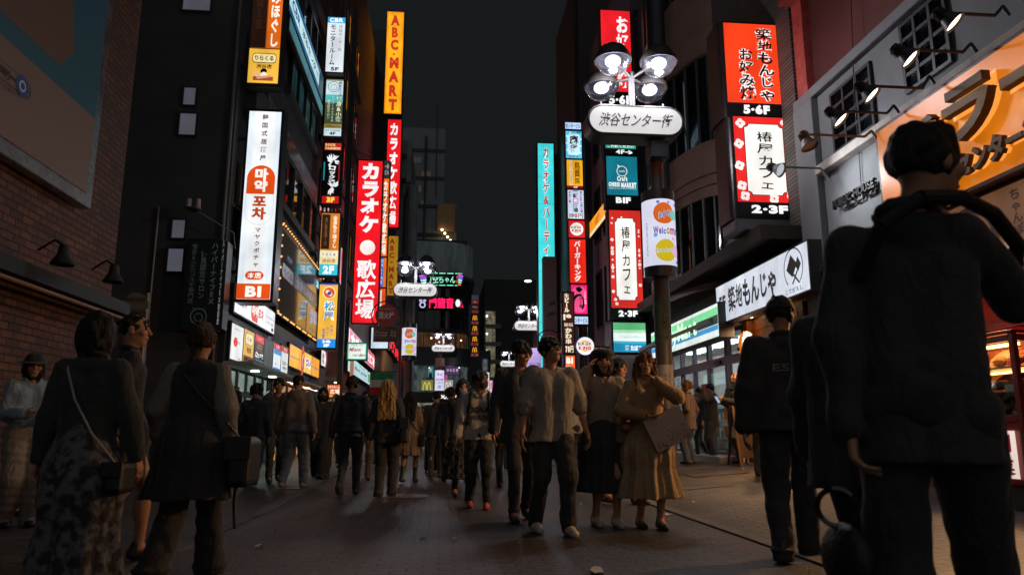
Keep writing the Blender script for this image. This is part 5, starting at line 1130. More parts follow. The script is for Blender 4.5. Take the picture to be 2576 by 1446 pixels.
            wtext("WELCOME", -.9, .40, .9, .52, '#a070d0', .6, bold=.03); wtext("to SHIBUYA", -.8, .58, .8, .64, '#8080c8', .5); wdisc(-.3, .2, .08*k, '#b898e8'); wdisc(.4, .22, .1*k, '#c8b0f0'); wdisc(0, .82, .12*k, '#b0a0e0')
    return T, X0, Y, c
L1 = lamp_post("nearest and largest globe street lamp standing beside the long-haired woman", 0, 0, 1482, 1716, 270, 337, Y=10.65, pole_dx=3.32, ad_q=(1621, 1703, 502, 668), power=100)
T, X0, Y0, c_ = L1
g_sticker = pbr("sticker_green", '#55604f', .6, var=.3)
zz = lambda py: atY(1680, py, Y0)[2]
MB().cyl((X0, Y0+.2, zz(860)), (X0, Y0+.2, zz(745)), .128, n=24).build("sticker", g_sticker, T, True)
def pole_text(T, X0, Y0, tx, z0_, z1_, ang, color, r=.131, wd=.5):
    vs, fs = compose(tx, True, .02); mn, mx = vs.min(0), vs.max(0); q = (vs-mn)/(mx-mn)
    MB().add([(X0+r*math.sin(ang+(a-.5)*wd), Y0+.2-r*math.cos(ang+(a-.5)*wd), z0_+(z1_-z0_)*b) for a, b, _ in q], fs).build("lettering", pbr("pole_ink", color, .6), T)
pole_text(T, X0, Y0, "客引きは犯罪です", zz(852), zz(752), .1, '#15181a', .1295, .9)
MB().cyl((X0, Y0+.2, zz(985)), (X0, Y0+.2, zz(916)), .127, n=24).build("sticker", pbr("sticker_pale", '#a8a098', .6, var=.2), T, True)
pole_text(T, X0, Y0, "バスケットボール", zz(978), zz(935), .25, '#1a1a1a', .1285, .35); pole_text(T, X0, Y0, "ストリート", zz(982), zz(940), -.2, '#1a1a1a', .1285, .35)
MB().box(X0-.13, Y0+.02, zz(395), X0+.16, Y0+.36, zz(352)).build("speaker_box", M_BLACK, T, bevel=.02)
MB().cyl((X0, Y0+.2, zz(432)), (X0, Y0+.2, zz(400)), .104, n=24).build("sticker", pbr("sticker_red", '#8a3a2a', .5), T, True)
L2 = lamp_post("globe street lamp in front of the green neon sign, beside the hydrant sign", 0, 0, 990, 1099, 714, 745, pole_dx=-1.12, ad_q=(1003, 1040, 824, 893), power=80)
L3 = lamp_post("globe street lamp in front of the cyan karaoke sign", 0, 0, 1294, 1369, 808, 831, pole_dx=4.6, ad=False, power=90)
L4 = lamp_post("globe street lamp in front of the rounded building, over a lilac lit drum", 0, 0, 1086, 1144, 868, 884, pole_dx=-.14, ad_q=(1091, 1114, 931, 982), ad_kind=1, power=90)
L5 = lamp_post("farthest globe street lamp, low beside the suited man's head", 0, 0, 1258, 1304, 908, 922, pole_dx=5.4, ad=False, power=90)
t, x2, y2, _ = L4
MB().cyl((x2, y2+.2, atY(1103, 922, y2)[2]), (x2, y2+.2, atY(1103, 900, y2)[2]), .3, n=20).build("collar", pbr("pink_collar", '#b08078', .6), t, True)
# drum of the lamp hidden by heads on the right
c = atY(1343, 920, 30); d = thing("ad_drum", "lilac lit advertising drum behind the white-shirted man's head", "sign", (c[0], 30, gz(c[0], 30)))
MB().lathe((c[0], 30, c[2]-.6), [(0, 0), (.3, 0), (.3, 1.3), (0, 1.3)], 24).build("drum", emit("drum_lilac", '#c8b0f0', .9, .2), d, True); MB().cyl((c[0], 30, 0), (c[0], 30, c[2]-.6), .1).build("pole", M_POLE, d, True)
s_ = _S(d, V(c[0]-.28, 29.69, c[2]+.6), .56, 1.1); s_.text("WELCOME", .05, .45, .95, .6, '#9a6ad0', .5)

# fire hydrant sign, near left and the twin on the right
def hydrant(label, px, py, rpx, Y, pole_px, extra=True):
    c = atY(px, py, Y); r = rpx/FPX*Y*1.0; xp = atY(pole_px, py, Y)[0]
    t = thing("hydrant_sign", label, "sign", (xp, Y, gz(xp, Y)), "fire hydrant signs")
    MB().cyl((xp, Y+.05, gz(xp, Y)-.02), (xp, Y+.05, c[2]+.1), .035, n=12).build("pole", pbr("hydrant_red", '#6a2420', .45, var=.2), t, True)
    ring = MB(); pts = [c+V(1.32*r*math.cos(a), .05, 1.32*r*math.sin(a)) for a in np.linspace(0, 2*math.pi, 33)]; ring.tube(pts, .018)
    for a in (.6, 2.5, 3.8, 5.6): ring.tube([c+V(1.32*r*math.cos(a), .05, 1.32*r*math.sin(a)), c+V(r*math.cos(a), .05, r*math.sin(a))], .012)
    ring.build("ring", pbr("ring_dark", '#3a2a28', .5), t, True)
    MB().cyl(c+V(0, .06, 0), c+V(0, .02, 0), r, n=36).build("disc", pbr("hydrant_disc", '#b03a3c', .4, var=.12), t)
    s_ = _S(t, c+V(-r, .018, r), 2*r, 2*r); s_.text("消火栓", .14, .33, .86, .66, '#f4e4d8', 0, bold=.03); s_.text("FIRE HYDRANT", .16, .17, .84, .25, '#d8b8a8', 0)
    if extra:
        f = front(939, 1003, 821, 860, Y=Y+.02)
        m = MB(); m.obox(f[0]-V(0, 0, f[2]), XP*f[1], V(0, .02, 0), V(0, 0, f[2])); m.build("direction_board", pbr("board_brown", '#7a5a48', .6, var=.2), t)
        s_ = _S(t, f[0]-V(0, .001, 0), f[1], f[2]); s_.text("スピード画面修理5分", .1, .04, .95, .2, '#2a1a14', 0, bold=.02); s_.panel(.03, .25, .97, .72, '#5a382c', 0); s_.text("iPhone", .05, .28, .55, .47, '#c8a890', 0, bold=.02); s_.text("即日修理", .05, .5, .55, .69, '#c8a890', 0, bold=.02); s_.text("渋谷\n最安", .66, .28, .92, .68, '#c8a890', 0, bold=.02); s_.text("この手前を左", .45, .78, .93, .95, '#2a1a14', 0, bold=.02); s_.poly([(.08, .87), (.16, .78), (.16, .84), (.38, .84), (.38, .9), (.16, .9), (.16, .96)], '#2a1a14', 0)
    return t
hydrant("red round fire hydrant sign over a brown direction board", 972, 793, 28, 20.5, 1008)
hydrant("dark red fire hydrant sign half hidden behind the white-shirted man's head", 1382, 860, 24, 22.0, 1420, False)
# round traffic sign seen from behind, left
c = atY(343, 768, 12.2); t = thing("traffic_sign", "round traffic sign seen from behind on a grey pole by the dark alley", "sign", (c[0]+.16, 12.2, 0))
MB().cyl((c[0]+.16, 12.2, -.02), (c[0]+.16, 12.2, c[2]+.2), .04, n=14).build("pole", pbr("galvanised", '#8a8884', .4, metal=.6), t, True)
MB().cyl(c+V(0, -.03, 0), c+V(0, -.045, 0), .2, n=32).build("disc", pbr("sign_back", '#7a8276', .5, var=.15), t)
m = MB()
for dz in (-.1, .1): m.box(c[0]-.12, 12.13, c[2]+dz-.02, c[0]+.18, 12.155, c[2]+dz+.02)
m.build("clamp", pbr("galvanised", '#8a8884', .4, metal=.6), t)
# ---- spotlights on arms over the noodle shop board
for i, (wx, wy, hx, hy, on, lb_) in enumerate(((2320, 20, 2362, 62, 1, "topmost"), (2458, 132, 2255, 152, 1, "second from the top"), (2352, 212, 2162, 242, 1, "third from the top"), (2262, 285, 2086, 304, 1, "lowest of the four lit ones"), (2205, 348, 2022, 362, 0, "unlit, beige and ribbed"), (2092, 462, 1938, 440, 0, "dimly lit, in front of the red flowered cafe sign"))):
    base = atX(wx, wy, 5.6 if i < 5 else 5.85)
    if i == 0: base = atX(2540, 40, 5.6)
    h = atY(hx, hy, base[1]) ; h = V(h[0], base[1], h[2])
    nm = "lit black spotlight over the noodle shop board, " if on else "spotlight on a long arm, "
    t = thing("arm_spotlight", nm+lb_, "spotlight", base, "spotlights on arms over the noodle shop")
    mt = M_BLACK if on else pbr("beige_lamp", '#8a7868' if i == 4 else '#6a6a6a', .5)
    top = h+V(0, 0, .13)
    MB().tube([base, base+V(-.06, 0, .1), base+V(-.16, 0, top[2]-base[2]), top+V(.0, 0, 0)], .017).build("arm", mt, t, True)
    d_ = V(.55, -.35, -.75); d_ /= np.linalg.norm(d_)
    if i == 5: d_ = V(.5, -.7, -.5); d_ /= np.linalg.norm(d_)
    if i == 4: d_ = V(.2, -.3, -.9); d_ /= np.linalg.norm(d_)
    a = top-d_*.03
    MB().lathe(a, [(0, -.02), (.05, 0), (.055, .12), (.075, .15), (.115, .24), (.11, .24), (.06, .15), (0, .15)], 22, axis=d_).build("shade", mt, t, True)
    for q in range(3): MB().lathe(a, [(.056, .03+.03*q), (.07, .035+.03*q), (.056, .04+.03*q)], 22, axis=d_).build("cooling_fin", mt, t, True)
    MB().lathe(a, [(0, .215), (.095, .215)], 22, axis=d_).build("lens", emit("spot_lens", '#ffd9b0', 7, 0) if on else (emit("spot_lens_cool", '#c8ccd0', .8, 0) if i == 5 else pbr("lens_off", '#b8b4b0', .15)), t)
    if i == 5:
        l = bpy.data.lights.new("wall_beam", 'SPOT'); l.energy = 90; l.color = (.88, .94, 1); l.spot_size = R(140); l.spot_blend = 1; l.shadow_soft_size = .1  # cool beam added to this spotlight to brighten the pub wall
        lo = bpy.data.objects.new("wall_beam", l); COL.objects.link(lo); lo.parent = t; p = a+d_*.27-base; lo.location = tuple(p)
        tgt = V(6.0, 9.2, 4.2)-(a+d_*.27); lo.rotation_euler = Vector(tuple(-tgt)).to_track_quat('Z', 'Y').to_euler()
    if on:
        l = bpy.data.lights.new("spot_beam", 'SPOT'); l.energy = 10; l.color = (1, .62, .32); l.spot_size = R(105); l.spot_blend = .6; l.shadow_soft_size = .08
        lo = bpy.data.objects.new("spot_beam", l); COL.objects.link(lo); lo.parent = t; p = a+d_*.26-base; lo.location = tuple(p); lo.rotation_euler = Vector(tuple(-d_)).to_track_quat('Z', 'Y').to_euler()
# ---- noodle shop front: warm wall, lamp, display case
ns = thing("noodle_shop_bay", "warm orange lit noodle shop front behind the food display case", "shop front", (6.1, 7.0, .3))
boxpart("wall", pbr("warm_plank", '#a86a34', .6, var=.3, vscale=4, stretch=(1, .3, 6)), ns, (5.86, 2, .2, 5.98, 8.7, 2.46))
boxpart("frame", M_WOOD, ns, (5.80, 7.62, .25, 5.859, 7.72, 2.4), (5.80, 8.5, .25, 5.859, 8.6, 2.4), (5.80, 6.3, 2.36, 5.859, 8.6, 2.45), (5.80, 6.3, 1.95, 5.859, 7.6, 2.02))
boxpart("window", pbr("warm_dark_pane", '#4a2c18', .2), ns, (5.83, 7.75, 1.5, 5.858, 8.45, 2.3))
boxpart("awning_board", M_WOOD, ns, (5.45, 2, 2.47, 5.6, 8.4, 2.56))
c = atX(2453, 628, 5.55); t = thing("hanging_lamp", "bright round white lamp under the tan noodle shop board", "lamp", c)
MB().ball(c, .075, 16).build("bulb", emit("bulb_warm", '#fff0d8', 10, 0), t, True); MB().lathe(c+V(0, 0, .05), [(.02, .1), (.05, .06), (.1, .0)], 18).build("shade", M_BLACK, t, True)
MB().cyl(c+V(0, 0, .13), (c[0], c[1], 2.47), .008).build("cord", M_BLACK, t)
l = bpy.data.lights.new("lamp_glow", 'SPOT'); l.spot_size = R(150); l.spot_blend = .7; l.energy = 620; l.color = (1, .55, .24); l.shadow_soft_size = .12
lo = bpy.data.objects.new("lamp_glow", l); COL.objects.link(lo); lo.parent = t; lo.location = (-.1, -.1, -.22); lo.rotation_euler = (R(8), R(38), 0)
dc = thing("display_case", "red-framed glass display case of plastic noodle dishes, lit orange", "display case", (5.45, 6.9, .3))
M_RED = pbr("case_red", '#8a1c1c', .35, var=.15)
yq = atX(2566, 1000, 5.15)[1]; x0, x1, y0, y1, zb_, zt_ = 5.15, 5.75, yq, yq+1.35, atX(2500, 1215, 5.15)[2], atX(2490, 845, 5.15)[2]
m = MB()
for x in (x0, x1-.05):
    for y in (y0, y1-.06): m.box(x, y, zb_, x+.05, y+.06, zt_)
for z in (zb_, zt_-.07, zb_+.56): m.box(x0+.002, y0+.061, z, x0+.048, y1-.061, z+.06); m.box(x0+.051, y0+.002, z, x1-.051, y0+.05, z+.06); m.box(x0+.051, y1-.05, z, x1-.051, y1-.002, z+.06)
m.box(x0-.01, y0-.01, zt_, x1, y1+.01, zt_+.03)
m.build("case_frame", M_RED, dc, bevel=.006)
boxpart("back_panel", pbr("case_back", '#c8843c', .5), dc, (x1-.049, y0+.06, zb_+.62, x1-.03, y1-.06, zt_-.07))
shelf_z = [zb_+.62+(zt_-.07-zb_-.62)*k/3.0 for k in range(3)]
for k, z in enumerate(shelf_z):
    boxpart("shelf", pbr("case_shelf", '#9a8a78', .3), dc, (x0+.06, y0+.06, z-.012, x1-.05, y1-.06, z))
    rk = random.Random(k)
    for j in range(5):
        cy_ = y0+.2+.25*j; p = V(x0+.22+.02*(j % 2), cy_, z+.07); ax = V(-.75, 0, .66)
        o = MB().lathe(p, [(0, -.02), (.05, -.02), (.105, .03), (.112, .035), (.1, .03), (.05, -.01), (0, -.005)], 22, axis=ax).build("bowl", pbr("bowl_" + ("white", "black", "red")[(j+k) % 3], ('#d8d4cc', '#2a2424', '#8a2a22')[(j+k) % 3], .25), dc, True)
        MB().ball(p+ax*.012, .085, 14, (1, 1, .45)).build("noodles", pbr("food", ('#c8a060', '#b87a3a', '#d0b878', '#8a5a30')[(j*2+k) % 4], .5, var=.5, vscale=40, bump=.6, bscale=90), o, True)
        if rk.random() < .6: boxpart("price_card", pbr("card_white", '#d8d0c4', .5), dc, (x0+.07, cy_-.05, z+.001, x0+.08, cy_+.05, z+.06))
boxpart("tube_light", emit("case_tube", '#ffb060', 12, 0), dc, (x0+.1, y0+.1, zt_-.1, x0+.15, y1-.1, zt_-.075))
boxpart("tube_light", emit("case_tube", '#ffb060', 8, 0), dc, (x0+.3, y0+.1, shelf_z[2]-.04, x0+.33, y1-.1, shelf_z[2]-.02))
MB().ball((x0+.25, y1-.28, zt_-.28), .05, 12).build("bulb", emit("bulb_warm", '#fff0d8', 6, 0), dc, True)
l = bpy.data.lights.new("case_fill_light", 'POINT'); l.energy = 14; l.color = (1, .55, .22); l.shadow_soft_size = .06  # fill light added inside the case to brighten it, apart from the bulb
lo = bpy.data.objects.new("case_fill_light", l); COL.objects.link(lo); lo.parent = dc; lo.location = (x0+.16-5.45, y1-.45-6.9, zt_-.16-.3)
s_ = _S(dc, V(x0-.012, y1-.07, zb_+.5), y1-y0-.14, .46); s_.ux = YN; s_.n = V(-1, 0, 0)
boxpart("lower_panel", M_RED, dc, (x0+.01, y0+.06, zb_+.03, x0+.03, y1-.06, zb_+.55))
s_.panel(.02, .04, .98, .96, '#e8d8cc', .85, name="light_box"); s_.text("時間\n営業", .30, .10, .95, .90, '#b01c28', .5, bold=.04)
boxpart("plinth", M_BLACK, dc, (x0+.03, y0+.03, gz(5.2, 7), x1-.03, y1-.03, zb_))
# front glass of the case
boxpart("glass", M_CLEAR, dc, (x0+.02, y0+.06, zb_+.62, x0+.026, y1-.06, zt_-.07))
# ---- A-frame menu board
Yb = 13.2; a, b = atY(1866, 1160, Yb), atY(1902, 1018, Yb)
t = thing("menu_board", "wooden A-frame menu board with photographs of dishes at the bar entrance", "menu board", ((a[0]+b[0])/2, Yb+.1, gz(a[0], Yb)))
g0 = gz(a[0], Yb); xa, xb, zt_ = a[0]-.02, a[0]+.36, b[2]
m = MB()
for x in (xa, xb-.035): m.obox((x, Yb, g0), (.035, 0, 0), (0, .03, 0), (0, .28, zt_-g0)); m.obox((x, Yb+.62, g0), (.035, 0, 0), (0, .03, 0), (0, -.3, zt_-g0))
m.build("frame", M_WOOD, t)
m = MB(); m.obox((xa+.036, Yb+.045, g0+.16), (xb-xa-.072, 0, 0), (0, .02, 0), (0, .235, (zt_-g0)*.84)); m.build("board", pbr("menu_dark", '#4a3020', .5, var=.2), t)
cols = ['#c87a34', '#a8542c', '#d8a860', '#8a3a2a', '#c8b088']; k = 0
for r_ in range(7):
    for q in range(3):
        k += 1; zc = g0+.24+(zt_-g0)*.11*r_; yy = Yb+.043+.28*(zc-g0)/(zt_-g0)-.012
        m = MB(); m.lathe((xa+.085+.105*q, yy, zc), [(0, 0), (.04, 0)], 12, axis=(0, -1, .2)); m.build("dish_picture", pbr("dish_print", cols[k % 5], .4, var=.3, vscale=30), t)
# ---- manhole and utility covers
c = foot(1015, 1247); mh = MB()
mh.lathe((c[0], c[1], c[2]+.004), [(0, .006), (.33, .006), (.34, .0)], 40)
tag(mh.build("manhole_cover", pbr("cast_iron", '#8a7e74', .35, metal=.55, var=.55, vscale=22, bump=.8, bscale=35), origin=tuple(c)), "round iron manhole cover by the blonde woman's feet", "manhole cover")
for i, (px, py, w_, d_, lb_) in enumerate(((1800, 1192, .9, .6, "square metal utility cover in the pavement before the store"), (1775, 1225, .7, .3, "narrow metal utility cover nearer than the square one"), (760, 1228, .5, .4, "pale square cover stone behind the grey-hooded man"), (700, 1190, .4, .5, "small utility cover near the warm lit shop front"))):
    c = foot(px, py); m = MB(); sl_ = .08 if c[0] > 2.7 else 0
    m.obox((c[0]-w_/2, c[1]-d_/2, c[2]-.01-sl_*w_/2), (w_, 0, sl_*w_), (0, d_, .014*d_), (0, 0, .018)); tag(m.build("utility_cover", pbr("cover_metal", '#5a504a', .45, metal=.4, var=.3, vscale=8), origin=tuple(c)), lb_, "utility cover")
# ---- litter
rk = random.Random(21)
spots = [(1685, 1297, .16), (650, 1378, .1), (1060, 1362, .09), (1145, 1358, .1), (745, 1305, .07), (870, 1245, .05), (1990, 1207, .12), (2010, 1172, .16), (1965, 1165, .1), (1900, 1190, .05), (1745, 1265, .07), (1770, 1200, .06), (1500, 1441, .2), (1870, 1180, .06), (1950, 1205, .07), (690, 1340, .05), (1900, 1210, .04), (1460, 1270, .04), (1420, 1255, .06), (790, 1350, .05)]
for i, (px, py, sz) in enumerate(spots):
    c = foot(px, py); a = rk.uniform(0, 3.1); m = MB(); n = 7; pts = []
    for k in range(n): t_ = 2*math.pi*k/n; rr_ = sz*.5*rk.uniform(.6, 1.05); x_, y_ = rr_*math.cos(t_), rr_*.55*math.sin(t_); pts.append((c[0]+x_*math.cos(a)-y_*math.sin(a), c[1]+x_*math.sin(a)+y_*math.cos(a), gz(c[0]+x_, c[1]+y_)+.012+rk.uniform(0, .02)))
    m.add([(c[0], c[1], c[2]+.022)]+pts, [(0, 1+k, 1+(k+1) % n) for k in range(n)])
    m.add([(x_, y_, z_-.004) for x_, y_, z_ in [(c[0], c[1], c[2]+.022)]+pts], [(0, 1+(k+1) % n, 1+k) for k in range(n)])
    tag(m.build("paper_scrap", pbr("scrap_paper", '#b8b2a8', .7, var=.1), origin=tuple(c)), "small crumpled pale paper scrap lying on the paving", "litter", "paper scraps on the paving")
# ---- overhead stay cables of the red karaoke sign and a lone street light far right
p = atY(930, 403, 32.8); q = atY(877, 375, 32.8)
tag(MB().tube([atY(950, 402, 32.8), atY(877, 372, 32.8)], .02).tube([atY(950, 402, 32.8), atY(925, 374, 34)], .02).build("stay_cable", M_BLACK), "thin stay cables above the large red karaoke sign", "cable")
c = atY(1328, 707, 52); t = thing("street_light", "single bright street light on a thin curved arm against the sky", "street lamp", (c[0]+1.6, 52, .5))
MB().tube([c, c+V(.5, 0, .12), c+V(1.6, 0, -.1), (c[0]+1.6, 52, .3)], .04).build("arm", M_BLACK, t, True); MB().ball(c, .16, 12, (1.6, 1, .5)).build("lamp_head", emit("lamp_violet", '#e8e0ff', 5, 0), t, True)
for i, (l_, r_, t_, b_) in enumerate(((1386, 1412, 765, 778), (1382, 1410, 792, 806))):
    p = atY(l_, t_, 25.0); q = atY(r_+12, t_-3, 25.4); tt = thing("arm_spotlight", "black spotlight on an arm beside the brown beer bar sign, " + ("upper" if i == 0 else "lower"), "spotlight", q, "spotlights beside the beer bar sign")
    MB().tube([q, p+V(0, 0, .1)], .02).build("arm", M_BLACK, tt, True); MB().lathe(p+V(0, 0, .1), [(0, .02), (.12, 0), (.22, -.12), (.2, -.12), (0, -.03)], 18, axis=(-.3, -.2, 1)).build("shade", M_BLACK, tt, True)

# thin wire hanging down the white pub wall
w0, w1, w2 = atX(2140, -20, 5.97), atX(2152, 240, 5.97), atX(2166, 470, 5.97)
tag(MB().tube([w0, w0*.5+w1*.5+V(-.01, 0, 0), w1+V(-.02, 0, 0), w1*.5+w2*.5, w2, w2+V(-.02, -.35, -.12)], .008).build("hanging_wire", M_BLACK), "thin black wire hanging down the white pub wall", "cable")
# ================================================================== PEOPLE
import openvdb as vdb
class Field:
    """a distance field on a grid; shapes melt together and are meshed as one closed surface"""
    def __init__(s, lo, hi, vs):
        s.vs = vs; s.lo = np.floor(np.asarray(lo, float)/vs)*vs
        n = np.ceil((np.asarray(hi, float)-s.lo)/vs).astype(int)+1
        s.a = np.full(n, .15, np.float32); s.ax = [(s.lo[i]+vs*np.arange(n[i])).astype(np.float32) for i in range(3)]
    def win(s, bmin, bmax):
        sl = []
        for i in range(3):
            i0 = max(0, int((bmin[i]-s.lo[i])/s.vs)); i1 = min(len(s.ax[i]), int((bmax[i]-s.lo[i])/s.vs)+2)
            if i1 <= i0: return None, None
            sl.append(slice(i0, i1))
        return tuple(sl), (s.ax[0][sl[0]][:, None, None], s.ax[1][sl[1]][None, :, None], s.ax[2][sl[2]][None, None, :])
    def put(s, sl, d, k):
        o = s.a[sl]
        if k > 0:
            h = np.clip(.5+.5*(o-d)/k, 0, 1); s.a[sl] = o*(1-h)+d*h-k*h*(1-h)
        else: s.a[sl] = np.minimum(o, d)
    def cone(s, a, b, ra, rb=None, k=.02):
        rb = ra if rb is None else rb; a, b = np.asarray(a, float), np.asarray(b, float); m = max(ra, rb)+k+3*s.vs
        sl, p = s.win(np.minimum(a, b)-m, np.maximum(a, b)+m)
        if sl is None: return s
        ba = b-a; L = max(ba@ba, 1e-9); q = [p[i]-a[i] for i in range(3)]
        t = np.clip((q[0]*ba[0]+q[1]*ba[1]+q[2]*ba[2])/L, 0, 1)
        d = np.sqrt((q[0]-t*ba[0])**2+(q[1]-t*ba[1])**2+(q[2]-t*ba[2])**2)-(ra+(rb-ra)*t)
        s.put(sl, d.astype(np.float32), k); return s
    def ed(s, p, c, r, M=None):
        q = [p[i]-c[i] for i in range(3)]
        if M is not None: q = [M[0][i]*q[0]+M[1][i]*q[1]+M[2][i]*q[2] for i in range(3)]
        k0 = np.sqrt((q[0]/r[0])**2+(q[1]/r[1])**2+(q[2]/r[2])**2); k1 = np.sqrt((q[0]/r[0]**2)**2+(q[1]/r[1]**2)**2+(q[2]/r[2]**2)**2)
        return k0*(k0-1)/np.maximum(k1, 1e-6)
    def ell(s, c, r, k=.02, M=None, sub=False):
        m = max(r)+k+3*s.vs; c = np.asarray(c, float); sl, p = s.win(c-m, c+m)
        if sl is None: return s
        d = s.ed(p, c, r, M).astype(np.float32)
        if sub: 
            o = s.a[sl]; h = np.clip(.5-.5*(o+d)/max(k, 1e-5), 0, 1); s.a[sl] = np.maximum(o, -d) if k <= 0 else o*(1-h)+(-d)*h+k*h*(1-h)
        else: s.put(sl, d, k)
        return s
    def full(s): return s.ax[0][:, None, None], s.ax[1][None, :, None], s.ax[2][None, None, :]
    def cut(s, n, c):
        """keep n.p < c"""
        x, y, z = s.full(); s.a = np.maximum(s.a, (n[0]*x+n[1]*y+n[2]*z-c).astype(np.float32)); return s
    def skirt(s, c0, c1, r0, r1, folds=9, amp=.07, flat=.78, ph=0.0, k=.02, belly=0.0):
        x, y, z = s.full(); t = np.clip((c0[2]-z)/(c0[2]-c1[2]), 0, 1.05)
        qx, qy = x-(c0[0]+(c1[0]-c0[0])*t), (y-(c0[1]+(c1[1]-c0[1])*t))/flat
        th = np.arctan2(qy, qx); R_ = (r0+(r1-r0)*t**.8+belly*np.sin(np.pi*np.clip(t*1.6, 0, 1)))*(1+amp*t*(np.sin(folds*th+ph+2*t)+.5*np.sin((folds*2+1)*th-ph*2)))
        d = (np.sqrt(qx*qx+qy*qy)-R_)*.75; d = np.maximum(d, np.maximum(c1[2]-z, z-c0[2]-.02)); s.put(Ellipsis, d.astype(np.float32), k); return s
    def noise(s, amp, freq, seed=0, st=(1, 1, 1), n=7):
        k = np.random.default_rng(seed); I = np.nonzero(np.abs(s.a) < .045); x, y, z = s.ax[0][I[0]], s.ax[1][I[1]], s.ax[2][I[2]]; w_ = np.zeros(len(x), np.float32)
        for i in range(n):
            v = k.normal(size=3); v /= np.linalg.norm(v); f = freq*k.uniform(.5, 1.7); v = v*np.array(st)*f
            w_ += np.sin(v[0]*x+v[1]*y+v[2]*z+k.uniform(0, 6.28)+1.2*np.sin(v[1]*x*.7-v[0]*z*.6+k.uniform(0, 6))).astype(np.float32)
        s.a[I] += (amp/math.sqrt(n)*1.4*w_).astype(np.float32); return s
    def mesh(s, name, mat, parent):
        s.a[0], s.a[-1] = .1, .1; s.a[:, 0], s.a[:, -1] = .1, .1; s.a[:, :, 0], s.a[:, :, -1] = .1, .1
        g = vdb.FloatGrid(.15); g.copyFromArray(s.a); g.transform = vdb.createLinearTransform(s.vs)
        pts, quads = g.convertToQuads(0.0)
        pts = pts+s.lo; me = bpy.data.meshes.new(name)
        if len(quads) == 0: quads = np.zeros((0, 4), int)
        quads = np.asarray(quads, int)[:, ::-1]
        me.vertices.add(len(pts)); me.vertices.foreach_set("co", pts.astype(np.float32).ravel())
        me.loops.add(quads.size); me.loops.foreach_set("vertex_index", quads.astype(np.int32).ravel())
        me.polygons.add(len(quads)); me.polygons.foreach_set("loop_start", (np.arange(len(quads))*4).astype(np.int32))
        me.polygons.foreach_set("use_smooth", np.ones(len(quads), bool)); me.update(calc_edges=True); me.validate()
        me.materials.append(mat); o = bpy.data.objects.new(name, me); COL.objects.link(o); o.parent = parent; ORI[o.name] = (0, 0, 0)
        return o
def rotm(yaw, pitch, roll=0): return np.array((Matrix.Rotation(R(yaw), 3, 'Z') @ Matrix.Rotation(R(pitch), 3, 'X') @ Matrix.Rotation(R(roll), 3, 'Y')))
def ik(a, b, l1, l2, pole):
    a, b = np.asarray(a, float), np.asarray(b, float); d = b-a; L = np.linalg.norm(d); Lc = min(L, (l1+l2)*.998)
    d /= L; b = a+d*Lc; x = (l1*l1-l2*l2+Lc*Lc)/(2*Lc); h = math.sqrt(max(0, l1*l1-x*x)); p = np.asarray(pole, float); p = p-d*(p@d); p /= max(1e-6, np.linalg.norm(p))
    return a+d*x+p*h, b
def cloth(name, c, rough=.85, var=.12, pat=None):
    c = tuple(.88*v+.042 for v in lin(c)); m = pbr(name, c, rough, var=var, vscale=14, bump=.3, bscale=70, sheen=.2, spec=.25)
    if not m.get("folds"):
        m["folds"] = 1; t = m.node_tree; p = t.nodes["Principled BSDF"]; old = p.inputs["Normal"].links[0].from_node
        tc = t.nodes.new("ShaderNodeTexCoord"); mp = t.nodes.new("ShaderNodeMapping"); mp.inputs["Scale"].default_value = (1, 1, .42); mp.inputs["Rotation"].default_value = (.25, .2, 0)
        n = t.nodes.new("ShaderNodeTexNoise"); n.inputs["Scale"].default_value = 11; n.inputs["Detail"].default_value = 2.5; n.inputs["Distortion"].default_value = 1.1
        bp = t.nodes.new("ShaderNodeBump"); bp.inputs["Strength"].default_value = .55; bp.inputs["Distance"].default_value = .045
        t.links.new(tc.outputs["Object"], mp.inputs[0]); t.links.new(mp.outputs[0], n.inputs["Vector"]); t.links.new(n.outputs["Fac"], bp.inputs["Height"]); t.links.new(bp.outputs[0], old.inputs["Normal"])
    if pat and not m.get("pat"):
        m["pat"] = 1; t = m.node_tree; p = t.nodes["Principled BSDF"]; tc = t.nodes.new("ShaderNodeTexCoord")
        if pat == 'floral':
            n = t.nodes.new("ShaderNodeTexNoise"); n.inputs["Scale"].default_value = 15; n.inputs["Detail"].default_value = 3
        elif pat == 'dots':
            n = t.nodes.new("ShaderNodeTexVoronoi"); n.inputs["Scale"].default_value = 45
        else:
            n = t.nodes.new("ShaderNodeTexChecker"); n.inputs["Scale"].default_value = 16
        r = t.nodes.new("ShaderNodeValToRGB"); q = lin(c)
        r.color_ramp.elements[0].color = (*[v*.25 for v in q], 1); r.color_ramp.elements[1].color = (*q, 1)
        r.color_ramp.elements[0].position = {'floral': .44, 'dots': .12, 'plaid': .2}[pat]; r.color_ramp.elements[1].position = {'floral': .56, 'dots': .25, 'plaid': .8}[pat]
        t.links.new(tc.outputs["Object"], n.inputs["Vector"]); t.links.new(n.outputs[1 if pat == 'plaid' else 0], r.inputs[0]); t.links.new(r.outputs[0], p.inputs["Base Color"])
    return m
def hairmat(c):
    m = pbr("hair_colour", tuple(v+.012 for v in lin(c)), .62, var=.45, vscale=70, stretch=(1, 1, .08), bump=.8, bscale=140, spec=.3)
    return m
SKIN = '#b98a6c'
NP = 0
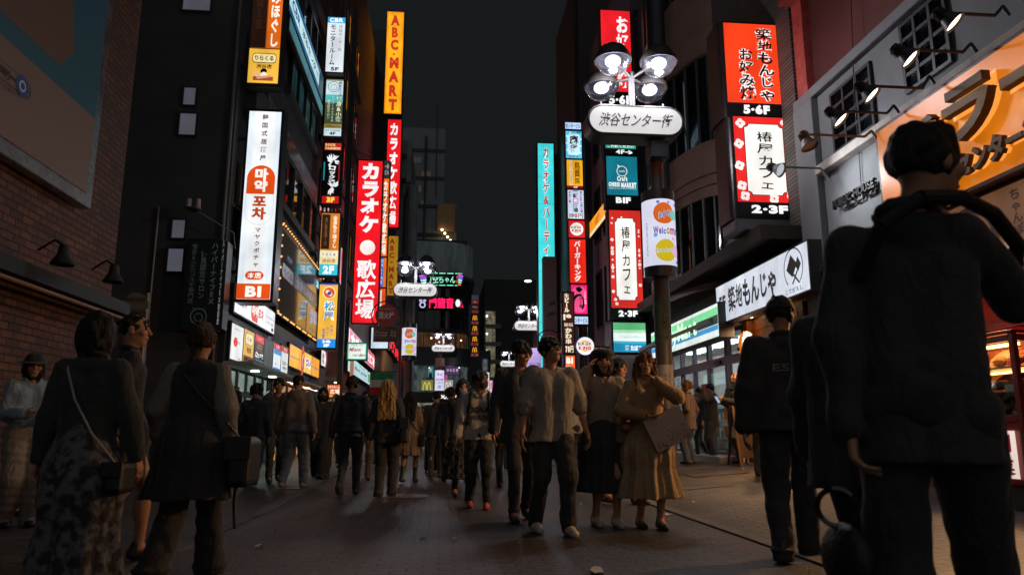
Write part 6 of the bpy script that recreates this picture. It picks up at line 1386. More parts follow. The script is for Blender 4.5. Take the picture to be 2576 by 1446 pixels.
def person(label, px, top, fy=None, Y=None, face=0, sex='m', legs=((.10, -.02, .08), (-.10, .03, .08)), arms=((.27, -.03, .83), (-.27, -.03, .83)), elbow=None, head=(0, 0), lean=0.0,
           topc='#1c1c1f', top_hem=.82, sleeve=1.0, puff=.0, loose=.02, hood=False, botc='#141416', bot='trousers', wide=(1.0, 1.0, 1.0), hem=.08, hemr=.30, folds=9, pat=None, shoec='#1a1a1c', boots=False, shoe_big=1.0,
           hair='short', hairc='#120e0c', skin=SKIN, mask=None, cap=None, inner=None, curl=22, build=1.0, H=None, vs=None, wrinkle=.006, faceon=None, waistc=None, long_coat=None, vneck=False, hairlen=.45, inner_sl=.3, inner_puff=0.0, headoff=(0, 0), toprough=.85):
    global NP; NP += 1; seed = NP
    pf_ = px                                              # px is the column of the head; find the footprint under it
    for _ in range(5):
        if fy is not None: p = foot(pf_, fy); X, Yp = p[0], p[1]
        else:
            Yp = Y; X = atY(pf_, 1000, Y)[0]
        g0 = gz(X, Yp); Hh = H
        if H is None:
            lo_, hi_ = 1.0, 2.3
            for _2 in range(40):
                mid = (lo_+hi_)/2
                if pj((X, Yp, g0+mid))[1] > top: lo_ = mid
                else: hi_ = mid
            Hh = lo_
        pf_ += px-pj((X, Yp, g0+Hh*.95))[0]
    H = Hh
    Hc = min(max(H, 1.50), 1.93)
    DBG.append((label[:40], round(H, 2), round(X, 2), round(Yp, 2)))
    k = Hc/1.75; dist = Yp
    if vs is None: vs = min(max(.0011*dist, .007), .02)
    T = thing("person", label, "person", (X, Yp, g0), None, R(face))
    ORI[T.name] = (0, 0, 0)
    wsh = (.185 if sex == 'm' else .165)*build; ln = lean
    J = {}
    def S(v): return np.asarray(v, float)*k
    sh = {s_: V(s_*wsh, .01-ln*.9, 1.41) for s_ in (1, -1)}
    el = {}; wr = {}; kn = {}; an = {}
    for i, s_ in enumerate((1, -1)):
        pole = V(s_*.35, .8, -.2) if elbow is None or elbow[i] is None else V(*elbow[i])
        el[s_], wr[s_] = ik(sh[s_], V(*arms[i]), .285, .255, pole)
        an[s_] = V(*legs[i]); kn[s_], an[s_] = ik(V(s_*.09, 0, .90), an[s_], .43, .425, V(0, -1, .05))
    Rm = rotm(-head[0], -head[1]); pv = V(headoff[0], .01-ln*1.1+headoff[1], 1.54)
    def hp(x, y, z): return (pv+Rm@(V(x, y, z)+V(0, -.02, .085)))
    zero = V(-.75, -.85, -.02); one = V(.75, .85, 1.86)
    allp = np.array([*wr.values(), *el.values(), *an.values(), *kn.values()]); lo0 = np.minimum(V(-.42, -.35, -.02), allp.min(0)-.24); hi0 = np.maximum(V(.42, .35, 1.84), allp.max(0)+.24); lo0[2] = -.02; hi0[2] = max(1.84, allp[:, 2].max()+.25)
    # ---- the body: one skin
    F = Field(lo0, hi0, vs/k)
    c = lambda a, b, ra, rb=None, q=.02: F.cone(a, b, ra, rb, q)
    F.ell(hp(0, .008, .022), (.074, .092, .098), .02, Rm); F.ell(hp(0, -.022, -.045), (.056, .066, .072), .03, Rm)
    F.ell(hp(0, -.05, -.095), (.026, .026, .02), .025, Rm)
    c(hp(0, -.088, .018), hp(0, -.106, -.022), .008, .0135, .014)
    for s_ in (1, -1):
        F.ell(hp(s_*.078, .012, -.005), (.011, .02, .032), .008, Rm); F.ell(hp(s_*.034, -.086, .012), (.019, .012, .012), .012, Rm, sub=True); F.ell(hp(s_*.045, -.062, -.02), (.024, .022, .02), .02, Rm)
    c(hp(-.018, -.088, -.058), hp(.018, -.088, -.058), .0075, None, .012)
    c(V(0, .015-ln*.8, 1.42), hp(0, .02, -.06), .054, .052, .03)
    c(V(-.11*build, .01-ln*.8, 1.39), V(.11*build, .01-ln*.8, 1.39), .042, None, .03); 
    for s_ in (1, -1): c(V(s_*.05*build, .0, .98), V(s_*.066*build, -ln*.7, 1.28), .066, .068, .03)
    F.ell(V(0, .01, .93), (.12*build, .085, .09), .03)
    for i, s_ in enumerate((1, -1)):
        c(sh[s_], el[s_], .038, .034, .02); c(el[s_], wr[s_], .037, .025, .02)
        d = wr[s_]-el[s_]; d /= np.linalg.norm(d); fwd = V(0, -1, 0) if abs(d[1]) < .8 else V(0, 0, 1)
        t_ = fwd-d*(fwd@d); t_ /= np.linalg.norm(t_); pn = np.cross(d, t_); pn = pn*(-s_*np.sign(pn[0]) if abs(pn[0]) > .05 else 1)
        w0 = wr[s_]; kt = .0075 if sex == 'f' else .0088
        for f in range(4):
            off = t_*(.030-.020*f); kb = w0+d*(.092-.004*abs(f-1.2))+off; c(w0+off*.6+d*.012, kb, .014, .0115, .012)
            seg = (.040, .044, .042, .033)[f]; ang = curl+4*f; p0 = kb; dd = d
            for j in range(3):
                a_ = R(ang*(.7 if j == 0 else 1)); dd = dd*math.cos(a_)+pn*math.sin(a_); dd /= np.linalg.norm(dd); p1 = p0+dd*seg*(1, .68, .55)[j]; c(p0, p1, kt*(1.08-.1*j), kt*(.98-.1*j), .004); p0 = p1
        p0 = w0+d*.03+t_*.026; dd = d*.6+t_*.7+pn*.3; dd /= np.linalg.norm(dd); p1 = p0+dd*.042; c(p0, p1, .0135, .0105, .012); dd = d*.85+t_*.25+pn*.4; dd /= np.linalg.norm(dd); c(p1, p1+dd*.034, .0102, .0085, .004)
        tk = .66 if bot == 'trousers' else 1.0; c(V(s_*.09, 0, .90), kn[s_], .078*tk, .052*tk, .03); c(kn[s_], an[s_], .050*tk, .034*tk, .02); cf = kn[s_]*.65+an[s_]*.35+V(0, .022, 0); F.ell(cf, (.045*tk, .05*tk, .1), .03)
        c(an[s_], an[s_]+V(0, -.10, -.03), .036, .03, .02)
    F.a = F.a  # metres at 1.75 m tall
    bd_ = F.mesh("body", pbr("skin", skin, .55, var=.12, vscale=18, spec=.35), T)
    parts = [bd_]
    # ---- hair
    hm = hairmat(hairc); hv = max(vs*.8, .006)
    if hair:
        F = Field(hp(0, 0, 0)-V(.3, .34, .75 if hair in ('long', 'ponytail') else .36), hp(0, 0, 0)+V(.3, .34, .24), hv/k)
        if hair in ('short', 'crop', 'curly', 'bowl'):
            e_ = {'short': .012, 'crop': .004, 'curly': .026, 'bowl': .017}[hair]
            F.ell(hp(0, .016, .034), (.076+e_, .092+e_, .094+e_), 0, Rm)
            if hair == 'bowl': F.ell(hp(0, -.035, .055), (.088, .072, .058), .015, Rm)
            F.ell(hp(0, -.115, -.055), (.076, .098, .092), .01, Rm, sub=True); n_ = Rm@V(0, .35, -1); F.cut(n_, n_@hp(0, .0, -.055) if hair != 'bowl' else n_@hp(0, 0, -.045))
            F.noise(.014 if hair == 'curly' else (.008 if Yp > 4 else .0035), 95 if hair == 'curly' else 105, seed, (1, 1, .6 if hair != 'curly' else 1)); F.noise(.004, 40, seed+1)
        else:
            F.ell(hp(0, .014, .03), (.094, .108, .112), 0, Rm)
            if hair == 'bob': F.ell(hp(0, .025, -.045), (.108, .105, .125), .03, Rm); F.cut(V(0, 0, -1), -hp(0, 0, -.155)[2])
            if hair in ('long', 'ponytail'):
                b0 = hp(0, .06, -.02)
                if hair == 'long':
                    for xx in (-.075, -.035, 0, .035, .075): F.cone(hp(xx, .055, -.02), V(xx*1.5, .125-ln, hp(0, 0, 0)[2]-hairlen), .05, .028, .03)
                    for xx in (-1, 1): F.cone(hp(xx*.083, .0, 0), V(xx*.115, -.075-ln, hp(0, 0, 0)[2]-hairlen*.75), .032, .02, .03)
                else: F.cone(b0, hp(.05, .10, -.28), .04, .018, .03)
            F.ell(hp(0, -.115, -.045), (.062, .088, .098), .008, Rm, sub=True); F.noise(.006, 105, seed, (1, 1, .07))
            if hair == 'long': F.noise(.004, 60, seed+3, (1, 1, .1))
        parts.append(F.mesh("hair", hm, T))
    if cap:
        F = Field(hp(0, 0, 0)-V(.3, .34, .2), hp(0, 0, 0)+V(.3, .34, .24), hv/k); F.ell(hp(0, .012, .05), (.098, .112, .095), 0, Rm)
        n_ = Rm@V(0, .12, -1); F.cut(n_, n_@hp(0, 0, .035))
        if cap[1] == 'brim': F.ell(hp(0, -.13, .045), (.075, .08, .008), .01, Rm)
        if cap[1] == 'beret': F.ell(hp(0, .0, .085), (.125, .13, .06), .02, Rm)
        if cap[1] == 'bucket': F.ell(hp(0, 0, .035), (.15, .165, .014), .02, Rm)
        parts.append(F.mesh("cap", cloth("cap_cloth", cap[0]), T))
    # face: eyes, brows, lips for those whose face shows
    if faceon or (faceon is None and abs((face+head[0]+180) % 360-180) < 110):
        m = [MB(), MB()]; m2 = MB()
        for s_ in (1, -1):
            m[s_ > 0].ball(hp(s_*.033, -.079, .010), .0125, 10, (1.15, .55, .62)); m2.cyl(hp(s_*.018, -.090, .030), hp(s_*.050, -.078, .032), .0042, .003, 6)
        def sc_(mb, name, mat):
            mb.v = [np.asarray(v)*k for v in mb.v]; parts.append(None); return mb.build(name, mat, T, True)
        sc_(m[0], "eye", pbr("eye_dark", '#1c1512', .25)); sc_(m[1], "eye", pbr("eye_dark", '#1c1512', .25)); sc_(m2, "eyebrows", pbr("brow", hairc, .8))
        if not mask:
            m3 = MB(); m3.ball(hp(0, -.0935, -.058), .021, 12, (1, .28, .33)); sc_(m3, "lips", pbr("lips", '#8a4a44', .5))
    if mask:
        F = Field(hp(0, 0, 0)-V(.2, .25, .2), hp(0, 0, 0)+V(.2, .2, .1), max(hv*.8, .006)/k); F.ell(hp(0, -.036, -.05), (.068, .074, .066), 0, Rm); n_ = Rm@V(0, 1, 0); F.cut(n_, n_@hp(0, -.03, 0)); parts.append(F.mesh("face_mask", cloth("mask_cloth", mask), T))
    # ---- lower clothing
    cv = vs*1.15/k
    if bot in ('trousers', 'shorts'):
        F = Field(V(lo0[0], lo0[1], 0), V(hi0[0], hi0[1], 1.1), cv); a0, a1, a2 = wide
        F.ell(V(0, .012, .95), (.158*build, .122, .13), .03)
        for s_ in (1, -1):
            c_ = lambda a, b, ra, rb, q=.025: F.cone(a, b, ra, rb, q)
            c_(V(s_*.085, .005, .91), kn[s_], .098*a0, .070*a1); e_ = an[s_]+V(0, .01, .02-.08*(1 if a2 > 1.3 else .35)); c_(kn[s_], e_, .068*a1, .052*a2)
            F.ell(e_+V(0, -.01, .045), (.06*a2, .062*a2, .03), .02)
        F.noise(wrinkle*.8, 18, seed, (1, 1, .5)); F.noise(wrinkle*.4, 45, seed+9, (.6, .6, 1.3)); F.cut(V(0, 0, 1), 1.06); F.cut(V(0, 0, -1), -.018)
        if bot == 'shorts': F.cut(V(0, 0, -1), -.5)
        parts.append(F.mesh("trousers" if bot == 'trousers' else "shorts", cloth("trouser_cloth", botc, pat=pat), T))
    else:
        F = Field(V(-.62, -.62, hem-.04), V(.62, .62, 1.12), cv); mid = (an[1]+an[-1])/2
        F.skirt(V(0, .01, 1.06), V(mid[0]*.6, mid[1]*.6, hem), .135, hemr, folds, .10, .8, seed, 0, .05); F.noise(wrinkle*.8, 24, seed, (1, 1, .25))
        parts.append(F.mesh("skirt", cloth("skirt_cloth", botc, pat=pat), T))
    # ---- inner shirt
    def upper(name, col, hem_, slv, infl, pf=0.0, hood_=False, w_=wrinkle, rough=.85):
        infl *= .62; bs = build*(.92 if sex == 'f' else 1)
        F = Field(np.minimum(lo0, V(-.5, -.4, 0))+V(0, 0, min(.5, hem_)-.05 if min(wr[1][2], wr[-1][2]) > .6 else 0), np.maximum(hi0, V(.5, .4, 1.75)), cv); q = .05
        for s_ in (1, -1):
            F.cone(V(s_*.066*bs, .005-ln*.25, 1.04), V(s_*.086*bs, .0-ln*.75, 1.31), .088+infl, .094+infl, q)
            F.cone(V(s_*.066*bs, .005, 1.04), V(s_*.076*bs, .008, min(hem_, 1.0)), .088+infl, .100+infl*1.3, .03)
            F.cone(V(0, .015-ln*.8, 1.43), sh[s_]+V(-s_*.012, 0, -.012), .058+infl*.4, .050+infl*.7, .04)
        F.ell(V(0, .02-ln*.8, 1.43), (.085, .07, .06), .03)
        F.noise(w_*.9, 13, seed+20, (1, 1, .35)); F.cut(V(0, 0, -1), -hem_)
        if slv > 0:
            G = Field(F.lo, F.lo+F.vs*(np.array(F.a.shape)-1), F.vs); G.a = G.a[:F.a.shape[0], :F.a.shape[1], :F.a.shape[2]]
            for s_ in (1, -1):
                e0 = sh[s_]+(el[s_]-sh[s_])*min(1, slv*2)
                G.cone(sh[s_], e0, .052+infl*.7+pf*.3, .047+infl*.8+pf, .03)
                if slv > .5:
                    e_ = el[s_]+(wr[s_]-el[s_])*min(1, (slv-.5)*2); G.cone(el[s_], e_, .046+infl*.8+pf, .036+infl*.7+pf*.45, .02)
                    if slv < 1: G.cone(e_, e_+(el[s_]-wr[s_])*.03, .042+infl*.6+pf*.4, None, .01)
            G.noise(w_*.6, 26, seed+40, (.8, .8, 1.1)); n0 = [min(p_, q_) for p_, q_ in zip(F.a.shape, G.a.shape)]; A_, B_ = F.a[:n0[0], :n0[1], :n0[2]], G.a[:n0[0], :n0[1], :n0[2]]
            h = np.clip(.5+.5*(A_-B_)/.03, 0, 1); F.a[:n0[0], :n0[1], :n0[2]] = A_*(1-h)+B_*h-.03*h*(1-h)
        if hood_:
            F.cone(V(-.075, .075-ln*.8, 1.475), V(.075, .075-ln*.8, 1.475), .045, .045, .03); F.ell(V(0, .105-ln*.8, 1.42), (.11, .055, .09), .04)
            for s_ in (1, -1): F.cone(V(s_*.085, .05-ln*.8, 1.485), V(s_*.04, -.085-ln*.8, 1.425), .034, .026, .02)
        if not hood_ and slv > .9 and not vneck:
            rg_ = [V(.074*math.sin(q_), .012-ln*.85-.062*math.cos(q_), 1.488-.018*math.cos(q_)) for q_ in np.linspace(0, 2*math.pi, 13)]
            for q_ in range(12): F.cone(rg_[q_], rg_[q_+1], .017, .017, .012)
        F.noise(w_*.25, 38, seed+31, (1, 1, .4))
        F.ell(V(0, -.03-ln*.9, 1.515), (.062 if not hood_ else .058, .07, .085), .01, sub=True)
        if vneck: F.ell(V(0, -.16-ln, 1.42), (.055, .10, .20), .01, sub=True)
        return F.mesh(name, cloth(name+"_cloth", col, rough), T)
    if inner: vn = vneck; vneck = False; parts.append(upper("shirt", inner, .86, inner_sl, -.004 if inner_sl < .5 else .012, inner_puff)); vneck = vn
    nm = "hoodie" if hood else ("jacket" if loose > .025 else "top")
    parts.append(upper(nm, topc, top_hem, sleeve, loose, puff, hood, rough=toprough))
    if long_coat:
        F = Field(V(-.55, -.5, long_coat[1]-.03), V(.55, .5, 1.16), cv); F.skirt(V(0, .01, 1.1), V(0, .01, long_coat[1]), .15, long_coat[2], 7, .06, .82, seed, 0, .03); F.noise(wrinkle*.8, 22, seed+5, (1, 1, .3)); parts.append(F.mesh("dress", cloth("dress_cloth", long_coat[0]), T))
    # ---- shoes
    for i, s_ in enumerate((1, -1)):
        a = an[s_]; pit = R(min(50, max(0, (a[2]-.09)*260))) if a[1] > 0 else -R(min(20, max(0, (a[2]-.085)*200)))
        cp, sp_ = math.cos(pit), math.sin(pit)
        def fp(x, y, z): return a+V(x, y*cp-z*sp_, z*cp+y*sp_)
        vs2 = max(vs*.8, .007)/k; lo_, hi_ = a-V(.14, .34, .22), a+V(.14, .26, .42 if boots else .16)
        F = Field(lo_, hi_, vs2); b_ = shoe_big
        F.cone(fp(0, .035, -.035), fp(0, -.06, -.035), .040*b_, .040*b_, .02); F.cone(fp(0, -.06, -.04), fp(0, -.15*b_, -.048), .041*b_, .033*b_, .02); F.cone(fp(0, .02, -.03), fp(0, .012, .02), .040*b_, .038*b_, .02)
        if boots: F.cone(fp(0, .01, 0), a+(kn[s_]-a)*.72, .042, .058, .02)
        F.cut(V(0, sp_*1.0, -cp), V(0, sp_, -cp)@fp(0, 0, -.077))
        o = F.mesh("shoe", pbr("shoe_leather", tuple(v+.02 for v in lin(shoec)), .45, var=.15, vscale=20), T); parts.append(o)
    for ch in T.children:
        if ch.name.split('.')[0] not in ("eye", "eyebrows", "lips"): ch.scale = (k, k, k)
    T["k"] = k
    rot = Matrix.Rotation(R(face), 3, 'Z')
    def W(v): return V(X, Yp, g0)+np.array(rot @ Vector(tuple(np.asarray(v, float)*k)))
    return dict(T=T, W=W, k=k, wr=wr, el=el, hp=hp, kn=kn, an=an, sh=sh, X=X, Y=Yp, g=g0, Rm=Rm)
DBG = []
WALK_L = ((.085, -.26, .085), (-.085, .30, .15)); WALK_R = ((.085, .30, .15), (-.085, -.26, .085))
STEP_L = ((.09, -.15, .08), (-.09, .17, .10)); STEP_R = ((.09, .17, .10), (-.09, -.15, .08))
def chest_text(P, tx, z0_, z1_, w_, color, y=-.165, bold=.03, front_=True, x0=0.0):
    """printing that lies on the cloth: projected on to the garment's own surface"""
    T = P['T']; g_ = [c for c in T.children if c.name.split('.')[0] in ("hoodie", "jacket", "top")][0]
    vs_t, fs = compose(tx, False, bold); mn, mx = vs_t.min(0), vs_t.max(0); q = (vs_t-mn)/np.maximum(mx-mn, 1e-6)
    me = g_.data; dgm = bmesh.new(); dgm.from_mesh(me)
    bmesh.ops.triangulate(dgm, faces=dgm.faces)
    from mathutils.bvhtree import BVHTree
    bvh = BVHTree.FromBMesh(dgm); sgn = -1 if front_ else 1; out = []
    for a, b, _ in q:
        x = x0+(a-.5)*w_*(1 if front_ else -1); z = z0_+(z1_-z0_)*b
        hit = bvh.ray_cast(Vector((x, sgn*.6, z)), Vector((0, -sgn, 0)))
        y_ = hit[0].y if hit[0] is not None else sgn*.12
        out.append((x*P['k'], (y_+sgn*.006)*P['k'], z*P['k']))
    dgm.free(); m = MB(); m.add(out, fs); return m.build("print", pbr("print_ink", color, .7), T)
def strap(par_name, label, P, pts, r=.012, c='#18181a', body=None, cat="bag", group=None):
    """a shoulder bag: strap over the body and the bag itself, hanging by the hip"""
    o = thing(par_name, label, cat, P['W'](pts[-1]))
    w_ = [P['W'](p) for p in pts]; MB().tube(w_, r).build("strap", pbr("strap", c, .45), o, True)
    if body:
        x, y, z = P['W'](body[0]); sx, sy, sz = body[1]; m = MB(); m.box(x-sx/2, y-sy/2, z-sz, x+sx/2, y+sy/2, z); m.build("bag_body", pbr("bag_leather", body[2], .5, var=.15, bump=.1), o, bevel=min(sx, sy, sz)*.3)
        m = MB(); m.box(x-sx/2-.003, y-sy/2-.012, z-sz*.45, x+sx/2+.003, y-sy/2-.001, z+.004); m.build("flap", pbr("bag_leather", body[2], .45, var=.15, bump=.1), o, bevel=.01)
    return o
# ------------------------------------------------------------------ the crowd
DN = ((.25, -.04, .875), (-.25, -.04, .875)); SW_L = ((.26, -.16, .89), (-.25, .12, .89)); SW_R = ((.25, .12, .89), (-.26, -.16, .89))
P = {}
def add(key, *a, **kw): P[key] = person(*a, **kw); return P[key]
add('hat', "woman in black bucket hat and pale blue top against the brick wall", 88, 890, 1325, face=42, sex='f', head=(10, -8), arms=((.14, -.22, 1.08), (-.10, -.24, 1.12)), topc='#8fa6b8', top_hem=.90, loose=.02, puff=.03, botc='#8f8578', bot='trousers', wide=(1.2, 1.5, 1.5), hair='bob', cap=('#1c1a1c', 'bucket'))
add('bob', "woman with bobbed hair, dark green cardigan and long floral skirt", 248, 800, Y=4.12, H=1.52, face=172, sex='f', arms=((.27, .02, .86), (-.27, -.1, .86)), legs=STEP_L, topc='#16221f', top_hem=.93, loose=.022, puff=.012, botc='#66646a', bot='skirt', pat='floral', hem=.16, hemr=.26, folds=5, hair='bob', hairc='#100d0d')
add('profile', "woman in black dress seen in profile, one bare calf showing", 338, 790, 1408, face=118, sex='f', head=(18, 0), arms=((.24, -.06, .87), (-.22, .10, .88)), legs=STEP_R, topc='#17171b', top_hem=.9, loose=.015, botc='#151518', bot='skirt', hem=.56, hemr=.25, hair='crop', faceon=True)
add('vest', "woman in long black vest dress with puffed white sleeves, walking away", 508, 822, Y=4.9, H=1.58, face=176, sex='f', arms=((.25, -.02, .90), (-.25, -.02, .9)), legs=WALK_R, topc='#1a1b1d', sleeve=0, loose=.035, top_hem=.95, inner='#79766f', inner_sl=.84, inner_puff=.02, long_coat=('#19191c', .55, .29), bot='trousers', botc='#151517', wide=(1.1, 1.2, 1.9), hair='ponytail', hairc='#3a2416')
add('curly', "woman with loose curly hair dressed all in black beside the grey-hooded man", 646, 968, 1222, face=178, sex='f', arms=DN, legs=STEP_L, topc='#1a1a1c', top_hem=.8, loose=.04, botc='#161618', hair='curly', hairc='#1a1210', wide=(1.1, 1.1, 1.1))
add('green', "man in black jacket and dark green trousers facing the camera", 702, 952, 1213, face=18, arms=((.25, -.08, .86), (-.24, -.1, .9)), legs=STEP_R, topc='#161719', top_hem=.8, loose=.03, botc='#22332f', hair='short')
add('grey', "man in a taupe hooded sweatshirt and grey sweatpants walking away", 751, 944, 1227, face=178, arms=((.30, -.03, .86), (-.29, .04, .87)), legs=((.13, .16, .10), (-.13, -.12, .08)), topc='#6b5f54', top_hem=.86, loose=.045, hood=True, botc='#77767a', wide=(1.2, 1.35, 1.15), shoec='#b8b0a8', hair='crop', hairc='#181312', wrinkle=.009)
add('masked', "woman in black face mask and wide black clothes facing the camera", 814, 975, 1204, face=4, sex='f', arms=((.27, -.1, .9), (-.26, .06, .9)), legs=WALK_L, topc='#161618', top_hem=.75, loose=.05, puff=.02, botc='#151517', wide=(1.3, 1.9, 2.1), hair='bob', mask='#121214')
add('jacket', "man in black jacket with a pale shirt hem showing, walking away", 886, 948, 1246, face=176, arms=((.27, .05, .87), (-.27, -.05, .87)), legs=STEP_R, topc='#17181a', top_hem=.93, loose=.04, inner='#8d8780', botc='#141518', hair='short', wide=(1.05, 1.1, 1.05))
add('tan', "man in an orange-tan jacket and beige trousers half hidden behind the black-jacketed man", 921, 984, 1206, face=8, arms=DN, legs=STEP_L, topc='#8a5a34', top_hem=.85, loose=.03, botc='#9a8468', hair='short')
add('blonde', "woman with long straight blonde hair in a black jacket and trousers, walking away", 977, 956, 1251, face=176, sex='f', arms=((.26, .02, .88), (-.26, -.02, .88)), legs=((.085, .12, .09), (-.085, -.14, .08)), topc='#161618', top_hem=.80, loose=.035, botc='#1b1918', wide=(1.05, 1.25, 1.35), hair='long', hairc='#a8824e', hairlen=.46)
add('boots', "woman in beige coat dress and knee-high black boots, walking away", 1033, 985, 1214, face=168, sex='f', arms=DN, legs=STEP_R, topc='#8f7a60', top_hem=.85, loose=.03, bot='skirt', botc='#8f7a60', hem=.52, hemr=.24, boots=True, shoec='#141416', hair='long', hairc='#14100f', hairlen=.42)
add('far_mask', "small distant woman in a white face mask, dark coat and pale skirt facing the camera", 1068, 1020, 1139, face=6, sex='f', arms=DN, topc='#1c1c20', top_hem=.7, loose=.04, bot='skirt', botc='#8a7c6a', hem=.25, hemr=.26, mask='#c8c4c0', hair='bob', hairc='#2a1a12', cap=('#2a2024', 'beret'))
add('pack', "distant person in dark clothes carrying a backpack, walking away", 1096, 1016, 1152, face=180, arms=DN, legs=STEP_L, topc='#24242a', top_hem=.85, loose=.03, botc='#6e5a48', hair='short')
add('case_owner', "dark-clothed person with tousled brown hair walking beside a black suitcase", 1134, 976, 1213, face=176, sex='f', arms=((.27, .16, .86), (-.24, -.05, .88)), legs=STEP_R, topc='#17171b', top_hem=.72, loose=.05, botc='#17171a', hair='curly', hairc='#2a1a14')
add('phones', "woman with headphones, a pale face mask and a long plaid skirt facing the camera", 1164, 955, 1253, face=4, sex='f', arms=((.25, -.08, .88), (-.24, -.04, .88)), legs=STEP_L, topc='#19191c', top_hem=.85, loose=.04, bot='skirt', botc='#4c4a48', pat='plaid', hem=.28, hemr=.27, hair='bob', mask='#b8a898', boots=True, shoec='#141416')
hd = add('hoodie', "man in white printed hooded sweatshirt and red shoes", 1207, 934, 1279, face=-4, head=(-50, 2), arms=((.26, -.22, 1.02), (-.30, -.10, .86)), legs=((.10, -.12, .08), (-.12, .10, .08)), topc='#b8b2a8', top_hem=.86, sleeve=.93, loose=.045, hood=True, botc='#141417', wide=(1.1, 1.15, 1.05), shoec='#b81a18', hair='short', mask='#3a2228', wrinkle=.009, skin='#9c6e54')
add('suit', "tall young man in a black jacket walking behind the white-shirted man", 1308, 861, 1308, face=6, head=(-28, -4), arms=((.27, -.04, .87), (-.28, -.06, .86)), legs=((.09, .12, .09), (-.10, -.16, .08)), topc='#19191c', top_hem=.74, loose=.05, botc='#131316', shoec='#141416', hair='bowl', hairc='#120e0d', inner='#2a2a2e', vneck=True, wide=(1.0, 1.0, 1.0))
ws = add('shirt', "man in loose white half-sleeved shirt and white sneakers looking down", 1384, 850, 1342, face=8, head=(-28, 16), lean=.03, arms=((.33, -.03, .90), (-.30, -.10, .86)), legs=((.11, -.15, .08), (-.12, .12, .085)), topc='#979088', top_hem=.80, sleeve=.62, puff=.012, loose=.05, botc='#121215', wide=(1.15, 1.2, 1.15), shoec='#c8beb0', shoe_big=1.12, hair='short', hairc='#120e0d', wrinkle=.008)
add('tee', "man in white sleeveless top walking away behind the white-shirted man", 1449, 958, 1226, face=176, arms=DN, legs=STEP_R, topc='#b8b0aa', top_hem=.88, sleeve=.35, loose=.035, botc='#17171a', hair='short')
cw = add('cap', "smiling woman in a black beret and cream cardigan raising one hand to her head", 1516, 880, 1323, face=2, sex='f', head=(6, 0), arms=((.12, -.22, 1.06), (-.20, -.13, 1.52)), elbow=(None, (-.5, -.35, -1)), legs=((.085, -.08, .08), (-.09, .07, .08)), topc='#9c8a74', top_hem=.83, loose=.04, puff=.012, vneck=True, inner='#15161a', bot='skirt', botc='#141417', hem=.33, hemr=.28, folds=8, shoec='#c0b4a4', shoe_big=1.2, hair='bob', hairc='#17100e', cap=('#17171a', 'beret'))
add('braid', "dark-haired woman half hidden between the beret woman and long-haired woman", 1555, 902, 1268, face=52, sex='f', head=(10, 0), arms=DN, legs=STEP_L, topc='#17171a', top_hem=.8, loose=.03, bot='skirt', botc='#17171a', hem=.36, hemr=.25, shoec='#6a4a34', hair='ponytail', hairc='#120d0c')
lh = add('long', "long-haired woman in beige pleated skirt covering her mouth", 1622, 886, 1329, face=2, sex='f', head=(8, 6), arms=((.05, -.20, 1.44), (-.10, -.24, 1.10)), elbow=((.8, -.3, -.7), (-.7, .2, -.6)), legs=((.075, -.09, .08), (-.085, .06, .08)), topc='#a8875c', top_hem=1.02, loose=.02, puff=.022, bot='skirt', botc='#a88c66', hem=.30, hemr=.32, folds=10, pat='dots', shoec='#141416', hair='long', hairc='#6a4424', hairlen=.36)
add('coat', "man with curly fair hair in a brown coat and jeans by the store entrance", 1729, 959, 1167, face=-128, head=(-20, 0), arms=((.22, -.14, 1.0), (-.25, .0, .9)), topc='#5c3f2c', top_hem=.72, loose=.04, botc='#2f3f56', wide=(1.1, 1.3, 1.35), shoec='#17171a', hair='curly', hairc='#7a5230', faceon=True)
add('brow', "man in black hooded top and white sneakers, hand at his forehead", 1786, 964, 1156, face=-75, head=(0, 0), arms=((.02, -.25, 1.58), (-.2, -.06, .92)), elbow=((.3, -.5, -.6), None), topc='#1a1a1d', top_hem=.75, loose=.04, hood=True, botc='#161618', shoec='#c8c4c0', hair='short', faceon=True)
pm = add('phone', "man in grey jeans looking down at his phone by the glass doors", 1846, 936, 1164, face=-72, head=(0, 26), arms=((.06, -.32, 1.20), (-.06, -.30, 1.18)), elbow=((.4, .5, -.8), (-.4, .5, -.8)), legs=((.08, -.05, .08), (-.09, .1, .08)), topc='#232226', top_hem=.70, loose=.04, hood=True, botc='#5a5c60', wide=(1.0, 1.05, .95), shoec='#4a2a1c', hair='crop', hairc='#14100e', faceon=True, curl=40)
es = add('es', "person in cap and black jacket with two pale letters on the back", 1962, 752, 1408, face=160, arms=((.28, .02, .86), (-.26, -.06, .88)), legs=((.10, .16, .10), (-.11, -.20, .08)), topc='#1b1918', top_hem=.84, loose=.065, puff=.02, botc='#141416', wide=(1.1, 1.2, 1.4), hair='short', cap=('#19191b', 'brim'))
add('behind_es', "person in dark trousers mostly hidden behind the jacket with the two pale letters", 1914, 965, 1198, face=172, arms=DN, legs=STEP_L, topc='#1c1b1d', top_hem=.8, loose=.03, botc='#17171a', wide=(1.1, 1.2, 1.2), hair='short')
add('grey_coat', "person in dark soft coat striding just behind the big near man", 2122, 700, Y=2.95, H=1.64, face=125, arms=((.27, -.10, .88), (-.26, .10, .88)), legs=((.09, -.30, .085), (-.09, .36, .24)), topc='#222226', top_hem=.72, loose=.06, botc='#18181b', wide=(1.15, 1.2, 1.2), hair='short', shoec='#6a6866')
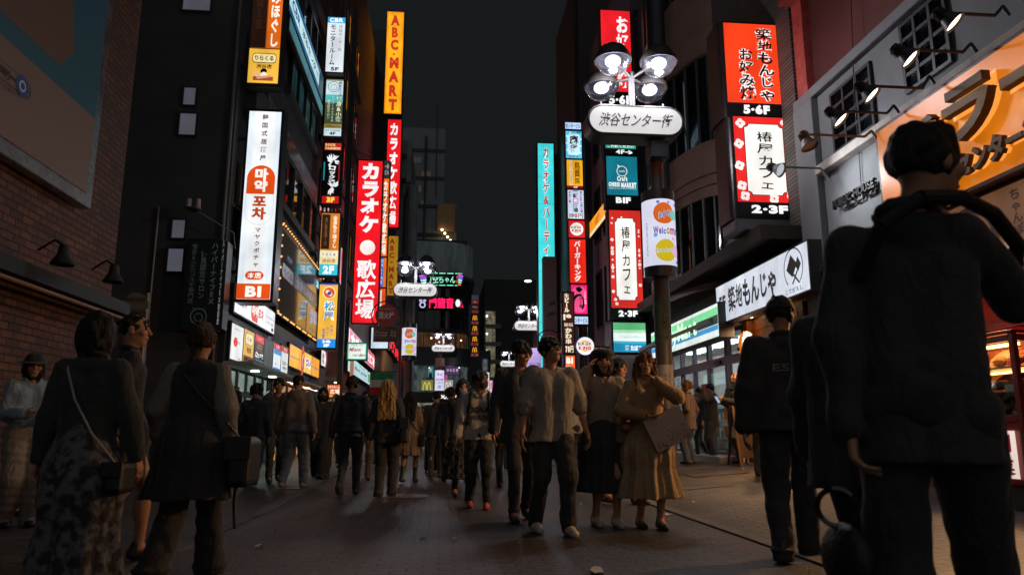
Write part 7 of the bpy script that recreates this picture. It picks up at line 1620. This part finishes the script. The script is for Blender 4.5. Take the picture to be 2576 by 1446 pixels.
nm = add('near', "big dark man nearest the camera, hand at his shoulder strap", 2262, 320, Y=2.05, H=1.82, face=146, head=(44, 0), headoff=(-.055, 0), arms=((.19, .06, .88), (-.15, -.20, 1.45)), elbow=((.6, .6, 0), (-.6, -.35, -1)), legs=((.10, .22, .12), (-.12, -.20, .08)), topc='#1e1e21', top_hem=.78, loose=.012, puff=.008, botc='#111113', wide=(1.0, 1.15, 1.2), hair='short', hairc='#14110f', vs=.009, curl=50, build=.80)
for i, (px, tp, fy, fc, lb_, tc) in enumerate(((1292, 1030, 1122, 0, "tiny distant person in grey far down the street, right of the hoodie man", '#3a3a40'), (1262, 1034, 1118, 180, "tiny distant person in dark blue walking away far down the street", '#20283a'), (1118, 1030, 1120, 0, "tiny distant person in brown far behind the suitcase", '#4a3528'), (1048, 1032, 1126, 180, "tiny distant person in a pale jacket beyond the boots woman", '#8a8078'), (1010, 1020, 1140, 0, "distant person in a red-brown top behind the blonde woman", '#5a2a24'), (1418, 1005, 1150, 180, "distant person in black beyond the white-shirted man and beret woman", '#1c1c20'), (938, 1012, 1150, 180, "distant person in a blue top between the black jacket and the blonde woman", '#2a4450'))):
    add('far%d' % i, lb_, px, tp, fy, face=fc, arms=DN, legs=STEP_L if i % 2 else STEP_R, topc=tc, top_hem=.82, loose=.03, botc='#1c1c20', hair='short')
for i, (px, tp, fy, fc, lb_, tc, hr, bc) in enumerate((
    (676, 985, 1180, 180, "person in a brown coat behind the curly-haired woman", '#4a382a', 'short', '#1c1c20'),
    (786, 1000, 1170, 0, "person in a navy jacket between the grey-hooded man and the masked woman", '#20283a', 'bob', '#1c1c20'),
    (846, 992, 1178, 2, "person with orange-lit face between the masked woman and the black jacket", '#2a2422', 'bob', '#16161a'),
    (938, 1008, 1168, 180, "person in a rust jacket just behind the tan-jacketed man", '#5a3020', 'short', '#2a2a30'),
    (1008, 1000, 1172, 180, "person with a grey jacket between the blonde woman and the boots woman", '#55555a', 'short', '#24242a'),
    (1112, 1004, 1178, 180, "person in black between the backpack and the suitcase", '#1a1a1e', 'short', '#18181c'),
    (1182, 985, 1195, 0, "person in a dark coat behind the headphones woman's shoulder", '#1e1c20', 'long', '#18181c'),
    (1262, 1002, 1180, 180, "person in dark green between the hoodie man and the suited man", '#1e2a24', 'short', '#18181c'),
    (1428, 990, 1170, 0, "person in pale grey behind the white-shirted man's arm", '#6a6a6e', 'short', '#1c1c20'),
    (1760, 975, 1152, -90, "seated-height person between the brown coat and the forehead-holding man", '#2a2628', 'short', '#1c1c20'),
    (640, 1004, 1160, 0, "distant person in maroon top nearest the green-lit shop", '#3a2a2a', 'bob', '#1e1e22'),
    (722, 1006, 1158, 180, "distant person in slate jacket behind the man in dark green trousers", '#2c3038', 'short', '#1e1e22'),
    (798, 1012, 1152, 180, "distant person in taupe coat behind the masked woman", '#4a4038', 'short', '#1e1e22'),
    (868, 1014, 1150, 0, "distant person in navy coat beside the kiosk sign", '#223040', 'bob', '#1e1e22'),
    (905, 1016, 1148, 180, "distant person in charcoal jacket behind the black-jacketed man", '#3c3c40', 'short', '#1e1e22'),
    (960, 1012, 1156, 0, "distant person in sand coat between the black jacket and the blonde hair", '#6a5a48', 'short', '#1e1e22'),
    (1022, 1022, 1138, 180, "distant person in midnight jacket under the direction board's pole", '#20242c', 'bob', '#1e1e22'),
    (1084, 1028, 1130, 0, "distant person in plum top just beyond the boots woman", '#4a3a3a', 'short', '#1e1e22'),
    (1146, 1022, 1138, 180, "distant person in black parka just beyond the suitcase", '#2a2a30', 'short', '#1e1e22'),
    (1222, 1026, 1132, 0, "distant person in mauve top past the hoodie man's shoulder", '#50484a', 'bob', '#1e1e22'),
    (1244, 1020, 1140, 180, "distant person in steel blue jacket between the hoodie man and suited man", '#30343c', 'short', '#1e1e22'),
    (1330, 1010, 1150, 0, "distant person in wine jacket between suited and white-shirted men", '#3a3034', 'short', '#1e1e22'),
    (1098, 984, 1202, 180, "broad person in a charcoal coat in the road beside the suitcase", '#242428', 'short', '#1a1a1e'),
    (1272, 966, 1228, 180, "person in a black parka in the road just behind the suited man", '#1a1a1c', 'short', '#18181a'),
    (598, 984, 1196, 180, "person in black at the green-lit shop beyond the white-sleeved woman", '#1c1c20', 'bob', '#1a1a1c'),
    (1492, 978, 1185, 0, "person in olive glimpsed behind the beret woman's raised arm", '#3a3a2c', 'short', '#1c1c20'),
    (1668, 985, 1178, 178, "person in a dark red top standing beyond the lamp pole", '#4a1c20', 'short', '#1c1c20'),
    (20, 935, 1300, 90, "dark figure against the brick wall at the edge beside the bucket hat woman", '#1c1c20', 'long', '#1a1a1c'))):
    add('mid%d' % i, lb_.replace("seated-height person", "small person"), px, tp, fy, face=fc, sex='f' if hr in ('bob', 'long') else 'm', arms=DN, legs=STEP_L if i % 2 else STEP_R, topc=tc, top_hem=.8, loose=.035, botc=bc, hair=hr)
for q in DBG: print("PERSON", q)
# ---- what they wear and carry
p = hd; chest_text(p, "RSONAL", 1.205, 1.285, .33, '#1c1a1e', bold=.04); chest_text(p, "NVERSED", 1.115, 1.175, .30, '#4a2a3a', bold=.03)
p = es; chest_text(p, "ES", 1.235, 1.285, .11, '#8a8684', front_=False, bold=.02, x0=.03)
def pack(p, label, c='#17171b', size=(.30, .16, .42)):
    o = thing("backpack", label, "backpack", p['W']((0, .2, 1.2))); b_ = p['W']; m = MB()
    f = lambda x, y, z: b_((x, y, z))
    x, y, z = size; a = f(-x/2, .13, 1.0); m.obox(a, f(x/2, .13, 1.0)-a, f(-x/2, .13+y, 1.0)-a, V(0, 0, z*p['k'])); m.build("bag_body", pbr("pack_cloth", c, .8, var=.15, bump=.2), o, bevel=.05)
    a = f(-x*.4, .13+y+.002, 1.03); m = MB(); m.obox(a, f(x*.4, .132+y, 1.03)-a, f(-x*.4, .17+y, 1.03)-a, V(0, 0, z*.45*p['k'])); m.build("pocket", pbr("pack_cloth", c, .8, var=.15, bump=.2), o, bevel=.02)
    for s_ in (1, -1): MB().tube([f(s_*.1, .14, 1.40), f(s_*.115, .04, 1.485), f(s_*.12, -.08, 1.44), f(s_*.125, -.155, 1.30), f(s_*.15, -.13, 1.1), f(s_*.17, 0, 1.03)], .019, 8).build("strap", pbr("strap", '#17171b', .7), o, True)
pack(P['hoodie'], "black backpack worn by the man in the white printed sweatshirt"); pack(P['pack'], "dark backpack on the distant person walking away")
strap("shoulder_bag", "small dark bag on a glittering chain worn by the floral skirt woman", P['bob'], [(.13, .03, 1.46), (.10, .10, 1.40), (.0, .155, 1.22), (-.12, .145, 1.02), (-.22, .06, .86)], .006, '#a8a49c', ((-.24, .03, .86), (.10, .2, .16), '#1a1a1c'))
strap("shoulder_bag", "large black bag hanging from the shoulder of the white-sleeved woman", P['vest'], [(.12, .03, 1.46), (.05, .13, 1.38), (-.12, .15, 1.2), (-.26, .10, 1.05), (-.33, .03, .95)], .008, '#3a3838', ((-.36, .02, .96), (.15, .32, .30), '#17171a'))
v = P['vest']; b_ = v['W']; tag(MB().tube([b_((-.32, .02, .66)), b_((-.33, .06, .52)), b_((-.36, .10, .36))], .012).build("bag_strap", pbr("strap", '#1c1c1e', .5)), "loose black strap end trailing below the white-sleeved woman's bag", "strap")
strap("shoulder_bag", "small black bag on a thin strap at the hip of the coat dress woman", P['boots'], [(.12, .02, 1.46), (.0, .13, 1.25), (-.16, .10, 1.0), (-.24, .02, .9)], .008, '#17171a', ((-.25, .0, .92), (.09, .24, .2), '#17171a'))
strap("shoulder_bag", "dark tote bag on the blonde woman's right shoulder", P['blonde'], [(-.13, .05, 1.45), (-.20, .12, 1.3), (-.25, .08, 1.15)], .01, '#1c1c1e', ((-.27, .06, 1.18), (.12, .3, .34), '#1f1f22'))
# headphones
p = P['phones']; m = MB(); m.tube([p['W'](p['hp'](math.cos(a)*.098, .01, .02+math.sin(a)*.115)) for a in np.linspace(0, math.pi, 13)], .009)
o = tag(m.build("headphones", pbr("headphone_black", '#17171a', .35)), "black over-ear headphones on the plaid skirt woman", "headphones")
for s_ in (1, -1): a = p['W'](p['hp'](s_*.10, .01, .0)); b2 = p['W'](p['hp'](s_*.125, .01, .0)); MB().cyl(a, b2, .038, n=16).build("ear_cup", pbr("headphone_grey", '#5a5a60', .3), o)
# suitcase
c = foot(1091, 1190); t = thing("suitcase", "black hard-shell suitcase with a raised handle rolling beside the tousled-haired person", "suitcase", c); x, y, z = c
MB().box(x-.19, y-.12, z+.06, x+.19, y+.12, z+.68).build("shell", pbr("case_black", '#1b1b1e', .35, var=.1), t, bevel=.05)
m = MB()
for i in range(5): m.box(x-.14+.065*i, y-.128, z+.12, x-.12+.065*i, y-.119, z+.62)
m.build("ribs", pbr("case_black", '#1b1b1e', .35, var=.1), t)
for dx in (-.1, .1): MB().cyl((x+dx, y+.08, z+.66), (x+dx, y+.08, z+.98), .009).build("handle_rod", pbr("alu", '#8a8a8c', .3, metal=.8), t, True)
MB().cyl((x-.12, y+.08, z+.98), (x+.12, y+.08, z+.98), .014).build("handle", M_BLACK, t, True)
for dx in (-.15, .15):
    for dy in (-.08, .08): MB().cyl((x+dx-.015, y+dy, z+.03), (x+dx+.015, y+dy, z+.03), .03).build("wheel", M_BLACK, t, True)
# phone in the hand of the man by the doors
p = pm; a = (p['wr'][1]+p['wr'][-1])/2+V(0, -.11, .03); t = thing("phone", "smartphone with a lit screen in the hands of the man by the glass doors", "phone", p['W'](a)); Wp = p['W']
q = [Wp(a+V(*v)) for v in ((-.04, -.05, .05), (.04, -.05, .05), (.04, .03, -.07), (-.04, .03, -.07))]; n_ = np.cross(q[1]-q[0], q[3]-q[0]); n_ /= -np.linalg.norm(n_)
MB().plate(q, n_, .009).build("case", M_BLACK, t); MB().add([v+n_*.002 for v in q], [(0, 1, 2, 3)]).build("screen", emit("screen_glow", '#a8c0e0', .9, 0), t)
# paper bag of the long-haired woman, held by twisted handles
p = lh; Wp = p['W']; t = thing("paper_bag", "white paper shopping bag with floral print tilted from the long-haired woman's arm", "bag", Wp((.20, -.26, .78)))
o_ = V(.02, -.26, .74); ux, uy, uz = V(.36, -.03, .16), V(.02, .12, .0), V(-.14, -.0, .30)
A = Wp(o_); M_BAG = pbr("bag_paper", '#cdbcab', .7, var=.12, vscale=10, bump=.1)
m = MB(); ax, ay, az = Wp(o_+ux)-A, Wp(o_+uy)-A, Wp(o_+uz)-A
for q in ((A, ax, az), (A+ay, ax, az), (A, ay, az), (A+ax, ay, az), (A, ax, ay)): m.obox(q[0], q[1], q[2], np.cross(q[1], q[2])/np.linalg.norm(np.cross(q[1], q[2]))*.002)
m.build("bag_body", M_BAG, t)
for s_ in (0, 1): m = MB(); m.tube([A+ay*s_+az+ax*.3, A+ay*(.5)+az*1.45+ax*.42, A+ay*.5+az*1.47+ax*.58, A+ay*s_+az+ax*.7], .004); m.build("handle", pbr("twisted_paper", '#8a7458', .8), t, True)
k_ = random.Random(4); nrm = np.cross(ax, az); nrm /= np.linalg.norm(nrm); nrm = nrm*(1 if nrm[1] < 0 else -1); m = MB()
for i in range(46):
    u, v = k_.uniform(.05, .95), abs(k_.gauss(0, .22))+.04; c0 = A+ax*u+az*min(v, .8)+nrm*.004; r_ = k_.uniform(.004, .011); e1, e2 = ax/np.linalg.norm(ax), az/np.linalg.norm(az)
    m.add([c0+e1*r_*math.cos(q)+e2*r_*.6*math.sin(q) for q in np.linspace(0, 2*math.pi, 7)[:-1]], [tuple(range(6))])
m.build("floral_print", pbr("bag_ink", '#5a4a44', .7), t)
# beige handbag with a fruit charm of the beret woman
p = cw; Wp = p['W']; t = thing("handbag", "beige cloth handbag with an orange round charm held by the beret woman", "handbag", Wp((.17, -.24, .86))); A = Wp((.05, -.24, .80)); m = MB(); ax, ay, az = Wp((.29, -.26, .80))-A, Wp((.07, -.14, .80))-A, V(0, 0, .21)
m.obox(A, ax, ay, az); m.build("bag_body", pbr("bag_cloth", '#7a6448', .8, var=.15, bump=.2), t, bevel=.03)
MB().tube([A+az+ax*.2+ay*.5, A+az*1.5+ax*.3+ay*.5, A+az*1.5+ax*.7+ay*.5, A+az+ax*.8+ay*.5], .009).build("handle", pbr("bag_cloth", '#7a6448', .8, var=.15, bump=.2), t, True)
MB().ball(A+ax*.45+az*.75-ay*.25, .045, 16, (1.2, .8, .9)).build("charm", pbr("charm_orange", '#b8642a', .45, var=.2), t, True)
# belt and watch of the long-haired woman, strap of the near man
p = nm; Wp = p['W']
tag(MB().tube([Wp(v) for v in ((.13, .10, 1.30), (.06, .175, 1.42), (-.04, .16, 1.49), (-.14, .07, 1.50), (-.22, -.04, 1.47), (-.28, -.16, 1.40), (-.27, -.22, 1.34))], .022, 10).build("bag_strap", pbr("strap_woven", '#2a2826', .8, var=.3, vscale=40, bump=.4)), "thick dark woven strap over the shoulder of the big near man", "strap")
a = p['W'](p['wr'][1]+V(.03, .06, -.16)); t = thing("ring_bag", "dark bag with a shiny round ring handle in the near man's lowered hand", "bag", a+V(0, 0, -.35))
MB().lathe(a+V(-.02, 0, -.06), [(.052, -.008), (.060, 0), (.052, .008), (.044, 0), (.052, -.008)], 36, axis=(.5, .8, .15)).build("ring_handle", pbr("ring_gloss", '#1c1c20', .12, coat=.6), t, True)
m = MB(); m.ball(a+V(0, 0, -.20), .10, 22, (.55, 1.1, 1.0)); m.build("bag_body", pbr("bag_matt", '#1d1d20', .55, var=.2, bump=.3), t, True)
bpy.data.objects.remove(_fo)
